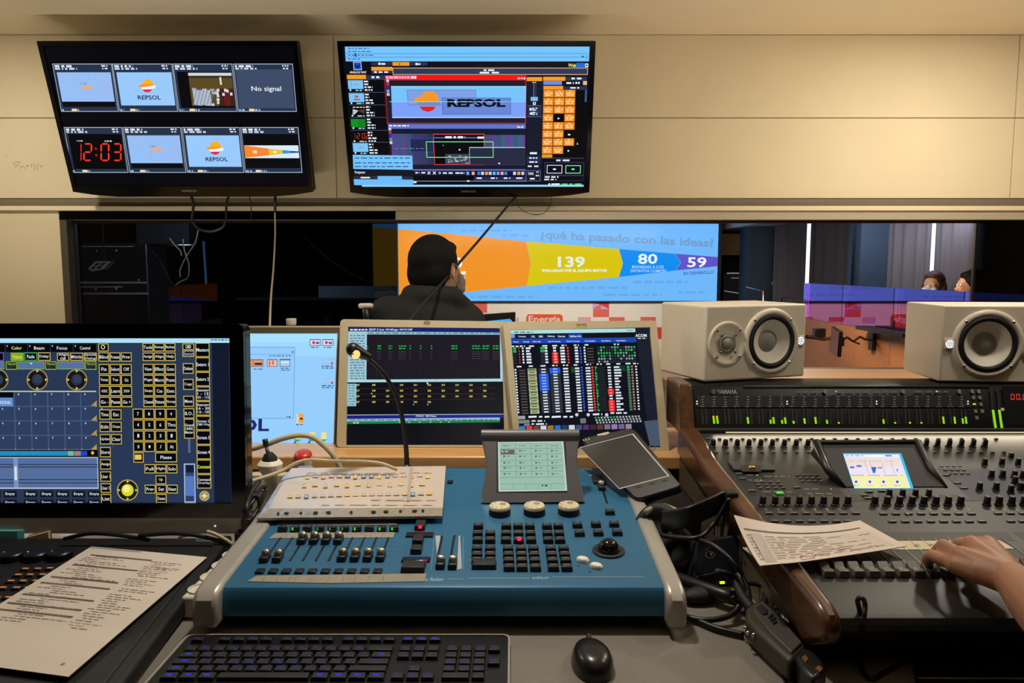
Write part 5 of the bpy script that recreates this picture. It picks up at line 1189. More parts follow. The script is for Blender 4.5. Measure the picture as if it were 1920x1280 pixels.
# three big cream wheels
for i, x in enumerate((600, 798, 994)):
    u, v = cq(x, 558 - i * 2, z7)
    m = MB(CP.mat(u, v)); m.lathe([(0.0215, 0), (0.0215, 0.012), (0.0205, 0.0125)], 36); w0 = m.build('encoder_wheel', M['blackm'], con, smooth=40)
    m = MB(CP.mat(u, v)); m.lathe([(0.0214, 0.0125), (0.0212, 0.0165), (0.0198, 0.0185), (0.0, 0.0185)], 36); m.build('cream_disc', M['knobcream'], w0, smooth=40)
    m = MB(CP.mat(u, v))
    q = Vector((0.009 * math.cos(0.8 + i * .2), 0.009 * math.sin(0.8 + i * .2), 0.0186)); m.M = CP.mat(u, v) @ Matrix.Translation(q); m.lathe([(0.0062, 0), (0.0062, 0.0004), (0.005, 0.0002), (0, 0.0002)], 18)
    for t_ in range(5):
        m.M = CP.mat(u, v) @ Matrix.Rotation(2.2 + t_ * .7, 4, 'Z'); m.box(0.0135, 0.0185, -0.0008, 0.0008, 0.0186, 0.019)
    m.build('finger_dimple', M['cabgrey'], w0)
# tilting display
pbm = P(998, 943, 1.475); ptm = P(998, 805, 1.552)
LP = Plane(pbm, (1, 0, 0), ptm - pbm)
lo = [LP.uv(740 + x * z7[2], 780 + y * z7[2]) for x, y in ((492, 75), (1057, 72), (1085, 488), (494, 495))]
m = MB(LP.M); tl_, tr_, br_, bl_ = lo; yt = tl_[1]
vs_ = [bl_, br_]
for k in range(13):
    t_ = k / 12; s_ = 0.010 * math.sin(math.pi * t_) ** 2; vs_.append((br_[0] + (tr_[0] - br_[0]) * t_ - s_, br_[1] + (tr_[1] - br_[1]) * t_))
vs_ += [(tr_[0] - 0.05, yt), ((tl_[0] + tr_[0]) / 2 + 0.03, yt - 0.003), ((tl_[0] + tr_[0]) / 2 - 0.03, yt - 0.003), (tl_[0] + 0.05, yt)]
for k in range(13):
    t_ = k / 12; s_ = 0.010 * math.sin(math.pi * t_) ** 2; vs_.append((tl_[0] + (bl_[0] - tl_[0]) * t_ + s_, tl_[1] + (bl_[1] - tl_[1]) * t_))
m.poly(ccw(vs_), -0.022, 0.0); dh = m.build('display_housing', M['lcdgrey'], con, bevel=0.003)
m = MB(LP.M); m.tube([LP.at(tl_[0] + 0.003, yt - 0.012, 0.0), LP.at(tr_[0] - 0.003, yt - 0.012, 0.0)], 0.010, 14) if False else None
m = MB(); m.tube([LP.at(tl_[0] + 0.002, yt - 0.011, -0.004), LP.at(tr_[0] - 0.002, yt - 0.011, -0.004)], 0.0115, 16); m.build('top_roll', M['lcdgrey'], dh, smooth=40)
m = MB(LP.M); m.box(tl_[0] + 0.03, tr_[0] - 0.03, bl_[1] - 0.002, bl_[1] + 0.02, -0.05, -0.022); m.build('hinge', M['lcdgrey'], dh)
LC = (168, 206, 186); LL = (110, 140, 126)
a = Art(LP, z7, 0.0008, 5e-5)
a.rect(583, 144, 986, 433, (60, 58, 56)); a.h += 2e-4
a.shape([(590, 148), (964, 144), (986, 425), (594, 431)], (206, 232, 216)); a.shape([(598, 155), (957, 151), (976, 416), (602, 422)], LC)
for j, y in enumerate((155, 186, 217, 254, 285, 316, 350, 388, 420)):
    a.line(600, y, 970 - (420 - y) * .06, y - 3, LL, 2)
for i, x in enumerate((690, 778, 868)): a.line(x, 155, x + 6 + i * 2, 350, LL, 2)
for i, x in enumerate((676, 750, 822, 894)): a.line(x, 388, x + 2, 420, LL, 2)
a.shape([(606, 190), (684, 190), (686, 218), (607, 220)], (122, 104, 100)); a.dash(612, 196, 650, 206, (210, 220, 210), 20)
for j, y in enumerate((166, 194, 226, 262, 292, 326)):
    for i, x in enumerate((608, 700, 790, 882)):
        a.dash(x + 10 + j, y, x + 50 + j, y + 6, (126, 160, 146), 24)
        if j: a.rect(x + 12 + j, y - 2, x + 17 + j, y + 10, (60, 80, 70))
a.dash(840, 392, 876, 400, (50, 66, 60), 24)
a.build('display', M['lcd'], dh)
# ---------------- plan in a clear plastic sleeve lying on the console
SH = 0.016
sl = thing('plan_sheet', CP.at(*CP.uv(660, 920), 0.006), 'lighting plan sheets in a clear punched plastic sleeve on the blue console', 'document')
def sleeve_surface(name, uvs, nu, nv, h0, lift, mat, colr, thick=0.002):
    """gently curved sheet spanning four corners TL TR BR BL"""
    tl, tr, br, bl = [Vector(p) for p in uvs]; m = MB(); m.col = lin(colr); top = []; vs = []
    for j in range(nv + 1):
        for i in range(nu + 1):
            s_, t_ = i / nu, j / nv
            p = (tl * (1 - s_) + tr * s_) * (1 - t_) + (bl * (1 - s_) + br * s_) * t_
            h = h0 + lift(s_, t_); vs.append(CP.at(p.x, p.y, h))
    n = len(vs); vs2 = [p - CP.N * thick for p in vs]; fs = []
    W_ = nu + 1
    for j in range(nv):
        for i in range(nu):
            a_ = j * W_ + i; fs += [(a_, a_ + W_, a_ + W_ + 1, a_ + 1), (n + a_, n + a_ + 1, n + a_ + W_ + 1, n + a_ + W_)]
    edge = [i for i in range(W_)] + [j * W_ + nu for j in range(1, nv + 1)] + [nv * W_ + i for i in range(nu - 1, -1, -1)] + [j * W_ for j in range(nv - 1, 0, -1)]
    for k in range(len(edge)):
        p, q = edge[k], edge[(k + 1) % len(edge)]; fs.append((p, q, n + q, n + p))
    m.add(vs + vs2, fs); return m
SC = [CP.uv(350 + x * z6[2], 840 + y * z6[2], SH) for x, y in ((702, 133), (1728, 118), (1708, 396), (545, 402))]
lift = lambda s_, t_: 0.0010 * math.sin(s_ * 9 + t_ * 4) * math.sin(t_ * 3.1)
m = sleeve_surface('sheet', SC, 24, 10, SH, lift, None, (212, 196, 182), 0.006); m.build('sheet_stack', M['sleeve'], sl, smooth=30)
a = Art(CP, z6, SH + 0.0020, 2e-5)
def icon(x, y, k, c):
    if k == 'b': a.shape([(x - 16, y + 12), (x - 12, y - 12), (x + 16, y - 12), (x + 14, y + 12)], c); a.shape([(x - 9, y + 6), (x - 7, y - 6), (x + 9, y - 6), (x + 8, y + 6)], (212, 196, 182))
    elif k == 't': a.shape([(x - 18, y + 16), (x - 4, y - 14), (x + 6, y - 14), (x + 14, y + 16)], c); a.shape([(x - 8, y + 10), (x - 1, y - 6), (x + 3, y - 6), (x + 6, y + 10)], (224, 206, 184))
    else: a.disc(x, y, 18, c, 13, 0, 180, 10); a.rect(x - 18, y, x + 18, y + 6, c); a.disc(x, y + 3, 11, (216, 200, 184), 9, 0, 180, 8)
AM, GL, BL2, PL2 = (206, 160, 90), (214, 186, 96), (96, 130, 170), (188, 172, 158)
for i, k in enumerate('thtpphtbbtbhhtht'): icon(805 + i * 53.5, 188 - i * .3, {'p': 'h'}.get(k, k), {'b': BL2, 't': AM if i % 3 else GL}.get(k, PL2) if i != 5 else BL2)
for i in range(12): icon(785 + i * 71.5, 246 - i * .5, 't' if i % 2 == 0 else 'h', AM if i % 2 == 0 else GL)
for i in range(18): icon(690 + i * 54.5, 322 - i * 1.2, 'b' if i in (2, 15) else 'h', BL2 if i in (2, 15) else GL if i in (0, 7, 8, 14, 17) else PL2)
a.dash(800, 160, 1650, 164, (196, 178, 164), 90); a.dash(900, 372, 1640, 377, (198, 182, 168), 120); a.dash(1230, 340, 1660, 345, (180, 166, 154), 120)
a.shape([(1490, 128), (1510, 128), (1484, 350), (1466, 350)], (176, 160, 158))
a.build('plan_drawing', M['ink'], sl)
SR = [CP.uv(350 + x * z6[2], 840 + y * z6[2], SH) for x, y in ((545, 402), (1708, 396), (1704, 448), (468, 462))]
m = sleeve_surface('rim', SR, 40, 3, SH, lambda s_, t_: 0.0009 * math.sin(s_ * 60) * math.sin(t_ * 3.1) - 0.001 * t_, None, (170, 156, 138), 0.005); m.build('punched_rim', node_mat('clear_sleeve_plastic', (158, 148, 132), 0.16, 0.0, var=0.12, scale=90, bump=0.6, bscale=70, spec=0.9), sl, smooth=30)
a = Art(CP, z6, SH + 0.0012, 3e-5)
for i, x in enumerate((610, 666, 762, 860, 946, 1097, 1246, 1328, 1425, 1520, 1575)): a.disc(x, 434 - i * 1.8, 17 if i in (1, 3, 4, 6, 7, 9) else 10, (20, 20, 20), 8)
a.build('punch_hole', M['ink'], sl)
SS = [CP.uv(350 + x * z6[2], 840 + y * z6[2], SH) for x, y in ((640, 190), (702, 133), (545, 402), (468, 462))]
m = sleeve_surface('side', SS, 3, 10, SH, lambda s_, t_: -0.002 * (1 - s_), None, (176, 184, 206), 0.004); m.build('sleeve_margin', node_mat('bluish_sleeve_plastic', (168, 178, 204), 0.15, var=0.08, scale=30, bump=0.3, spec=0.9), sl, smooth=30)
# a clipboard-like stack under the sheet
m = MB(); ub = CP.uv(505, 960, 0.0); m = MB(CP.M); p4 = [CP.uv(350 + x * z6[2], 840 + y * z6[2], 0.004) for x, y in ((690, 150), (1716, 135), (1694, 430), (560, 436))]
m.poly(ccw(p4), 0.0005, SH - 0.0075); m.build('backing_card', node_mat('grey_card', (120, 112, 104), 0.7), sl)
# ================================================================ large audio mixing desk
yx0 = 0.395; yx1 = 1.62
S1 = Plane((0, 1.09, 0.856), (1, 0, 0), (0, 0.44, 0.0497))
S2 = Plane((0, 1.53, 0.9057), (1, 0, 0), (0, 0.17, 0.0393))
BRF = Plane((0, 1.715, 0.940), (1, 0, 0), P(1500, 718, 1.765) * 1.0 - Vector((P(1500, 718, 1.765).x, 1.715, 0.940)))
zbt = P(1500, 722, 1.765).z
am = thing('mixing_desk', (0.95, 1.4, DESK), 'large dark grey audio mixing desk with wooden end cheeks and a meter bridge', 'mixing desk')
prof = [(1.88, 0.90), (1.88, 0.945), (1.70, 0.945), (1.53, 0.9057), (1.09, 0.856), (1.00, 0.8458), (0.992, 0.842), (0.988, 0.834), (0.990, 0.824), (1.05, 0.765), (1.065, DESK + 0.002), (1.72, DESK + 0.002), (1.72, 0.90)]
m = MB(); m.profx(prof, yx0 + 0.040, yx1); m.build('body', M['console'], am, smooth=30)
m = MB(); q = BRF.V * 1
m.profx([(1.715, 0.9455), (1.765, zbt - 0.004), (1.772, zbt), (1.88, zbt), (1.88, 0.9455)], yx0 + 0.038, yx1); br = m.build('meter_bridge', node_mat('satin_black_bridge', (9, 9, 10), .42, var=.06, spec=.2), am, bevel=0.003)
m = MB(); m.box(yx0 + 0.038, yx1, 1.700, 1.716, 0.9455, 0.9545); m.build('bridge_lip', M['console'], br, bevel=0.002)
m = MB(); m.tube([(BRF.at(BRF.uv(1395, 720)[0], 0).x, 1.7665, zbt - 0.0045), (BRF.at(BRF.uv(1855, 720)[0], 0).x, 1.7665, zbt - 0.0045)], 0.0045, 10); m.build('top_edge', M['console'], br, smooth=True)
# wooden side of the bridge and cheek rail
m = MB(); m.profx([(1.705, 0.938), (1.757, zbt + 0.004), (1.88, zbt + 0.004), (1.88, 0.938)], yx0 + 0.002, yx0 + 0.038); m.build('bridge_cheek', M['mahog'], am, bevel=0.004)
m = MB(); m.profx([(1.72, 0.950), (1.70, 0.958), (1.53, 0.919), (1.09, 0.8685), (1.01, 0.859), (0.985, 0.850), (0.974, 0.832), (0.978, 0.812), (1.04, 0.775), (1.10, 0.80), (1.53, 0.86), (1.72, 0.89)], yx0 - 0.004, yx0 + 0.042)
for p in m.v: p.x += (.055 if p.x < yx0 + .02 else .030) * (1.70 - p.y)
m.build('wooden_cheek', M['mahog'], am, bevel=0.012, seg=4)
m = MB(); m.profx([(1.72, DESK + 0.002), (1.72, 0.93), (1.70, 0.93), (1.53, 0.895), (1.10, 0.845), (1.05, 0.80), (1.07, DESK + 0.002)], yx0 + 0.004, yx0 + 0.040)
for p in m.v: p.x += (.055 if p.x < yx0 + .02 else .030) * (1.70 - p.y)
m.build('side_panel', node_mat('brown_grey_side_metal', (112, 96, 76), 0.4, 0.4), am)
z8 = (1220, 540, 700 / 1920); z9 = (1270, 790, 650 / 1920); zA = (1370, 800, 290 / 1856); zB = (1550, 700, 370 / 1920)
m = MB(); m.col = lin((255, 238, 196)); m.box(.50, 1.20, 1.6985, 1.7005, .9462, .9480); m.build('panel_lamp', M['scr'], br)
area('panel_lamp', (.92, 1.693, .952), (.92, 1.60, .90), .38, (1, .86, .62), .9, .006)
# ---- meter bridge face
a = Art(BRF, z8, 0.0012, 4e-5)
a.shape([(238, 553), (1640, 553), (1650, 612), (242, 612)], (40, 40, 44)); a.shape([(214, 734), (1930, 734), (1930, 741), (214, 741)], (116, 110, 100)); a.rect(244, 700, 1690, 724, (26, 26, 28)); a.rect(206, 745, 1930, 752, (40, 38, 36))
GY3 = (130, 128, 126)
for i in range(24):
    x = 266 + i * 57.9 + 2
    for j, y in enumerate((556, 570, 583, 595)): a.dash(x - 6, y, x + 8, y + 5, GY3, 18)
    a.dash(x - 14, 607, x + 14, 611, GY3, 22)
    for k in (0, 20): 
        xx = 250 + i * 58.0 + k + 12; a.shape([(xx - 4, 620), (xx + 5, 620), (xx + 13, 697), (xx + 3, 697)], (50, 49, 48))
GN, YE2 = (160, 232, 30), (210, 210, 40)
for x in (706, 1166, 1640): a.rect(x - 6, 622, x + 4, 628, (60, 58, 56))
for x in (898, 1299, 1588, 1655, 1688): a.rect(x - 10, 521, x + 10, 540, (136, 130, 124))
for y, xs in ((562, (1661, 1693)), (597, (1699,)), (632, (1672, 1706)), (666, (1678,)), (709, (1686, 1718)), (664, (1843,))):
    for x in xs: a.rect(x - 10, y - 9, x + 10, y + 9, (132, 126, 120))
for x0, x1 in ((760, 884), (962, 1126), (1152, 1290), (1356, 1530)): a.dash(x0, 529, x1, 535, (120, 116, 104), 40)
a.disc(324, 532, 13, (84, 82, 82)); a.text(342, 521, 444, 544, 'YAMAHA', (150, 148, 148), .03); a.disc(1844, 686, 14, (70, 68, 66), 7); a.rect(1800, 616, 1828, 630, (226, 220, 206))
a.shape([(1742, 515), (1756, 515), (1776, 724), (1760, 724)], (50, 49, 48)); a.shape([(1776, 515), (1790, 515), (1812, 724), (1796, 724)], (50, 49, 48)); a.shape([(1806, 505), (1930, 505), (1930, 730), (1830, 730)], (14, 14, 16))
a.build('meter_face', M['ink'], br)
a = Art(BRF, z8, 0.0030, 4e-5)
def bar(x, y0, y1=697, c=GN, w_=11):
    n = max(1, int((y1 - y0) / 7.5)); h_ = (y1 - y0) / n
    for k in range(n): a.rect(x + (y0 + k * h_ - 620) * .12 - 6, y0 + k * h_ + .8, x + (y0 + k * h_ - 620) * .12 - 6 + w_, y0 + (k + 1) * h_ - .6, c if k or y1 - y0 < 38 else (226, 190, 40))
for x, y in ((319, 656), (337, 656), (494, 663), (610, 676), (626, 663), (669, 678), (686, 664), (728, 682), (785, 669), (842, 662), (900, 677), (960, 688), (1191, 674), (1250, 688), (1326, 687), (1385, 688), (1500, 660), (1558, 661), (1599, 669), (1616, 661)): bar(x, y)
for x in (1758, 1790):
    for k in range(13): a.rect(x + k * 1.1 - 4, 626 + k * 7.4, x + k * 1.1 + 10, 632 + k * 7.4, GN)
for x in (238, 702, 1162, 1632):
    for y in (582, 595): a.disc(x, y, 4, (230, 236, 220))
a.rect(1656, 592, 1674, 600, (200, 214, 60)); a.disc(954, 531, 4, (160, 210, 60)); a.disc(1472, 531, 4, (200, 220, 150))
for x, ch in ((1852, '0'), (1880, '0'), (1914, '0')): seg7(a, x, 544, x + 19, 574, ch, (255, 80, 60))
a.rect(1902, 569, 1907, 575, (255, 80, 60)); a.build('lit_meters', M['scr'], br)
# ---- surface prints
a = Art(S1, z9, 0.0003, 4e-5)
a.disc(315, 203, 15, (216, 206, 180), 9); a.text(332, 194, 459, 212, 'YAMAHA', (222, 212, 186), .03); a.rect(214, 243, 218, 249, (220, 220, 220))
a.shape([(318, 290), (625, 290), (900, 408), (400, 408)], (40, 38, 38)); a.shape([(625, 285), (830, 285), (920, 400), (700, 400)], (40, 38, 38))
for y, x0, x1 in ((294, 380, 440), (302, 480, 620), (322, 390, 450), (330, 440, 470), (386, 470, 560), (388, 570, 640), (372, 700, 790), (398, 720, 860)): a.dash(x0, y, x1, y + 3, (150, 142, 128), 40)
a.shape([(870, 405), (1560, 405), (1640, 440), (890, 440)], (50, 48, 46)); a.shape([(1380, 210), (1930, 200), (1930, 440), (1640, 440)], (44, 46, 58))
a.shape([(1090, 612), (1820, 612), (1872, 658), (1180, 658)], (52, 42, 38)); a.shape([(1856, 612), (1930, 612), (1930, 660), (1900, 640)], (52, 42, 38))
a.shape([(620, 705), (1930, 702), (1930, 830), (830, 840)], (46, 45, 44))
for i in range(12): a.rect(846 + i * 83 - 4, 868, 856 + i * 83 - 6, 874, (110, 106, 100)) if i else None
for i in range(8):
    for k, y in enumerate((484,)): a.rect(484 + i * 68, y, 500 + i * 68, y + 8, (176, 176, 70) if i in (4, 5) else (130, 124, 100))
    a.rect(1106 + i * 71, 482, 1124 + i * 71, 489, (176, 176, 70) if i > 2 else (130, 124, 100)); a.rect(1208 + i * 71, 580, 1220 + i * 71, 585, (110, 106, 100))
for i in range(3): a.rect(1738 + i * 68, 484, 1756 + i * 68, 491, (180, 180, 60))
a.build('printed_legends', M['ink'], am)
a = Art(S1, z9, 0.004, 4e-5)
a.shape([(545, 386), (578, 386), (592, 398), (552, 400)], (70, 220, 70)); a.rect(436, 294, 450, 300, (150, 200, 50)); a.rect(456, 322, 470, 328, (150, 200, 50)); a.rect(1268, 506, 1284, 515, (110, 220, 60)); a.rect(846, 370, 858, 376, (200, 200, 120))
a.build('lit_keys', M['scr'], am)
# ---- knobs
m = MB(); m.lathe([(0.0078, 0), (0.0078, 0.002), (0.0062, 0.003), (0.0056, 0.0165), (0.0048, 0.0175), (0, 0.0175)], 18); kb = proto(m, 'rotary_knob', M['black'], smooth=40)
m = MB(); m.col = lin((170, 166, 158)); m.box(-0.0005, 0.0005, 0.001, 0.0056, 0.0176, 0.0178); kp = proto(m, 'pointer', M['ink'])
def knob(pl, x, y, z, s_=1.0, rz=0.0):
    u, v = pl.uv(z[0] + x * z[2], z[1] + y * z[2]); mm = pl.mat(u, v, 0, rz) @ Matrix.Scale(s_, 4); o = place(kb, 'rotary_knob', mm, am); place(kp, 'pointer', mm, o)
for x in (472, 540, 606, 674, 741, 808, 876, 943, 1092, 1160, 1228, 1297, 1363, 1430, 1498, 1567, 1713, 1780, 1850, 1918): knob(S1, x, 462, z9, 1.0, random.uniform(-1, 1))
for x in (1172, 1245, 1316, 1390): knob(S1, x, 418, z9, 0.92, random.uniform(-1, 1))
for x, y in ((1700, 244), (1795, 242), (1845, 212), (1885, 243), (1738, 310), (1800, 310), (1865, 312), (1912, 312), (1672, 380), (1764, 380), (1868, 345), (1845, 395), (1900, 380)): knob(S1, x, y, z9, 0.92, random.uniform(-1, 1))
for x in (197, 265, 330, 395, 460, 524, 590, 655, 720, 1375, 1438, 1503, 1570, 1635, 1700): knob(S2, x, 138, z9, 0.95, random.uniform(-1, 1))
# ---- keys
m = MB(); m.taper(0.0145, 0.0070, 0, 0.0032, 0.86); ky = proto(m, 'console_key', M['keygrey'], bevel=0.0008)
m = MB(); m.taper(0.0085, 0.0055, 0, 0.003, 0.8); kys = proto(m, 'small_key', M['keygrey'], bevel=0.0008)
def ck(pr, nm, x, y, z, pl=S1):
    u, v = pl.uv(z[0] + x * z[2], z[1] + y * z[2]); place(pr, nm, pl.mat(u, v), am)
for i in range(8):
    ck(ky, 'console_key', 508 + i * 68.5, 511, z9); ck(ky, 'console_key', 1140 + i * 69.7, 514, z9); ck(ky, 'console_key', 1190 + i * 71, 557, z9)
    if i < 7: ck(ky, 'console_key', 540 + i * 68, 555, z9)
for x, y in ((1776, 512), (1844, 512), (1912, 512), (1846, 556), (1912, 556)): ck(ky, 'console_key', x, y, z9)
for j in range(3):
    for i in range(4): ck(kys, 'small_key', 668 + i * 34 + j * 13, 300 + j * 17, z9)
for x, y in ((342, 293), (362, 320), (412, 387), (662, 368)): ck(ky, 'console_key', x, y, z9)
for j in range(3):
    for i in range(4): ck(kys, 'small_key', 432 + i * 42 + j * 14, 338 + j * 17, z9)
for x, y in ((1062, 392), (1132, 388), (1036, 412), (1054, 428), (1575, 235), (1490, 300), (1550, 344), (1586, 372), (1612, 205), (1440, 214), (1500, 214)): ck(ky, 'console_key', x, y, z9)
for j in range(4):
    for i in range(4): ck(kys, 'small_key', 1440 + i * 34 + j * 22, 232 + j * 20, z9)
for i in range(26):
    x = 170 + i * 63.8
    ck(kys, 'small_key', x, 97, z9, S2)
    if not (9 <= i <= 17): ck(kys, 'small_key', x + 44, 172, z9, S2)
# ---- faders
m = MB(); m.taper(0.0175, 0.030, 0, 0.009, 0.92, 0.9); m.taper(0.0165, 0.012, 0.006, 0.012, 0.9, 0.7, 0.010)
m2 = MB(); m2.add([(-0.0085, -0.015, 0), (0.0085, -0.015, 0), (0.0085, 0.015, 0), (-0.0085, 0.015, 0), (-0.008, -0.014, 0.011), (0.008, -0.014, 0.011), (0.008, -0.004, 0.010), (-0.008, -0.004, 0.010), (0.008, 0.002, 0.007), (-0.008, 0.002, 0.007), (0.008, 0.014, 0.013), (-0.008, 0.014, 0.013)],
   [(0, 3, 2, 1), (0, 1, 5, 4), (4, 5, 6, 7), (7, 6, 8, 9), (9, 8, 10, 11), (11, 10, 2, 3), (1, 2, 10, 8, 6, 5), (0, 4, 7, 9, 11, 3)])
yf = proto(m2, 'fader_knob', node_mat('grey_fader_plastic', (104, 100, 94), 0.4), bevel=0.0012)
uA, vA = S1.uv(1270 + 822 * z9[2], 790 + 838 * z9[2]); uB, _ = S1.uv(1270 + 1400 * z9[2], 790 + 838 * z9[2]); du = (uB - uA) / 7
m = MB(); m.box(-0.0016, 0.0016, -0.01, 0.115, 0.0004, 0.001); ys_ = proto(m, 'fader_slot', M['black'])
for i in range(16):
    u = uA + du * i; place(ys_, 'fader_slot', S1.mat(u, vA), am); place(yf, 'fader_knob', S1.mat(u, vA + (0.0 if i < 12 else 0.012)), am)
# ---- display wedge
pb0 = S1.at(*S1.uv(1270 + 935 * z9[2], 790 + 366 * z9[2])); ptw = P(1270 + 770 * z9[2], 790 + 122 * z9[2], pb0.y + 0.105)
DP = Plane(pb0, (1, 0, 0), (0, ptw.y - pb0.y, ptw.z - pb0.z))
d4 = [DP.uv(1270 + x * z9[2], 790 + y * z9[2]) for x, y in ((766, 120), (1326, 117), (1400, 268), (1490, 366), (930, 366), (828, 266))]
m = MB(DP.M); m.poly(ccw(d4), -0.012, 0.0015); ds = m.build('display_frame', M['blackm'], am, bevel=0.002)
m = MB(); e = [DP.at(*d4[0], 0.004), DP.at(*d4[5], 0.003), DP.at(*d4[4], 0.0)]; m.tube(e, [0.009, 0.008, 0.003], 10); m.build('side_rim', M['black'], ds, smooth=True)
m = MB(); e = [DP.at(*d4[1], 0.004), DP.at(*d4[2], 0.003), DP.at(*d4[3], 0.0)]; m.tube(e, [0.007, 0.007, 0.003], 10); m.build('side_rim', M['console'], ds, smooth=True)
m = MB(); m.tube([DP.at(*d4[0], 0.003), DP.at(*d4[1], 0.003)], 0.005, 10); m.build('top_rim', M['console'], ds, smooth=True)
m = MB(); pA, pB = DP.at(*d4[0], -0.012), DP.at(*d4[1], -0.012); zs = 0.93
m.add([pA, pB, (pB.x, pB.y + 0.02, zs), (pA.x, pA.y + 0.02, zs), DP.at(*d4[4], -0.012), DP.at(*d4[3], -0.012)], [(0, 1, 2, 3), (0, 3, 4), (1, 5, 2), (3, 2, 5, 4)]); m.build('back_shell', M['console'], ds)
a = Art(DP, z9, 0.0018, 4e-5)
a.shape([(916, 175), (1240, 175), (1309, 371), (980, 371)], (30, 190, 240)); a.shape([(920, 182), (1228, 182), (1292, 368), (982, 368)], (236, 226, 240))
def dy(x, y): return (x + (y - 180) * .33, y)
a.shape([dy(920, 184), dy(1225, 184), dy(1225, 196), dy(920, 196)], (240, 240, 252)); a.dash(930, 188, 1030, 192, (120, 130, 220), 24); a.rect(1070, 186, 1140, 194, (255, 255, 255)); a.rect(1148, 185, 1190, 194, (110, 140, 240))
a.shape([dy(922, 200), dy(1228, 200), dy(1228, 250), dy(922, 250)], (238, 220, 214)); a.shape([dy(922, 296), dy(1226, 296), dy(1226, 366), dy(922, 366)], (238, 236, 170)); a.dash(950, 218, 1220, 221, (180, 180, 220), 60); a.dash(960, 296, 1250, 300, (170, 140, 220), 60)
a.disc(968, 254, 14, (100, 100, 220), 6); a.disc(1006, 247, 16, (90, 110, 230), 6)
for x in (1036, 1062, 1128, 1180): a.line(x, 214, x + 24, 290, (176, 172, 220), 3)
a.shape([(1072, 252), (1104, 253), (1100, 262), (1096, 284), (1084, 286)], (20, 90, 220)); a.shape([(1104, 253), (1136, 253), (1130, 262), (1112, 258)], (80, 120, 230)); a.shape([(1212, 262), (1222, 262), (1220, 282)], (60, 110, 230))
for x in (990, 1066, 1142, 1218): a.disc(x, 334, 12, (240, 240, 255)); a.disc(x, 334, 8, (60, 60, 190)); a.dash(x - 16, 352, x + 16, 356, (120, 110, 170), 16)
a.build('display', M['scr'], ds)
# ---- recessed card slot on the left
u0, v0 = S1.uv(1270 + 312 * z9[2], 790 + 280 * z9[2]); u1, v1 = S1.uv(1270 + 498 * z9[2], 790 + 231 * z9[2])
m = MB(S1.M); m.box(u0, u1, v0, v1, 0.0, 0.006); cs = m.build('card_slot', M['console'], am, bevel=0.002)
a = Art(S1, z9, 0.0064); a.shape([(345, 242), (452, 242), (466, 277), (358, 277)], (10, 10, 11)); a.build('opening', M['ink'], cs)
u, v = S1.uv(1270 + 412 * z9[2], 790 + 272 * z9[2]); m = MB(S1.mat(u, v, 0.006)); m.ball((0, 0, 0), (0.009, 0.005, 0.005), 14, 8); m.build('brass_lamp', M['brass'], cs, smooth=True)
# ---- tape strip above the faders
tp = [S1.uv(1270 + x * z9[2], 790 + y * z9[2]) for x, y in ((1150, 664), (1784, 660), (1866, 706), (1190, 712))]
m = MB(S1.M); m.poly(ccw(tp), 0.0003, 0.001); t0 = m.build('tape_strip', M['tapew'], am)
a = Art(S1, z9, 0.00105, 3e-5)
for x in (1330, 1408, 1555, 1640): 
    for k in range(6): a.line(x + random.uniform(-24, 24), 684 + random.uniform(-8, 8), x + random.uniform(-24, 24), 684 + random.uniform(-8, 8), (96, 76, 50), 4)
a.build('pen_marks', M['ink'], t0)
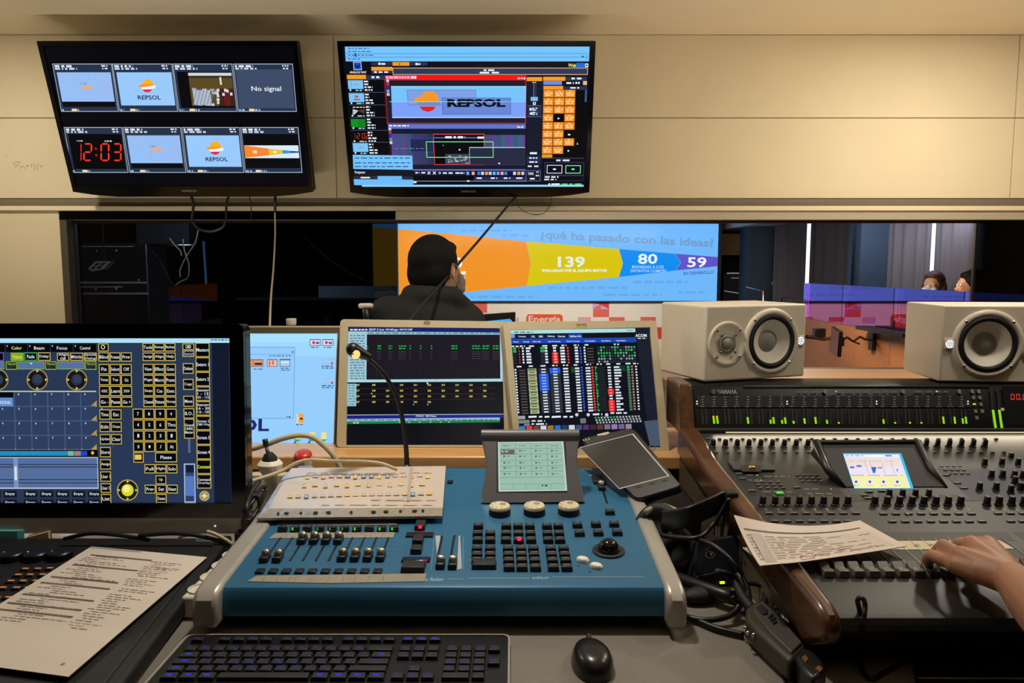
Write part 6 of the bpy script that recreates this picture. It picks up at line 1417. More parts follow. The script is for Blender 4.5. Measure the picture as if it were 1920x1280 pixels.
# ================================================================ white studio speakers lying on their sides
def carve(o, holes):
    """sink round openings into the cabinet front, then round its edges"""
    for mm, r_, d_ in holes:
        c = MB(mm); c.lathe([(r_, -d_), (r_, .01)], 56); c.mi = 0; co = c.build('cutter', M['spk'], None, origin=(0, 0, 0))
        b = o.modifiers.new('hole', 'BOOLEAN'); b.operation = 'DIFFERENCE'; b.object = co; b.solver = 'EXACT'
        bpy.context.view_layer.update(); me = bpy.data.meshes.new_from_object(o.evaluated_get(bpy.context.evaluated_depsgraph_get()))
        o.modifiers.clear(); o.data = me; bpy.data.objects.remove(co)
    b = o.modifiers.new('bevel', 'BEVEL'); b.width = .006; b.segments = 4; b.limit_method = 'ANGLE'; b.angle_limit = R(60)
    o.data.polygons.foreach_set('use_smooth', [True] * len(o.data.polygons)); o.data.set_sharp_from_angle(angle=R(35))
def speaker(px, py, Y, yaw, mirror, label):
    o0 = P(px, py, Y); Rz = Matrix.Rotation(R(yaw), 4, 'Z'); W_, D_, H_ = 0.30, 0.21, 0.187
    o0.z = zbt + 0.0035
    T = Matrix.Translation(o0) @ Rz                       # local: x right along the front, y back, z up, origin at the front lower left corner
    t = thing('studio_speaker', T @ Vector((W_ / 2, D_ / 2, 0)), label, 'speaker', 'white studio speakers on the meter bridge')
    cab = MB(T); cab.box(0, W_, 0, D_, 0, H_)
    fl = lambda x: W_ - x if mirror else x
    def FM(x, z): return T @ Matrix.Translation((fl(x), 0, z)) @ Matrix.Rotation(R(90), 4, 'X')
    cx, cz = 0.193, H_ * 0.503
    m = MB(FM(cx, cz)); m.lathe([(0.084, 0), (0.082, 0.004), (0.076, 0.007), (0.071, 0.006), (0.068, 0.003)], 48, ends=False); wf = m.build('woofer_ring', M['spk'], t, smooth=True)
    m = MB(FM(cx, cz)); m.lathe([(0.0685, 0.003), (0.066, 0.0075), (0.061, 0.0085), (0.056, 0.006), (0.0545, 0.001)], 48, ends=False); m.build('surround', M['blackm'], wf, smooth=True)
    m = MB(FM(cx, cz)); m.lathe([(0.055, 0.003), (0.05, 0.001), (0.0265, -0.0155), (0.0, -0.0155)], 48, ends=False); m.build('cone', M['spkcone'], wf, smooth=50)
    m = MB(FM(cx, cz)); m.lathe([(0.0280, -0.0153), (0.0280, -0.0135), (0.0260, -0.0130), (0.018, -0.0085), (0.009, -0.0062), (0, -.0058)], 36); m.build('dust_cap', M['spkcap'], wf, smooth=50)
    tx, tz = 0.063, H_ * 0.495
    carve(cab.build('cabinet', M['spk'], t), [(FM(cx, cz), 0.0675, 0.05), (FM(tx, tz), 0.0500, 0.012)])
    m = MB(FM(tx, tz)); m.lathe([(0.0555, 0), (0.0545, 0.003), (0.050, 0.0042), (0.044, 0.0015), (0.020, -0.004), (0.0175, -0.0035), (0.0, -0.0035)], 44, ends=False); tw = m.build('tweeter_horn', M['spk'], t, smooth=True)
    m = MB(FM(tx, tz)); m.lathe([(0.019, 0.0005), (0.0235, -0.0015), (0.0255, 0.0012), (0.019, 0.003)], 32, ends=False); m.build('tweeter_ring', M['spkcap'], tw, smooth=True)
    m = MB(FM(tx, tz)); m.ball((0, 0, -0.003), (0.0155, 0.0155, 0.011), 24, 14); m.build('dome', M['spkcap'], tw, smooth=True)
    def screws(cx, cz, r_, a0, n, par):
        for k in range(n):
            a_ = R(a0 + 360 / n * k); m = MB(FM(cx, cz) @ Matrix.Translation((r_ * math.cos(a_), r_ * math.sin(a_), 0.005))); m.lathe([(0.0036, 0), (0.0036, 0.0018), (0.0022, 0.003), (0, 0.003)], 12); m.build('screw', M['chrome'], par)
    screws(cx, cz, 0.0765, 45, 4, wf); screws(tx, tz, 0.0465, 45, 4, tw); screws(tx, tz, 0.029, 45, 4, tw)
    ex, ez = 0.281, H_ * 0.50
    m = MB(FM(ex, ez)); m.box(-0.0115, 0.0115, -0.0125, 0.0125, 0, 0.0045); eb = m.build('emblem_plate', M['spk'], t, bevel=0.0015)
    pl = Plane((FM(ex, ez) @ Vector((0, 0, 0))), T.to_3x3() @ Vector((1, 0, 0)), (0, 0, 1))
    m = MB(FM(ex, ez)); m.col = lin((236, 242, 255)); m.lathe([(0.0098, 0.0046), (0.0098, 0.0050), (0, 0.0050)], 28); m.build('lit_emblem', M['scrhi'], eb)
    m = MB(); 
    for k in range(6):
        m.M = FM(ex, ez) @ Matrix.Rotation(R(60 * k), 4, 'Z'); m.box(-0.0008, 0.0008, 0.0015, 0.0078, 0.0051, 0.0055); m.box(-0.0028, 0.0028, 0.0062, 0.0074, 0.0051, 0.0055)
    m.build('tuning_forks', M['spkcap'], eb)
    for x in (0.03, W_ - 0.03):
        for y in (0.03, D_ - 0.03):
            m = MB(T @ Matrix.Translation((x, y, -0.005))); m.lathe([(0.008, 0.0016), (0.008, 0.0055)], 12); m.build('foot', M['blackm'], t)
    return t
speaker(1320, 716, 1.79, 19, False, 'white studio speaker on its side at the left end of the meter bridge')
speaker(1760, 716, 1.80, -6, True, 'white studio speaker on the meter bridge at the right, cut off by the picture edge')
# ================================================================ lighting command wing at lower left, with a sheet of paper
WT = Matrix(((1, -.0936, 0, -.512), (0, 1, 0, .86), (0, 0, 1, 0), (0, 0, 0, 1)))
WP = Plane((-.512, .86, .775), (1, 0, 0), (0, .577, .015))
wg = thing('command_wing', (-0.86, 1.1, DESK), 'black lighting command wing with amber lettered keys under the paper sheet', 'console')
m = MB(WT); m.profx([(.575, DESK + .004), (.590, .775), (.584, .788), (.572, .790), (0, .775), (-.014, .770), (-.018, .762), (-.012, DESK + .004)], -.75, -.024); m.build('body', M['blackm'], wg, bevel=.004)
m = MB(WT); m.profx([(.580, DESK + .004), (.598, .775), (.592, .791), (.572, .793), (0, .778), (-.018, .773), (-.024, .762), (-.016, DESK + .004)], -.024, 0); m.build('side_cheek', M['blackm'], wg, bevel=.005)
zw = (0, 990, 0.125)
a = Art(WP, (0, 980, 0.25), 0.0004, 4e-5); a.shape([(1485, 108), (1655, 112), (1640, 142), (1462, 138)], (90, 94, 98)); a.dash(1490, 118, 1630, 128, (60, 62, 66), 40); a.build('grey_sticker', M['ink'], wg)
m = MB(); m.taper(0.0165, 0.0125, 0, 0.004, 0.86); wk = proto(m, 'wing_key', M['key'], bevel=0.001)
m = MB(); m.col = lin((230, 140, 60)); m.box(-0.0050, 0.0040, -0.0016, 0.0012, 0.0041, 0.0043); m.box(0.0044, 0.0056, -0.0014, 0.001, 0.0041, 0.0043); wl = proto(m, 'amber_legend', M['scr'])
for x, y in ((382, 600), (570, 598), (752, 592), (275, 690), (455, 688), (640, 686), (165, 782), (350, 782), (540, 780), (48, 882), (250, 882), (425, 880), (130, 1028), (-40, 1030), (-150, 882), (10, 1150), (-100, 600), (-60, 690)):
    u, v = WP.uv(zw[0] + x * zw[2], zw[1] + y * zw[2], 0.004); k = place(wk, 'wing_key', WP.mat(u, v), wg); place(wl, 'amber_legend', WP.mat(u, v), k)
for x, y in ((550, 460), (910, 448), (190, 465)):
    u, v = WP.uv(zw[0] + x * zw[2], zw[1] + y * zw[2]); m = MB(WP.mat(u, v)); m.lathe([(0.021, 0), (0.021, 0.012), (0.0185, 0.0145), (0, 0.0145)], 32); e = m.build('encoder_wheel', M['black'], wg, smooth=40)
    m = MB(WP.mat(u, v)); m.M = m.M @ Matrix.Translation((-0.013, -0.004, 0.0145)); m.lathe([(0.003, 0), (0.002, 0.002), (0, 0.0022)], 12); m.build('finger_grip', M['chrome'], e, smooth=True)
class Sheet:
    """paper whose surface is pos(s, t); ink is laid on it"""
    def __init__(s, pos, n): s.pos = pos; s.n = Vector(n).normalized()
    def solid(s, nu, nv, th=0.0012):
        vs = [s.pos(i / nu, j / nv) for j in range(nv + 1) for i in range(nu + 1)]; n = len(vs); W_ = nu + 1; fs = []
        vs2 = [p - s.n * th for p in vs]
        for j in range(nv):
            for i in range(nu):
                a_ = j * W_ + i; fs += [(a_, a_ + W_, a_ + W_ + 1, a_ + 1), (n + a_, n + a_ + 1, n + a_ + W_ + 1, n + a_ + W_)]
        ed = list(range(W_)) + [j * W_ + nu for j in range(1, nv + 1)] + [nv * W_ + i for i in range(nu - 1, -1, -1)] + [j * W_ for j in range(nv - 1, 0, -1)]
        for k in range(len(ed)): fs.append((ed[k], ed[(k + 1) % len(ed)], n + ed[(k + 1) % len(ed)], n + ed[k]))
        m = MB(); m.add(vs + vs2, fs); return m
    def bar(s, m, s0, t0, s1, t1, col, h=0.0004):
        k = max(1, int((s1 - s0) * 16)); m.col = lin(col)
        for i in range(k):
            a_, b_ = s0 + (s1 - s0) * i / k, s0 + (s1 - s0) * (i + 1) / k
            m.add([s.pos(a_, t1) + s.n * h, s.pos(b_, t1) + s.n * h, s.pos(b_, t0) + s.n * h, s.pos(a_, t0) + s.n * h], [(0, 1, 2, 3)])
    def words(s, m, s0, t0, s1, t1, col, w_=0.05):
        x = s0
        while x < s1:
            l = min(s1 - x, w_ * random.uniform(.4, 1.3)); s.bar(m, x, t0, x + l, t1, col); x += l + w_ * .25
PW = (222, 210, 198)
pp = thing('paper_sheet', Q(170, 1150, 0.81), 'printed running order sheet lying on the black command wing', 'paper')
hp_ = 0.0085
TL, TR, BR = [Vector(WP.uv(x, y, hp_)) for x, y in ((171, 1024), (388, 1044), (128, 1268))]; BL = TL + BR - TR
sh = Sheet(lambda s_, t_: WP.at(*((TL * (1 - s_) + TR * s_) * (1 - t_) + (BL * (1 - s_) + BR * s_) * t_), hp_ + 0.0012 * math.sin(s_ * 3.1) * math.sin(t_ * 3.1)), WP.N)
m = sh.solid(8, 10); m.col = lin(PW); m.c = [lin(PW)] * len(m.f); m.build('sheet', M['paper'], pp, smooth=30)
m = MB(); INK, INK2 = (112, 100, 94), (150, 138, 130)
sh.bar(m, 0.0, 0.0, 0.45, 0.018, (170, 166, 166))
for t_, s0, s1 in ((.085, .10, .62), (.20, .08, .62), (.33, .06, .60), (.39, .05, .60), (.50, .05, .60), (.58, .04, .60), (.635, .03, .60)): sh.bar(m, s0, t_, s1, t_ + .013, INK)
for j in range(34):
    t_ = .10 + j * .0185; s0 = random.choice((.08, .16, .22)); sh.words(m, s0, t_, s0 + random.uniform(.1, .38), t_ + .006, INK2)
    if random.random() < .8: s0 = random.uniform(.62, .68); sh.words(m, s0, t_, s0 + random.uniform(.1, .26), t_ + .006, INK2 if random.random() < .85 else (200, 164, 156))
sh.words(m, .70, .15, .92, .156, (206, 140, 140)); sh.words(m, .74, .165, .9, .171, (206, 140, 140))
sh.words(m, .88, .93, .9, .945, INK2, .02); m.build('printed_lines', M['ink'], pp)
# ================================================================ paper on the mixing desk
def lerp(L, t):
    k = min(int(t * (len(L) - 1)), len(L) - 2); f = t * (len(L) - 1) - k; f = f * f * (3 - 2 * f) * .3 + f * .7
    return Vector(L[k]) * (1 - f) + Vector(L[k + 1]) * f
def on(pl, L): return [pl.at(*pl.uv(x, y, h), h) for x, y, h in L]
tp_ = on(S1, [(1376, 965, .050), (1410, 973, .036), (1445, 980, .028), (1500, 985, .024), (1560, 983, .023), (1612, 975, .023)])
bt_ = on(S1, [(1425, 1060, .024), (1455, 1057, .023), (1500, 1053, .022), (1565, 1044, .020), (1640, 1033, .018), (1700, 1023, .016)])
from_s = lambda L, t: cr(L, 8)[min(int(round(t * (len(L) - 1) * 8)), (len(L) - 1) * 8)]
sh = Sheet(lambda s_, t_: from_s(tp_, s_) * (1 - t_) + from_s(bt_, s_) * t_ - S1.N * 0.006 * math.sin(t_ * 3.14159) * (1 - s_), S1.N)
pp = thing('paper_sheet', Q(1540, 1020, 0.88), 'curling printed sheet with red handwriting lying over the mixing desk faders', 'paper')
m = sh.solid(20, 8); m.c = [lin((226, 212, 200))] * len(m.f); m.build('sheet', M['paper'], pp, smooth=30)
m = MB(); sh.bar(m, .05, .22, .92, .255, (92, 82, 76))
for j in range(9):
    t_ = .33 + j * .065; sh.words(m, .05, t_, .20, t_ + .035, (160, 148, 140), .06); sh.words(m, .24, t_ + .01, random.uniform(.6, .92), t_ + .024, (150, 138, 130), .10)
    sh.bar(m, .20, t_ + .045, .95, t_ + .050, (176, 164, 156))
sh.bar(m, .10, .30, .22, .95, (188, 176, 168), 0.0003)
RI = (176, 60, 72)
def ink(pts):
    for (s0, t0), (s1, t1) in zip(pts[:-1], pts[1:]):
        p, q = sh.pos(s0, t0) + sh.n * .0006, sh.pos(s1, t1) + sh.n * .0006; d = (q - p).normalized().cross(sh.n) * .00045; m.col = lin(RI); m.add([p - d, q - d, q + d, p + d], [(0, 1, 2, 3)])
ink([(.36, .48), (.36, .62)]); ink([(.36, .48), (.40, .50), (.37, .56), (.42, .62)]); ink([(.40, .68), (.41, .74), (.43, .72)])
ink([(.46, .84), (.42, .90), (.43, .96), (.50, .95)]); ink([(.48, .88), (.50, .93), (.52, .87), (.54, .93), (.56, .87), (.58, .93), (.60, .88)]); ink([(.66, .84), (.70, .80)]); ink([(.62, .78), (.68, .76)]); ink([(.70, .90), (.72, .86), (.74, .92)]); ink([(.84, .46), (.87, .44), (.90, .47), (.93, .44)]); ink([(.80, .86), (.82, .82), (.84, .88), (.86, .82)])
m.build('print_and_handwriting', M['ink'], pp)
pp2 = thing('paper_sheet', Q(1420, 1045, 0.85), 'folded sheet showing its lower left corner under the curling sheet', 'paper')
q4 = on(S1, [(1392, 1026, .013), (1500, 1024, .014), (1520, 1047, .012), (1432, 1057, .012)])
sh = Sheet(lambda s_, t_: (q4[0] * (1 - s_) + q4[1] * s_) * (1 - t_) + (q4[3] * (1 - s_) + q4[2] * s_) * t_, S1.N); m = sh.solid(3, 3); m.c = [lin((206, 200, 200))] * len(m.f); m.build('sheet', M['paper'], pp2)
# ================================================================ backlit keyboard
kb0 = thing('keyboard', (-0.254, 1.02, DESK), 'black backlit keyboard with blue lit letters and a silver edge', 'keyboard')
KX0, KX1, KY0, KY1 = -0.502, -0.006, 0.925, 1.098
m = MB(); m.poly(rounded([(KX0, KY0), (KX1, KY0), (KX1, KY1), (KX0, KY1)], 0.012), DESK, DESK + 0.011); m.build('base', M['black'], kb0)
o_ = rounded([(KX0 - .003, KY0 - .003), (KX1 + .003, KY0 - .003), (KX1 + .003, KY1 + .003), (KX0 - .003, KY1 + .003)], 0.014); i_ = rounded([(KX0, KY0), (KX1, KY0), (KX1, KY1), (KX0, KY1)], 0.012)
m = MB(); n = len(o_); vs = [(p[0], p[1], DESK + .004) for p in o_] + [(p[0], p[1], DESK + .013) for p in o_] + [(p[0], p[1], DESK + .013) for p in i_] + [(p[0], p[1], DESK + .004) for p in i_]; fs = []
for k in range(n):
    k2 = (k + 1) % n; fs += [(k, k2, n + k2, n + k), (n + k, n + k2, 2 * n + k2, 2 * n + k), (2 * n + k, 2 * n + k2, 3 * n + k2, 3 * n + k)]
m.add(vs, fs); m.build('silver_edge', M['silver'], kb0)
_kp = {}; U_ = .0209
def kproto(w_, d_=1):
    if (w_, d_) not in _kp:
        m = MB(); m.taper(w_ * U_ - .0022, d_ * .0188 - .0026, 0, .006, 1 - .0034 / (w_ * U_), .80); _kp[(w_, d_)] = proto(m, 'key', M['key'], bevel=0.0009)
    return _kp[(w_, d_)]
BLU = (38, 42, 220)
lg = []
for k in range(4):
    m = MB(); m.col = lin(BLU if k != 3 else (44, 40, 140))
    for q in range(2 + k % 2): m.box(-.0030 + q * .0021, -.0016 + q * .0021, -.0005 + .0010 * (q % 2), .0014 + .0004 * q, .00605, .0062)
    lg.append(proto(m, 'key_legend', M['scr']))
m = MB(); m.col = lin((48, 54, 240)); m.box(-.0045, .0045, -.0014, .0014, .00605, .0062); lgw = proto(m, 'key_legend', M['scr'])
ybk = [1.080, 1.052, 1.0335, 1.0150, 0.9965, 0.978]
def kput(x, y, w_=1, d_=1, nm='key', wide=False):
    mm = Matrix.Translation((x, y, DESK + .011)); k = place(kproto(w_, d_), nm, mm, kb0)
    if w_ < 5: place(lgw if wide else random.choice(lg), 'key_legend', mm, k)
x0 = KX0 + 0.022; U_ = .0209
for i in range(16):
    x = x0 + (0 if i == 0 else (i + (1 if i < 5 else 1.5 if i < 9 else 2.0 if i < 13 else 2.35) ) * U_); kput(x, ybk[0], 1, .72, 'function_key', i in (13, 14, 15))
def krow_(y, ws, x=None):
    x = x0 - .0094 if x is None else x
    for w_ in ws: kput(x + w_ * U_ / 2, y, w_, 1, 'key', w_ in (1.25, 1.5, 1.75)); x += w_ * U_
krow_(ybk[1], [1] * 13 + [2]); krow_(ybk[2], [1.5] + [1] * 12 + [1.5]); krow_(ybk[3], [1.75] + [1] * 11 + [2.25]); krow_(ybk[4], [1.25] + [1] * 11 + [2.75]); krow_(ybk[5], [1.25, 1.25, 1.25, 6.25, 1.25, 1.25, 1.25, 1.25])
xn = x0 + 15.35 * U_
for j in (1, 2):
    for i in range(3): kput(xn + i * U_, ybk[j])
kput(xn + U_, ybk[4])
for i in range(3): kput(xn + i * U_, ybk[5])
xp = xn + 3.35 * U_
for j in range(1, 5):
    for i in range(4):
        if i == 3 and j in (2, 4): continue
        kput(xp + i * U_, ybk[j], 1, 1, 'numpad_key')
kput(xp + .5 * U_, ybk[5], 2, 1, 'numpad_key'); kput(xp + 2 * U_, ybk[5], 1, 1, 'numpad_key')
# ================================================================ mouse
mo = thing('computer_mouse', (0.117, 1.035, DESK), 'black wireless mouse on the grey desk in front of the blue console', 'mouse')
MT = Matrix.Translation((0.117, 1.034, DESK)) @ Matrix.Rotation(R(4), 4, 'Z') @ Matrix.Scale(.9, 4)
m = MB(MT); vs = []; fs = []; nr, ns = 14, 28
for i in range(nr + 1):
    a_ = (i / nr) * math.pi / 2; rr_ = math.cos(a_) ** .55; zz_ = math.sin(a_) ** .9 * .036
    for k in range(ns):
        t_ = 2 * math.pi * k / ns; y = .058 * rr_ * math.sin(t_); x = .0335 * rr_ * math.copysign(abs(math.cos(t_)) ** .9, math.cos(t_)) * (1 - .10 * math.sin(t_))
        vs.append((x, y - .004 * (zz_ / .036), zz_ * (1 - .18 * max(0, y / .058))))
for i in range(nr):
    for k in range(ns): fs.append((i * ns + k, i * ns + (k + 1) % ns, (i + 1) * ns + (k + 1) % ns, (i + 1) * ns + k))
fs.append(tuple(range(ns - 1, -1, -1))); m.add(vs, fs); m.build('shell', node_mat('satin_black_mouse_plastic', (30, 28, 26), 0.28, var=0.05), mo, smooth=50)
m = MB(MT @ Matrix.Translation((0, .026, .0275)) @ Matrix.Rotation(R(90), 4, 'Y')); m.lathe([(.0105, -.0032), (.0115, -.001), (.0115, .001), (.0105, .0032)], 20); m.build('scroll_wheel', M['blackm'], mo, smooth=40)
pl = Plane(MT @ Vector((0, .044, .0275)), (1, .07, 0), (0, .75, -.45)); a = Art(pl, (0, 0, 1), 0.0012); vs_, fs_ = glyphs('G', .03)
a._put([(x * .012 - .006, y * .010 - .003) for x, y in vs_], fs_, (226, 226, 222)); a.build('emblem', M['ink'], mo)
# ================================================================ black pen tablet behind the blue console
T0, T1, T2 = P(1088, 821, 1.70), P(1187, 801, 1.665), P(1279, 911, 1.46)
TBP = Plane(T0 + (T2 - T1), T1 - T0, T1 - T2); wT = (T1 - T0).length
q4 = [TBP.uv(x, y) for x, y in ((1088, 821), (1187, 801), (1279, 911), (1192, 937))]
pt = thing('pen_tablet', (T0 + T2) / 2 - Vector((0, 0, .05)), 'black pen tablet with green lights leaning behind the blue console', 'tablet')
m = MB(TBP.M); m.poly(ccw(rounded(q4, .016)), -.020, 0); m.build('casing', M['black'], pt, bevel=.003)
a = Art(TBP, (930, 590, .2890625), .0005, 6e-5)
a.shape([(540, 860), (890, 770), (1125, 1045), (800, 1130)], (200, 196, 188)); a.shape([(545, 862), (884, 776), (1114, 1043), (800, 1124)], (44, 40, 36)); a.h += 1e-4
for x, y in ((900, 1112), (988, 1092), (1070, 1072)): a.shape([(x, y), (x + 36, y - 9), (x + 44, y), (x + 8, y + 9)], (12, 12, 12))
a.shape([(655, 775), (700, 764), (728, 758), (740, 766), (712, 778), (660, 784)], (200, 190, 160)); a.ring(1015, 858, 24, 6, (70, 68, 64), 20)
a.build('drawing_area', print_mat('satin_tablet_print', 0.3, 0.5), pt)
a = Art(TBP, (930, 590, .2890625), .0009, 6e-5)
for x, y in ((562, 806), (580, 802), (598, 798)): a.shape([(x, y), (x + 10, y + 8), (x + 12, y + 14), (x + 3, y + 8)], (190, 240, 90))
a.build('green_lamp', M['scr'], pt)
bx = thing('black_case', (0.33, 1.55, DESK), 'black box under the pen tablet between the two consoles', 'case')
m = MB(); m.box(.288, .382, 1.44, 1.62, DESK, .845); m.build('body', M['black'], bx, bevel=.008)
# ================================================================ headset, belt pack and handset between the consoles
hs = thing('headset', Q(1290, 1020, DESK), 'black headset with padded band heaped right of the blue console', 'headset')
def orient(p, n):
    return Matrix.Translation(p) @ Vector(n).to_track_quat('Z', 'Y').to_matrix().to_4x4()
for px_, py_, z_, n_ in ((1236, 990, .83, (-.5, -.7, .5)), (1262, 1030, .79, (.3, -.8, .5))):
    c = Q(px_, py_, z_); mm = orient(c, n_)
    m = MB(mm); m.lathe([(.0, -.026), (.034, -.026), (.044, -.014), (.044, .004), (0, .004)], 28); e = m.build('ear_cup', M['black'], hs, smooth=45)
    m = MB(mm); m.lathe([(.042, .004), (.047, .011), (.042, .019), (.028, .018), (.025, .008), (0, .008)], 28); m.build('ear_cushion', M['blackm'], e, smooth=True)
bp = cr([Q(1240, 975, .85), Q(1285, 968, .872), Q(1330, 950, .885), Q(1362, 936, .89), Q(1384, 940, .885)], 6)
m = MB(); vs = []; fs = []
for i, p in enumerate(bp):
    for dz, dy_ in ((-.022, -.004), (-.022, .006), (.018, .006), (.018, -.004)): vs.append(p + Vector((0, dy_, dz)))
for i in range(len(bp) - 1):
    for k in range(4): fs.append((i * 4 + k, i * 4 + (k + 1) % 4, i * 4 + 4 + (k + 1) % 4, i * 4 + 4 + k))
fs += [(3, 2, 1, 0), tuple(len(vs) - 4 + k for k in range(4))]; m.add(vs, fs); m.build('head_band', M['black'], hs, bevel=.004, seg=3)
m = MB(); m.tube(cr([Q(1384, 938, .885), Q(1392, 960, .875), Q(1378, 985, .85), Q(1372, 1010, .82)]), [.010] * 19, 10); m.build('band_end', M['black'], hs, smooth=True)
m = MB(); c = Q(1372, 935, .893); m.box(c.x - .014, c.x + .010, c.y - .012, c.y + .012, c.z - .016, c.z + .016); m.build('hinge', M['blackm'], hs, bevel=.004)
bgm = MB(); bgm.tube(cr([Q(1210, 960, .86), Q(1235, 948, .868), Q(1262, 955, .866), Q(1285, 968, .86)]), .006, 8); bgm.build('boom_arm', M['cabgrey'], hs, smooth=True)
BPP = Plane(Q(1345, 1098, DESK + .004), (1, .12, 0), (-.03, .35, .9))
bpk = thing('belt_pack', Q(1345, 1098, DESK), 'dark navy intercom belt pack with a green light, beside the blue console', 'intercom')
o4 = [BPP.uv(x, y) for x, y in ((1306, 1014), (1384, 1002), (1398, 1092), (1298, 1104))]
m = MB(BPP.M); m.poly(ccw(rounded(o4, .006)), -.034, 0); m.build('casing', M['navy'], bpk, bevel=.005, seg=3)
zc_ = (1180, 880, 280 / 1378)
m = MB(BPP.M); m.poly(ccw([BPP.uv(zc_[0] + x * zc_[2], zc_[1] + y * zc_[2]) for x, y in ((615, 985), (970, 900), (960, 925), (615, 1010))]), 0, .003); m.build('ridge', M['navy'], bpk, bevel=.001)
a = Art(BPP, zc_, .0006); a.ring(745, 785, 46, 10, (120, 122, 124), 34); a.shape([(740, 770), (770, 765), (760, 800)], (150, 150, 150)); a.shape([(695, 740), (750, 712), (752, 718), (700, 748)], (110, 110, 110)); a.build('maker_emblem', M['ink'], bpk)
u, v = BPP.uv(zc_[0] + 855 * zc_[2], zc_[1] + 1042 * zc_[2]); m = MB(BPP.mat(u, v, .0005)); m.col = lin((190, 250, 20)); m.box(-.0045, .0045, -.0022, .0022, 0, .002); m.build('green_lamp', M['led'], bpk, bevel=.0008)
u, v = BPP.uv(zc_[0] + 840 * zc_[2], zc_[1] + 965 * zc_[2]); m = MB(BPP.mat(u, v, 0)); m.lathe([(.007, 0), (.0065, .008), (0, .008)], 16); m.build('volume_knob', M['black'], bpk)
xl_ = thing('audio_plug', Q(1352, 1000, .85), 'silver audio plug with black boot stuck into the belt pack', 'plug')
pA, pB, pC = BPP.at(*BPP.uv(1352, 1003), -.014), BPP.at(*BPP.uv(1352, 984), -.010), BPP.at(*BPP.uv(1358, 960), -.006)
m = MB(); m.tube([pA, pB], .0095, 18); m.build('shell', M['chrome'], xl_, smooth=40)
m = MB(); m.tube([pB, pB + (pC - pB) * .5, pC], [.010, .008, .005], 14); m.build('boot', M['blackm'], xl_, smooth=40)
m = MB(); m.tube(cr([pC, Q(1366, 938, .91), Q(1362, 944, .90), Q(1335, 985, .86), Q(1305, 1008, .85), Q(1255, 1005, .84), Q(1228, 998, .83)]), .0042, 8); m.build('lead', M['cabblack'], xl_, smooth=True)
cable('headset_cable', 'black cable looping over the front of the belt pack', 'cable', [Q(1245, 1005, .835), Q(1290, 1008, .84), Q(1330, 1018, .85), Q(1362, 1042, .84), Q(1385, 1068, .82), Q(1392, 1075, .80)], .0042, M['cabblack'])
# walkie-talkie shaped remote
HZ = Plane((0, 0, .792), (1, 0, 0), (0, 1, 0)); zd = (1360, 1040, 280 / 1493)
wt = thing('walkie_talkie', Q(1470, 1200, DESK), 'dark olive walkie talkie with brass contacts lying on its back on the desk', 'radio')
def hq(L): return [HZ.uv(zd[0] + x * zd[2], zd[1] + y * zd[2]) for x, y in L]
m = MB(HZ.M); m.poly(ccw(hq([(205, 510), (290, 445), (380, 440), (520, 520), (640, 680), (810, 890), (690, 1010), (640, 1040), (330, 760), (200, 620)])), -.036, -.002); b_ = m.build('casing', M['olive'], wt, bevel=.008, seg=4)
m = MB(HZ.M); m.poly(ccw(hq([(270, 560), (310, 490), (390, 480), (500, 570), (770, 880), (660, 980), (430, 760)])), -.004, .0015); m.build('face_plate', node_mat('grey_olive_plastic', (70, 66, 60), .5), wt, bevel=.002)
m = MB(HZ.M); m.poly(ccw(hq([(690, 1000), (770, 905), (900, 960), (1010, 1080), (960, 1180), (880, 1225), (760, 1120)])), -.036, -.001); bt = m.build('battery_end', M['black'], wt, bevel=.005)
for L in ([(762, 1030), (795, 1000), (832, 1040), (805, 1075)], [(900, 1130), (935, 1108), (975, 1135), (945, 1170)]):
    m = MB(HZ.M); m.poly(ccw(hq(L)), -.001, .0008); m.build('brass_contact', M['brass'], bt)
for L, nm in (([(310, 540), (360, 510), (425, 570), (420, 610), (370, 610)], 'talk_button'), ([(420, 630), (470, 600), (485, 615), (435, 650)], 'button'), ([(440, 660), (490, 630), (508, 650), (455, 680)], 'button'), ([(465, 690), (505, 665), (520, 685), (480, 710)], 'button')):
    m = MB(HZ.M); m.poly(ccw(hq(L)), .001, .004); m.build(nm, M['blackm'], wt, bevel=.001)
m = MB(); pa = HZ.at(*hq([(275, 455)])[0], -.016); m.tube(cr([pa, HZ.at(*hq([(170, 380)])[0], -.006), HZ.at(*hq([(60, 285)])[0], .012), Q(1345, 1072, .83)], 5), [.0095, .0092, .009, .0088, .0085, .008, .0075, .007, .0068, .0065, .006, .006, .006, .006, .006, .006], 10); m.build('antenna', M['blackm'], wt, smooth=True)
m = MB(); m.tube([HZ.at(*hq([(530, 560)])[0], -.002), HZ.at(*hq([(640, 660)])[0], -.004)], .004, 8); m.build('side_clip', M['chrome'], wt, smooth=True)
m = MB(); 
for x, y in ((205, 655), (228, 705), (285, 725)): m.M = HZ.M @ Matrix.Translation((*hq([(x, y)])[0], -.012)); m.ball((0, 0, 0), .0035, 10, 6)
m.build('rivet', M['chrome'], wt, smooth=True)
pg = thing('network_plug', Q(1414, 1206, DESK), 'small clear plastic plug lying beside the walkie talkie', 'plug')
m = MB(Matrix.Translation(Q(1412, 1206, DESK)) @ Matrix.Rotation(R(-38), 4, 'Z')); m.box(-.011, .011, -.006, .006, .0, .009); m.build('housing', node_mat('clear_plug_plastic', (190, 190, 186), .2, var=.15, scale=200), pg, bevel=.0015)
m = MB(Matrix.Translation(Q(1412, 1206, DESK)) @ Matrix.Rotation(R(-38), 4, 'Z')); m.box(-.008, .006, -.003, .003, .009, .0105); m.build('latch', M['white'], pg)
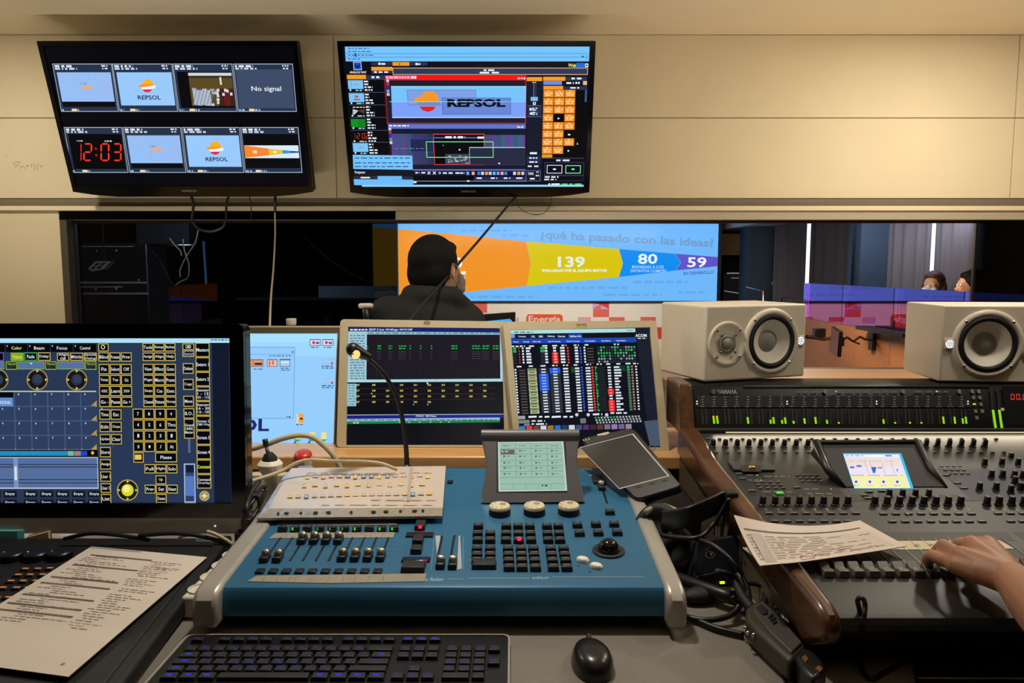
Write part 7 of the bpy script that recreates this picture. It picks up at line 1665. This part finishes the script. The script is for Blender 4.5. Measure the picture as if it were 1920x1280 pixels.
cable('fat_plug_lead', 'thick black lead with a moulded plug lying right of the blue console', 'cable', [Q(1262, 1080, .765), Q(1290, 1092, .768), Q(1330, 1106, .772), Q(1365, 1118, .772), Q(1388, 1122, .765)], .012, M['cabblack'], 12)
m = MB(Matrix.Translation(Q(1318, 1128, DESK)) @ Matrix.Rotation(R(20), 4, 'Z')); m.ball((0, 0, .014), (.040, .020, .014), 20, 10); tag(m.build('power_adapter', M['blackm'], smooth=True), 'rounded black adapter lump beneath the thick lead', 'adapter')
cable('desk_cable', 'black cable curving across the grey desk towards the walkie talkie', 'cable', [Q(1262, 1150, .756), Q(1300, 1160, .757), Q(1345, 1178, .757), Q(1395, 1190, .757)], .0052, M['cabblack'])
cable('desk_cable', 'black cable bending up beside the rounded adapter', 'cable', [Q(1268, 1152, .757), Q(1320, 1162, .760), Q(1365, 1155, .765), Q(1385, 1135, .775), Q(1372, 1118, .788)], .005, M['cabblack'])
cable('thin_lead', 'thin black lead trailing off below the clear plug', 'cable', [Q(1418, 1208, .754), Q(1442, 1228, .752), Q(1462, 1258, .752), Q(1480, 1300, .752)], .0016, M['cabblack'])
cable('looped_cable', 'black cable standing in a tall loop in front of the mixing desk', 'cable', [Q(1525, 1236, .754), Q(1575, 1215, .765), Q(1606, 1185, .785), P(1612, 1150, 1.0), P(1608, 1126, .985), P(1616, 1120, .98), P(1622, 1135, .975), P(1618, 1170, .972), Q(1612, 1205, .775), Q(1616, 1250, .757), Q(1634, 1272, .754), Q(1662, 1258, .754), Q(1720, 1228, .756), Q(1790, 1212, .765), Q(1850, 1218, .77), Q(1930, 1262, .758)], .0034, M['cabblack'])
cable('trailing_cable', 'black cable hanging along the mixing desk wooden side', 'cable', [Q(1450, 1080, .80), Q(1462, 1100, .79), Q(1460, 1128, .785), Q(1452, 1142, .78)], .0026, M['cabgrey'])
cable('bundled_cable', 'black cable running down between belt pack and the wooden cheek', 'cable', [Q(1384, 1075, .80), Q(1400, 1105, .785), Q(1402, 1135, .775), Q(1392, 1150, .765)], .007, M['cabblack'])  # cable bundle added to keep this dark, partly for the cheek's shadow
cable('bundled_cable', 'short black cable curling below the folded sheet', 'cable', [Q(1400, 1052, .80), Q(1420, 1080, .79), Q(1436, 1112, .78), Q(1430, 1135, .775)], .006, M['cabblack'])
cable('bundled_cable', 'black cable crossing above the walkie talkie towards the wooden cheek', 'cable', [Q(1372, 1090, .79), Q(1400, 1092, .79), Q(1430, 1098, .788), Q(1446, 1120, .78)], .005, M['cabblack'])
fb_ = thing('black_folder', Q(1820, 1260, DESK), 'flat black folder in the lower right corner under the desk front', 'folder')
p4 = [Q(x, y, DESK) for x, y in ((1712, 1232), (2050, 1232), (2080, 1330), (1720, 1330))]; m = MB(); m.poly([(p.x, p.y) for p in p4][::-1], DESK, DESK + .012); m.build('cover', M['black'], fb_, bevel=.003)
m = MB(); e_ = [Q(1722, 1271, DESK + .0125), Q(2000, 1272, DESK + .0125)]; m.tube(e_, .0012, 6); m.build('edge_binding', M['cabgrey'], fb_)
# ================================================================ small things behind the blue console
gn = thing('gooseneck_lamp', (P(762, 872, 1.675).x, 1.675, .85), 'black gooseneck lamp bending left in front of the middle monitor', 'lamp')
gp = [P(763, 884, 1.68), P(762, 850, 1.68), P(757, 800, 1.675), P(744, 745, 1.66), P(722, 704, 1.645), P(700, 680, 1.63), P(684, 667, 1.62)]
m = MB(); g_ = cr(gp, 6); m.tube(g_, [.0062 - .0022 * i / len(g_) for i in range(len(g_))], 10); m.build('flexible_neck', M['black'], gn, smooth=True)
hA, hB = P(690, 668, 1.622), P(662, 655, 1.60); m = MB(); m.cap(hA, hB, .009, .0155, 16); lh = m.build('lamp_head', M['black'], gn, smooth=True)
d_ = (hB - hA).normalized(); dn = Vector((.25, -.75, -.6)).normalized(); dn = (dn - d_ * dn.dot(d_)).normalized()
m = MB(orient(hB - d_ * .006 + dn * .0122, dn)); m.col = lin((252, 190, 110)); m.lathe([(.0095, 0), (.0088, .0026), (0, .0036)], 20, 1.0, 1.3); m.build('bulb', M['scrhi'], lh, smooth=True)
m = MB(Matrix.Translation((gp[0].x, 1.68, 0))); m.lathe([(.010, .848), (.010, .872), (.006, .876)], 16); m.build('socket', M['black'], gn)
rb = thing('emergency_button', (P(568, 860, 1.742).x, 1.742, .842), 'red mushroom push button on a grey base behind the blue console', 'button')
bp_ = P(568, 852, 1.742); mm = orient(bp_, (0, -.35, .94))
m = MB(mm); m.lathe([(.0, .008), (.010, .0075), (.019, .004), (.0215, -.001), (.0205, -.006), (.012, -.009), (.010, -.02)][::-1], 32); m.build('cap', M['red'], rb, smooth=True)
m = MB(); m.box(bp_.x - .016, bp_.x + .024, 1.727, 1.765, .842, bp_.z - .012); m.build('base', M['grey'], rb, bevel=.003)
m = MB(); m.box(bp_.x + .008, bp_.x + .020, 1.7245, 1.7275, .845, bp_.z - .013); m.build('label', M['white'], rb)
pk = thing('power_plug', (P(506, 878, 1.60).x, 1.61, DESK), 'black plug in a white socket collar with grey cable, left of the red button', 'plug')
c0, c1, c2 = P(507, 884, 1.60), P(505, 858, 1.60), P(497, 828, 1.60)
m = MB(Matrix.Translation((c0.x, 1.60, 0))); m.lathe([(.012, DESK), (.014, c0.z - .01), (.025, c0.z + .006), (.027, c0.z + .018), (.020, c0.z + .026)], 28); m.build('socket_collar', M['white'], pk, smooth=40)
m = MB(); m.tube([c0 + Vector((0, 0, .022)), c1, c1 + (c2 - c1) * .3], [.017, .016, .009], 16); m.build('plug_body', M['blackm'], pk, smooth=40)
m = MB(); m.tube(cr([c1 + (c2 - c1) * .3, c1 + (c2 - c1) * .75]), .0045, 8); m.build('grey_lead', M['cabgrey'], pk, smooth=True)
m = MB(); m.tube([c1 + (c2 - c1) * .75, c2 + Vector((0, 0, .006))], .0062, 10); m.build('black_tip', M['black'], pk, smooth=True)
def Pz(L, Y): return [P(x, y, Y) for x, y in L]
cable('fat_cream_cable', 'thick cream cable arching behind the red button', 'cable', Pz([(440, 846), (470, 842), (500, 833), (530, 822), (560, 816), (585, 819), (604, 832), (622, 850), (634, 868), (642, 890)], 1.69), .0062, M['cabcream'], 10)
cable('thin_cream_cable', 'thinner cream cable sweeping over the cream box to the plan sheets', 'cable', [P(452, 908, 1.50), P(490, 896, 1.53), P(525, 884, 1.56), P(555, 868, 1.58), P(580, 862, 1.59), P(625, 864, 1.60), P(680, 865, 1.60), P(715, 869, 1.60), P(745, 880, 1.60)], .0042, M['cabcream'])
cable('black_cable_loop', 'black cable loops squeezed between touch monitor and plan sheets', 'cable', [P(456, 960, 1.42), P(474, 940, 1.44), P(486, 918, 1.48), P(494, 912, 1.5), P(498, 920, 1.5), P(490, 940, 1.47), P(480, 960, 1.44), P(470, 975, 1.42)], .004, M['cabblack'])
cable('black_cable_loop', 'second black cable loop leaning on the touch monitor edge', 'cable', [P(466, 985, 1.40), P(462, 950, 1.42), P(470, 932, 1.44), P(482, 930, 1.45), P(487, 945, 1.45), P(492, 930, 1.46), P(500, 918, 1.47)], .0036, M['cabblack'])
vp = thing('video_plug', (P(460, 1000, 1.40).x, 1.40, DESK), 'tall black connector standing between touch monitor and blue console', 'plug')
m = MB(); pA, pB = P(440, 1062, 1.385), P(476, 995, 1.395); m.box(pA.x, pB.x, 1.385, 1.41, DESK, pB.z); m.build('housing', M['blackm'], vp, bevel=.005)
m = MB(); pA, pB = P(452, 996, 1.39), P(470, 972, 1.39); m.box(pA.x, pB.x, 1.388, 1.405, pA.z, pB.z); m.build('neck', M['black'], vp, bevel=.003)
m = MB(); m.tube(cr([P(461, 974, 1.395), P(462, 950, 1.40), P(470, 925, 1.44), P(486, 902, 1.48)]), .0052, 8); m.build('lead', M['cabblack'], vp, smooth=True)
ps = thing('power_strip', (-0.527, 1.28, DESK), 'white power strip with round sockets wedged along the left console cheek', 'power strip')
m = MB(); m.box(-.548, -.506, 1.175, 1.40, DESK, .788); m.build('case', M['white'], ps, bevel=.004)
for y in (1.205, 1.255, 1.305, 1.355):
    m = MB(Matrix.Translation((-.527, y, .788))); m.lathe([(.021, -.002), (.021, .003), (.019, .003), (.018, -.0005), (0, -.0005)], 28); m.build('socket', M['white'], ps, smooth=40)
cb = thing('cyan_booklet', Q(5, 1007, .79), 'pale cyan booklet edge under the touch monitor at far left', 'booklet')
p0, p1 = P(-60, 1012, 1.42), P(32, 1001, 1.42); m = MB(); m.poly([(p0.x, 1.437), (p1.x - .012, 1.437), (p1.x, 1.441), (p1.x - .012, 1.448), (p0.x, 1.448)], DESK, p1.z); m.build('cover', node_mat('cyan_card', (120, 214, 226), .5), cb)
tn = thing('wooden_ruler', Q(60, 1006, .79), 'pale wooden ruler lying under the touch monitor', 'ruler')
p0, p1 = P(38, 1010, 1.42), P(80, 1000, 1.42); m = MB(); m.add([(p0.x, 1.437, p0.z - .004), (p1.x, 1.437, p1.z - .003), (p1.x, 1.448, p1.z - .002), (p0.x, 1.448, p0.z - .002), (p0.x, 1.437, DESK), (p1.x, 1.437, DESK), (p1.x, 1.448, DESK), (p0.x, 1.448, DESK)], [(0, 1, 2, 3), (7, 6, 5, 4), (0, 4, 5, 1), (1, 5, 6, 2), (2, 6, 7, 3), (3, 7, 4, 0)]); m.build('blade', M['tapew'], tn)
for k, (L, r_, mt, lb) in enumerate((([(120, 1010), (170, 1000), (230, 1004), (280, 1012)], .004, 'cabblack', 'black cable under the touch monitor, left stretch'), ([(260, 1004), (320, 1000), (365, 1003), (405, 1012), (432, 1022)], .004, 'cabblack', 'black cable leaving the touch monitor towards the power strip'), ([(335, 1008), (350, 1004), (366, 1003)], .0025, 'cabcream', 'short cream wire under the touch monitor'), ([(388, 996), (404, 1001), (424, 1012), (436, 1020)], .0035, 'cabcream', 'cream cable behind the command wing corner'))):
    cable('monitor_cable', lb, 'cable', [P(x, y, 1.40) for x, y in L], r_, M[mt])
# a bottle behind the cream monitor
bo = thing('water_bottle', (P(546, 603, 2.035).x, 2.03, z_c), 'bottle with a cream cap standing behind the cream monitor', 'bottle')
bt_ = P(546, 597, 2.03); m = MB(Matrix.Translation((bt_.x, 2.03, 0))); m.lathe([(.028, z_c), (.03, z_c + .01), (.03, bt_.z - .09), (.014, bt_.z - .03), (.012, bt_.z - .018)], 24); m.build('body', M['dark'], bo, smooth=40)
m = MB(Matrix.Translation((bt_.x, 2.03, 0))); m.lathe([(.0115, bt_.z - .019), (.0135, bt_.z - .014), (.0138, bt_.z), (0, bt_.z)], 24); m.build('cap', M['white'], bo, smooth=40)
# ================================================================ people
def blob(name, prims, mat, parent, voxel=0.012, sm=6):
    """one continuous skin grown over limb segments and rounded masses"""
    m = MB()
    for p in prims:
        if p[0] == 'c': m.cap(Vector(p[1]), Vector(p[2]), p[3], p[4], 16)
        else: m.ball(p[1], p[2], 20, 12, p[3] if len(p) > 3 else None)
    o = m.build(name, mat, parent, smooth=True)
    r = o.modifiers.new('remesh', 'REMESH'); r.mode = 'VOXEL'; r.voxel_size = voxel; r.use_smooth_shade = True
    s_ = o.modifiers.new('smooth', 'SMOOTH'); s_.iterations = sm; s_.factor = 0.5
    return o
def headparts(c, f, k=1.0):
    """skull, jaw, nose and ears round centre c, looking along f"""
    f = Vector(f).normalized(); r_ = Vector((f.y, -f.x, 0)).normalized(); u = Vector((0, 0, 1))
    Rm = Matrix((r_, f, u)).transposed()
    def L(x, y, z): return c + (r_ * x + f * y + u * z) * k
    pr = [('e', L(0, -.012, .02), (.074 * k, .094 * k, .090 * k), Rm), ('e', L(0, .030, -.030), (.058 * k, .058 * k, .075 * k), Rm), ('e', L(0, .055, -.080), (.034 * k, .030 * k, .026 * k), Rm),
          ('c', L(0, .084, .004), L(0, .100, -.026), .009 * k, .013 * k), ('e', L(.030, .074, -.012), (.02 * k, .014 * k, .016 * k), Rm), ('e', L(-.030, .074, -.012), (.02 * k, .014 * k, .016 * k), Rm), ('c', L(-.03, .078, .022), L(.03, .078, .022), .011 * k, .011 * k)]
    for s_ in (-1, 1):
        pr += [('e', L(s_ * .076, -.008, -.005), (.010 * k, .018 * k, .030 * k), Rm), ('e', L(s_ * .078, -.004, -.026), (.008 * k, .011 * k, .013 * k), Rm)]
    return pr, L, Rm
def face(L, Rm, k, par, iris=(60, 42, 30)):
    for s_ in (-1, 1):
        m = MB(); m.ball(L(s_ * .030, .079, .004), .0115 * k, 14, 8); e = m.build('eye', M['white'], par, smooth=True)
        m = MB(); m.ball(L(s_ * .030, .0875, .004), .0052 * k, 10, 6); m.build('iris', M['black'], e, smooth=True)
    m = MB(); m.ball(L(0, .082, -.056), (.022 * k, .008 * k, .007 * k), 14, 8, Rm); m.build('mouth', M['red'] if False else node_mat('lip_skin', (160, 92, 80), .5), par, smooth=True)
def hair_cap(L, Rm, k, par, mat, long_=0.0):
    pr = [('e', L(0, -.020, .030), (.082 * k, .096 * k, .092 * k), Rm), ('e', L(0, -.050, -.012), (.078 * k, .060 * k, .075 * k), Rm), ('e', L(.060, -.012, .012), (.022 * k, .045 * k, .045 * k), Rm), ('e', L(-.060, -.012, .012), (.022 * k, .045 * k, .045 * k), Rm), ('e', L(0, .030, .075), (.060 * k, .045 * k, .028 * k), Rm)]
    if long_:
        for s_ in (-1, 1): pr += [('c', L(s_ * .066, -.02, .0), L(s_ * .082, -.02, -.16), .030 * k, .024 * k), ('c', L(s_ * .03, -.07, .0), L(s_ * .04, -.07, -.17), .034 * k, .028 * k)]
    return blob('hair', pr, mat, par, .008 * k, 3)
# ---------------- the man sitting with his back to us
Hc = P(818, 505, 2.46); f = Vector((.52, .85, 0))
man = thing('person', (Hc.x - .01, 2.42, 0), 'man in a dark hooded jacket sitting with his back turned, facing the slide', 'person')
pr, L, Rm = headparts(Hc, f, .95)
sh = P(803, 585, 2.42); zs = sh.z; cx = sh.x
SL, SR = Vector((cx - .125, 2.42, zs - .018)), Vector((cx + .115, 2.44, zs - .040))
EL, ER = Vector((cx - .22, 2.52, zs - .30)), Vector((cx + .22, 2.60, zs - .29))
HL, HR = Vector((cx - .16, 2.74, .905)), Vector((cx + .17, 2.80, .905))
tor = [('c', (cx, 2.42, zs - .05), (cx, 2.43, .62), .115, .125), ('c', SL, SR, .058, .058), ('c', (cx - .08, 2.42, zs - .08), (cx - .07, 2.43, .62), .09, .09), ('c', (cx + .08, 2.42, zs - .08), (cx + .07, 2.43, .62), .09, .09)]
arms = [('c', SL, EL, .052, .042), ('c', SR, ER, .052, .042), ('c', EL, HL, .042, .028), ('c', ER, HR, .042, .028)]
legs = [('c', (cx - .09, 2.46, .56), (cx - .12, 2.88, .54), .080, .062), ('c', (cx + .09, 2.46, .56), (cx + .12, 2.88, .54), .080, .062), ('c', (cx - .12, 2.88, .54), (cx - .12, 2.84, .08), .055, .042), ('c', (cx + .12, 2.88, .54), (cx + .12, 2.84, .08), .055, .042), ('c', (cx - .12, 2.84, .05), (cx - .13, 3.00, .035), .042, .034), ('c', (cx + .12, 2.84, .05), (cx + .13, 3.00, .035), .042, .034)]
hands = []
for H in (HL, HR):
    hands += [('e', H + Vector((0, .045, 0)), (.04, .05, .016))]
    for i in range(4): hands.append(('c', H + Vector((-.026 + .017 * i, .085, 0)), H + Vector((-.028 + .018 * i, .145 - .008 * abs(i - 1.5), -.008)), .009, .0075))
    hands.append(('c', H + Vector((.03 if H is HL else -.03, .02, 0)), H + Vector((.055 if H is HL else -.055, .075, -.004)), .011, .009))
neck = [('c', Hc + Vector((0, -.005, -.07)), (cx, 2.43, zs + .01), .052, .066)]
body = blob('body', pr + neck + tor + arms + legs + hands, M['skin2'], man, .009, 4)
face(L, Rm, .95, man); hair_cap(L, Rm, .95, man, M['hair'])
def fat(L_, d): return [(p[0], p[1], p[2], p[3] + d, p[4] + d) for p in L_]
hood = [('c', P(770, 551, 2.40), P(800, 556, 2.35), .032, .036), ('c', P(800, 556, 2.35), P(846, 553, 2.37), .036, .030), ('c', P(846, 552, 2.37), P(876, 573, 2.42), .030, .022), ('c', P(774, 548, 2.40), P(782, 540, 2.44), .026, .022)]
blob('jacket', fat(tor, .016) + fat(arms, .014) + hood, M['jacket'], man, .010, 4)
blob('trousers', fat(legs[:4], .008) + [('c', (cx - .08, 2.44, .60), (cx + .08, 2.44, .60), .13, .13)], M['cloth'], man, .012, 4)
mk = [('c', L(-.05, .072, -.045), L(.05, .072, -.045), .020, .020), ('c', L(0, .095, -.03), L(0, .075, -.085), .022, .022), ('c', L(.05, .07, -.03), L(.055, .07, -.07), .016, .016), ('c', L(-.05, .07, -.03), L(-.055, .07, -.07), .016, .016)]
fm = blob('face_mask', mk, node_mat('pale_mask_cloth', (120, 110, 106), .8), man, .006, 3)
m = MB(); m.tube(cr([L(.055, .066, -.035), L(.080, .02, .0), L(.088, -.02, .02), L(.086, -.028, -.01), L(.070, .03, -.06), L(.056, .066, -.068)]), .0016, 6); m.build('ear_loop', M['cabgrey'], fm, smooth=True)
# his chair
ch = thing('office_chair', (cx, 2.40, 0), 'black office chair under the man with a cream armrest showing at his left', 'chair')
m = MB(); m.box(cx - .24, cx + .24, 2.20, 2.66, .42, .49); m.build('seat', M['cloth'], ch, bevel=.03, seg=4)
m = MB(); m.box(cx - .20, cx + .20, 2.22, 2.27, .55, zs - .12); m.build('backrest', M['cloth'], ch, bevel=.02, seg=4)
m = MB(); m.box(cx - .03, cx + .03, 2.19, 2.23, .40, .7); m.build('back_bar', M['black'], ch)
m = MB(); m.tube([(cx, 2.42, .08), (cx, 2.42, .42)], .03, 14); m.build('post', M['black'], ch)
for k in range(5):
    a_ = 2 * math.pi * k / 5; m = MB(); e = Vector((cx + .28 * math.cos(a_), 2.42 + .28 * math.sin(a_), .075)); m.tube([(cx, 2.42, .11), e], .018, 8); lg_ = m.build('leg', M['black'], ch)
    m = MB(); m.ball(e - Vector((0, 0, .045)), .028, 14, 8); m.build('caster', M['blackm'], lg_, smooth=True)
# a coat hook style headrest pad visible at the man's left
pa = P(686, 573, 2.36); m = MB(); m.cap(pa + Vector((-.016, 0, 0)), pa + Vector((.016, 0, 0)), .0085, .0085, 14); m.build('armrest_pad', M['white'], ch, smooth=True)
m = MB(); m.tube(cr([pa - Vector((0, 0, .008)), pa - Vector((-.02, -.02, .25)), (cx - .25, 2.40, .60), (cx - .22, 2.42, .455)]), .013, 10); m.build('armrest_post', M['black'], ch, smooth=True)
# his own screen
ms = thing('monitor', (P(900, 600, 2.62).x, 2.66, 0), 'black monitor standing in front of the man, seen from its dark back edge', 'monitor')
MP = Plane(P(905, 640, 2.60), (1, .25, 0), (0, .05, 1))
q4 = [MP.uv(x, y) for x, y in ((865, 592), (967, 584.5), (967, 640), (868, 646))]
m = MB(MP.M); m.poly(ccw(q4), -.02, 0); m.build('casing', M['black'], ms, bevel=.003)
a = Art(MP, (0, 0, 1), .0008); a.shape([(910, 602), (956, 597.5), (960, 601), (960, 640), (890, 640)], (70, 170, 235)); a.build('screen', M['scr'], ms)
p_ = MP.at(0, -.02, -.012); m = MB(); m.tube([p_, (p_.x, p_.y + .02, .81)], .015, 10); m.build('stand', M['black'], ms, smooth=True)
dk = thing('side_table', (-.25, 2.95, 0), 'low dark table under the window in front of the man', 'table')
m = MB(); m.box(-.72, .45, 2.60, 3.24, .78, .81); m.build('table_top', M['dark'], dk, bevel=.003)
for x in (-.68, .41):
    for y in (2.64, 3.20): m = MB(); m.box(x - .02, x + .02, y - .02, y + .02, 0, .78); m.build('leg', M['black'], dk)
# ---------------- two women behind the glass balustrade
def woman(px, py, Y, fdir, lab, mask, hair):
    c = P(px, py, Y); t = thing('person', (c.x, c.y, -.6), lab, 'person', None)
    pr, L, Rm = headparts(c, fdir, .92); b = Vector((c.x, c.y, c.z)); f = Vector(fdir).normalized(); r_ = Vector((f.y, -f.x, 0))
    s = b - Vector((0, 0, .235)); tor = [('c', s + Vector((0, 0, -.02)), s - Vector((0, 0, .42)), .10, .12), ('c', s - r_ * .14, s + r_ * .14, .055, .055)]
    arms = [('c', s - r_ * .16, s - r_ * .2 + f * .06 - Vector((0, 0, .26)), .045, .036), ('c', s + r_ * .16, s + r_ * .2 + f * .06 - Vector((0, 0, .26)), .045, .036), ('c', s - r_ * .2 + f * .06 - Vector((0, 0, .26)), s - r_ * .08 + f * .24 - Vector((0, 0, .30)), .036, .026), ('c', s + r_ * .2 + f * .06 - Vector((0, 0, .26)), s + r_ * .08 + f * .24 - Vector((0, 0, .30)), .036, .026)]
    g = Vector((0, -1, 0)); e = Vector((1, 0, 0))
    leg = []
    for sg in (-1, 1): leg += [('c', s + e * .08 * sg - Vector((0, 0, .46)), s + e * .09 * sg + g * .38 - Vector((0, 0, .48)), .075, .055), ('c', s + e * .09 * sg + g * .38 - Vector((0, 0, .48)), s + e * .09 * sg + g * .36 - Vector((0, 0, .9)), .05, .038)]
    hnd = [('e', s - r_ * .07 + f * .27 - Vector((0, 0, .31)), .03), ('e', s + r_ * .07 + f * .27 - Vector((0, 0, .31)), .03)]
    blob('body', pr + [('c', b - Vector((0, 0, .07)), s, .045, .06)] + tor + arms + leg + hnd, M['skin2'], t, .011, 3)
    face(L, Rm, .92, t); hair_cap(L, Rm, .92, t, hair, 1.0)
    blob('jacket', fat(tor, .014) + fat(arms, .012), M['jacket'], t, .012, 3); blob('trousers', fat(leg, .008), M['cloth'], t, .012, 3)
    if mask: blob('face_mask', [('c', L(-.036, .085, -.040), L(.036, .085, -.040), .022, .022), ('c', L(0, .102, -.02), L(0, .080, -.075), .020, .022)], node_mat('pale_blue_mask', (196, 214, 238), .8), t, .006, 2)
    # bench under her
    bn = thing('chair', (c.x, c.y, -.6), 'dark chair under the ' + ('masked woman' if mask else 'second woman') + ' behind the balustrade', 'chair'); zb = s.z - .60
    m = MB(); m.box(c.x - .2, c.x + .2, c.y - .2, c.y + .2, zb, zb + .05); m.build('seat', M['cloth'], bn, bevel=.01)
    for x in (-.17, .17):
        for y in (-.17, .17): m = MB(); m.box(c.x + x - .015, c.x + x + .015, c.y + y - .015, c.y + y + .015, -.6, zb); m.build('leg', M['black'], bn)
    return t
woman(1750, 534, 5.62, (-.75, -.65, 0), 'woman with light brown hair and a pale mask behind the balustrade', True, M['hairb'])
woman(1822, 536, 4.80, (-.95, .2, 0), 'dark haired woman turned sideways beside the black window mullion', False, M['hair'])
# ---------------- the operator's bare forearm and hand on the faders
op = thing('person', (0.90, 0.80, 0.80), "operator's bare left forearm and hand resting on the mixing desk faders", 'person')
def S(x, y, z): return Q(1680 + x * 240 / 1182, 980 + y * 260 / 1280, z)
wr = S(1085, 530, .905); el = Q(2035, 1215, .93); el = wr + (el - wr).normalized() * .25
mI, mM, mR, mP = S(850, 205, .918), S(700, 205, .920), S(600, 300, .914), S(545, 385, .902)
fl = [(mI, S(800, 190, .905), S(760, 200, .885), .0105), (mM, S(620, 200, .905), S(560, 215, .885), .0105)]
pr = []
def finger(a_, b_, c_, d_, r_):
    return [('c', a_, b_, r_ * 1.06, r_), ('c', b_, c_, r_, r_ * .9), ('c', c_, d_, r_ * .9, r_ * .78)]
# palm from wrist to the four knuckles
for k, r_ in ((mI, .0150), (mM, .0150), (mR, .0145), (mP, .0135)): pr.append(('c', wr + (k - wr) * .08, k, .0225, r_))
pr += [('c', wr + (mI - wr) * .3, wr + (mP - wr) * .55, .018, .019), ('c', mI, mP, .0125, .012)]
pr += finger(mR, S(440, 205, .914), S(375, 262, .893), S(390, 320, .876), .0100)
pr += finger(mP, S(325, 300, .900), S(285, 345, .882), S(305, 372, .872), .0094)
pr += finger(mM, S(600, 190, .908), S(545, 215, .888), S(540, 250, .874), .0102)
pr += finger(mI, S(770, 180, .908), S(700, 205, .890), S(690, 235, .876), .0100)
th = wr + (mI - wr) * .35 + Vector((.018, .012, -.008)); pr += finger(th, th + Vector((.008, .030, -.006)), th + Vector((-.006, .052, -.016)), th + Vector((-.018, .062, -.024)), .0118)
pr += [('c', wr, wr + (el - wr) * .35, .0245, .033), ('c', wr + (el - wr) * .35, el, .033, .042), ('c', el, el + Vector((.22, -.10, .22)), .044, .055), ('c', el + Vector((.22, -.10, .22)), el + Vector((.26, -.12, .28)), .055, .065)]
tb_ = Vector((el.x + .38, .46, el.z)); pr += [('c', (tb_.x, tb_.y, 1.16), (tb_.x, tb_.y, .62), .13, .14), ('c', (tb_.x - .14, tb_.y, 1.20), (tb_.x + .14, tb_.y, 1.20), .06, .06), ('c', (tb_.x, tb_.y, 1.2), (tb_.x, tb_.y, 1.36), .055, .05)]
hp2, L2, Rm2 = headparts(Vector((tb_.x, tb_.y + .02, 1.42)), (0, 1, 0)); pr += hp2
blob('body', pr, M['skin'], op, .0032, 5)
face(L2, Rm2, 1.0, op); hair_cap(L2, Rm2, 1.0, op, M['hair'])
blob('shirt', [('c', (tb_.x, tb_.y, 1.16), (tb_.x, tb_.y, .62), .145, .155), ('c', (tb_.x - .15, tb_.y, 1.20), (tb_.x + .15, tb_.y, 1.20), .072, .072), ('c', el + Vector((.10, -.04, .10)), el + Vector((.26, -.12, .28)), .064, .075)], M['jacket'], op, .012, 3)
# short nails on the two fingers that face the camera
oc = thing('office_chair', (tb_.x, tb_.y - .05, 0), "operator's black chair at the mixing desk", 'chair')
m = MB(); m.box(tb_.x - .24, tb_.x + .24, tb_.y - .25, tb_.y + .22, .42, .49); m.build('seat', M['cloth'], oc, bevel=.03)
m = MB(); m.tube([(tb_.x, tb_.y, .05), (tb_.x, tb_.y, .42)], .03, 12); m.build('post', M['black'], oc)
m = MB(Matrix.Translation((tb_.x, tb_.y, 0))); m.lathe([(.3, .0), (.3, .03), (.05, .06)], 24); m.build('base', M['black'], oc)
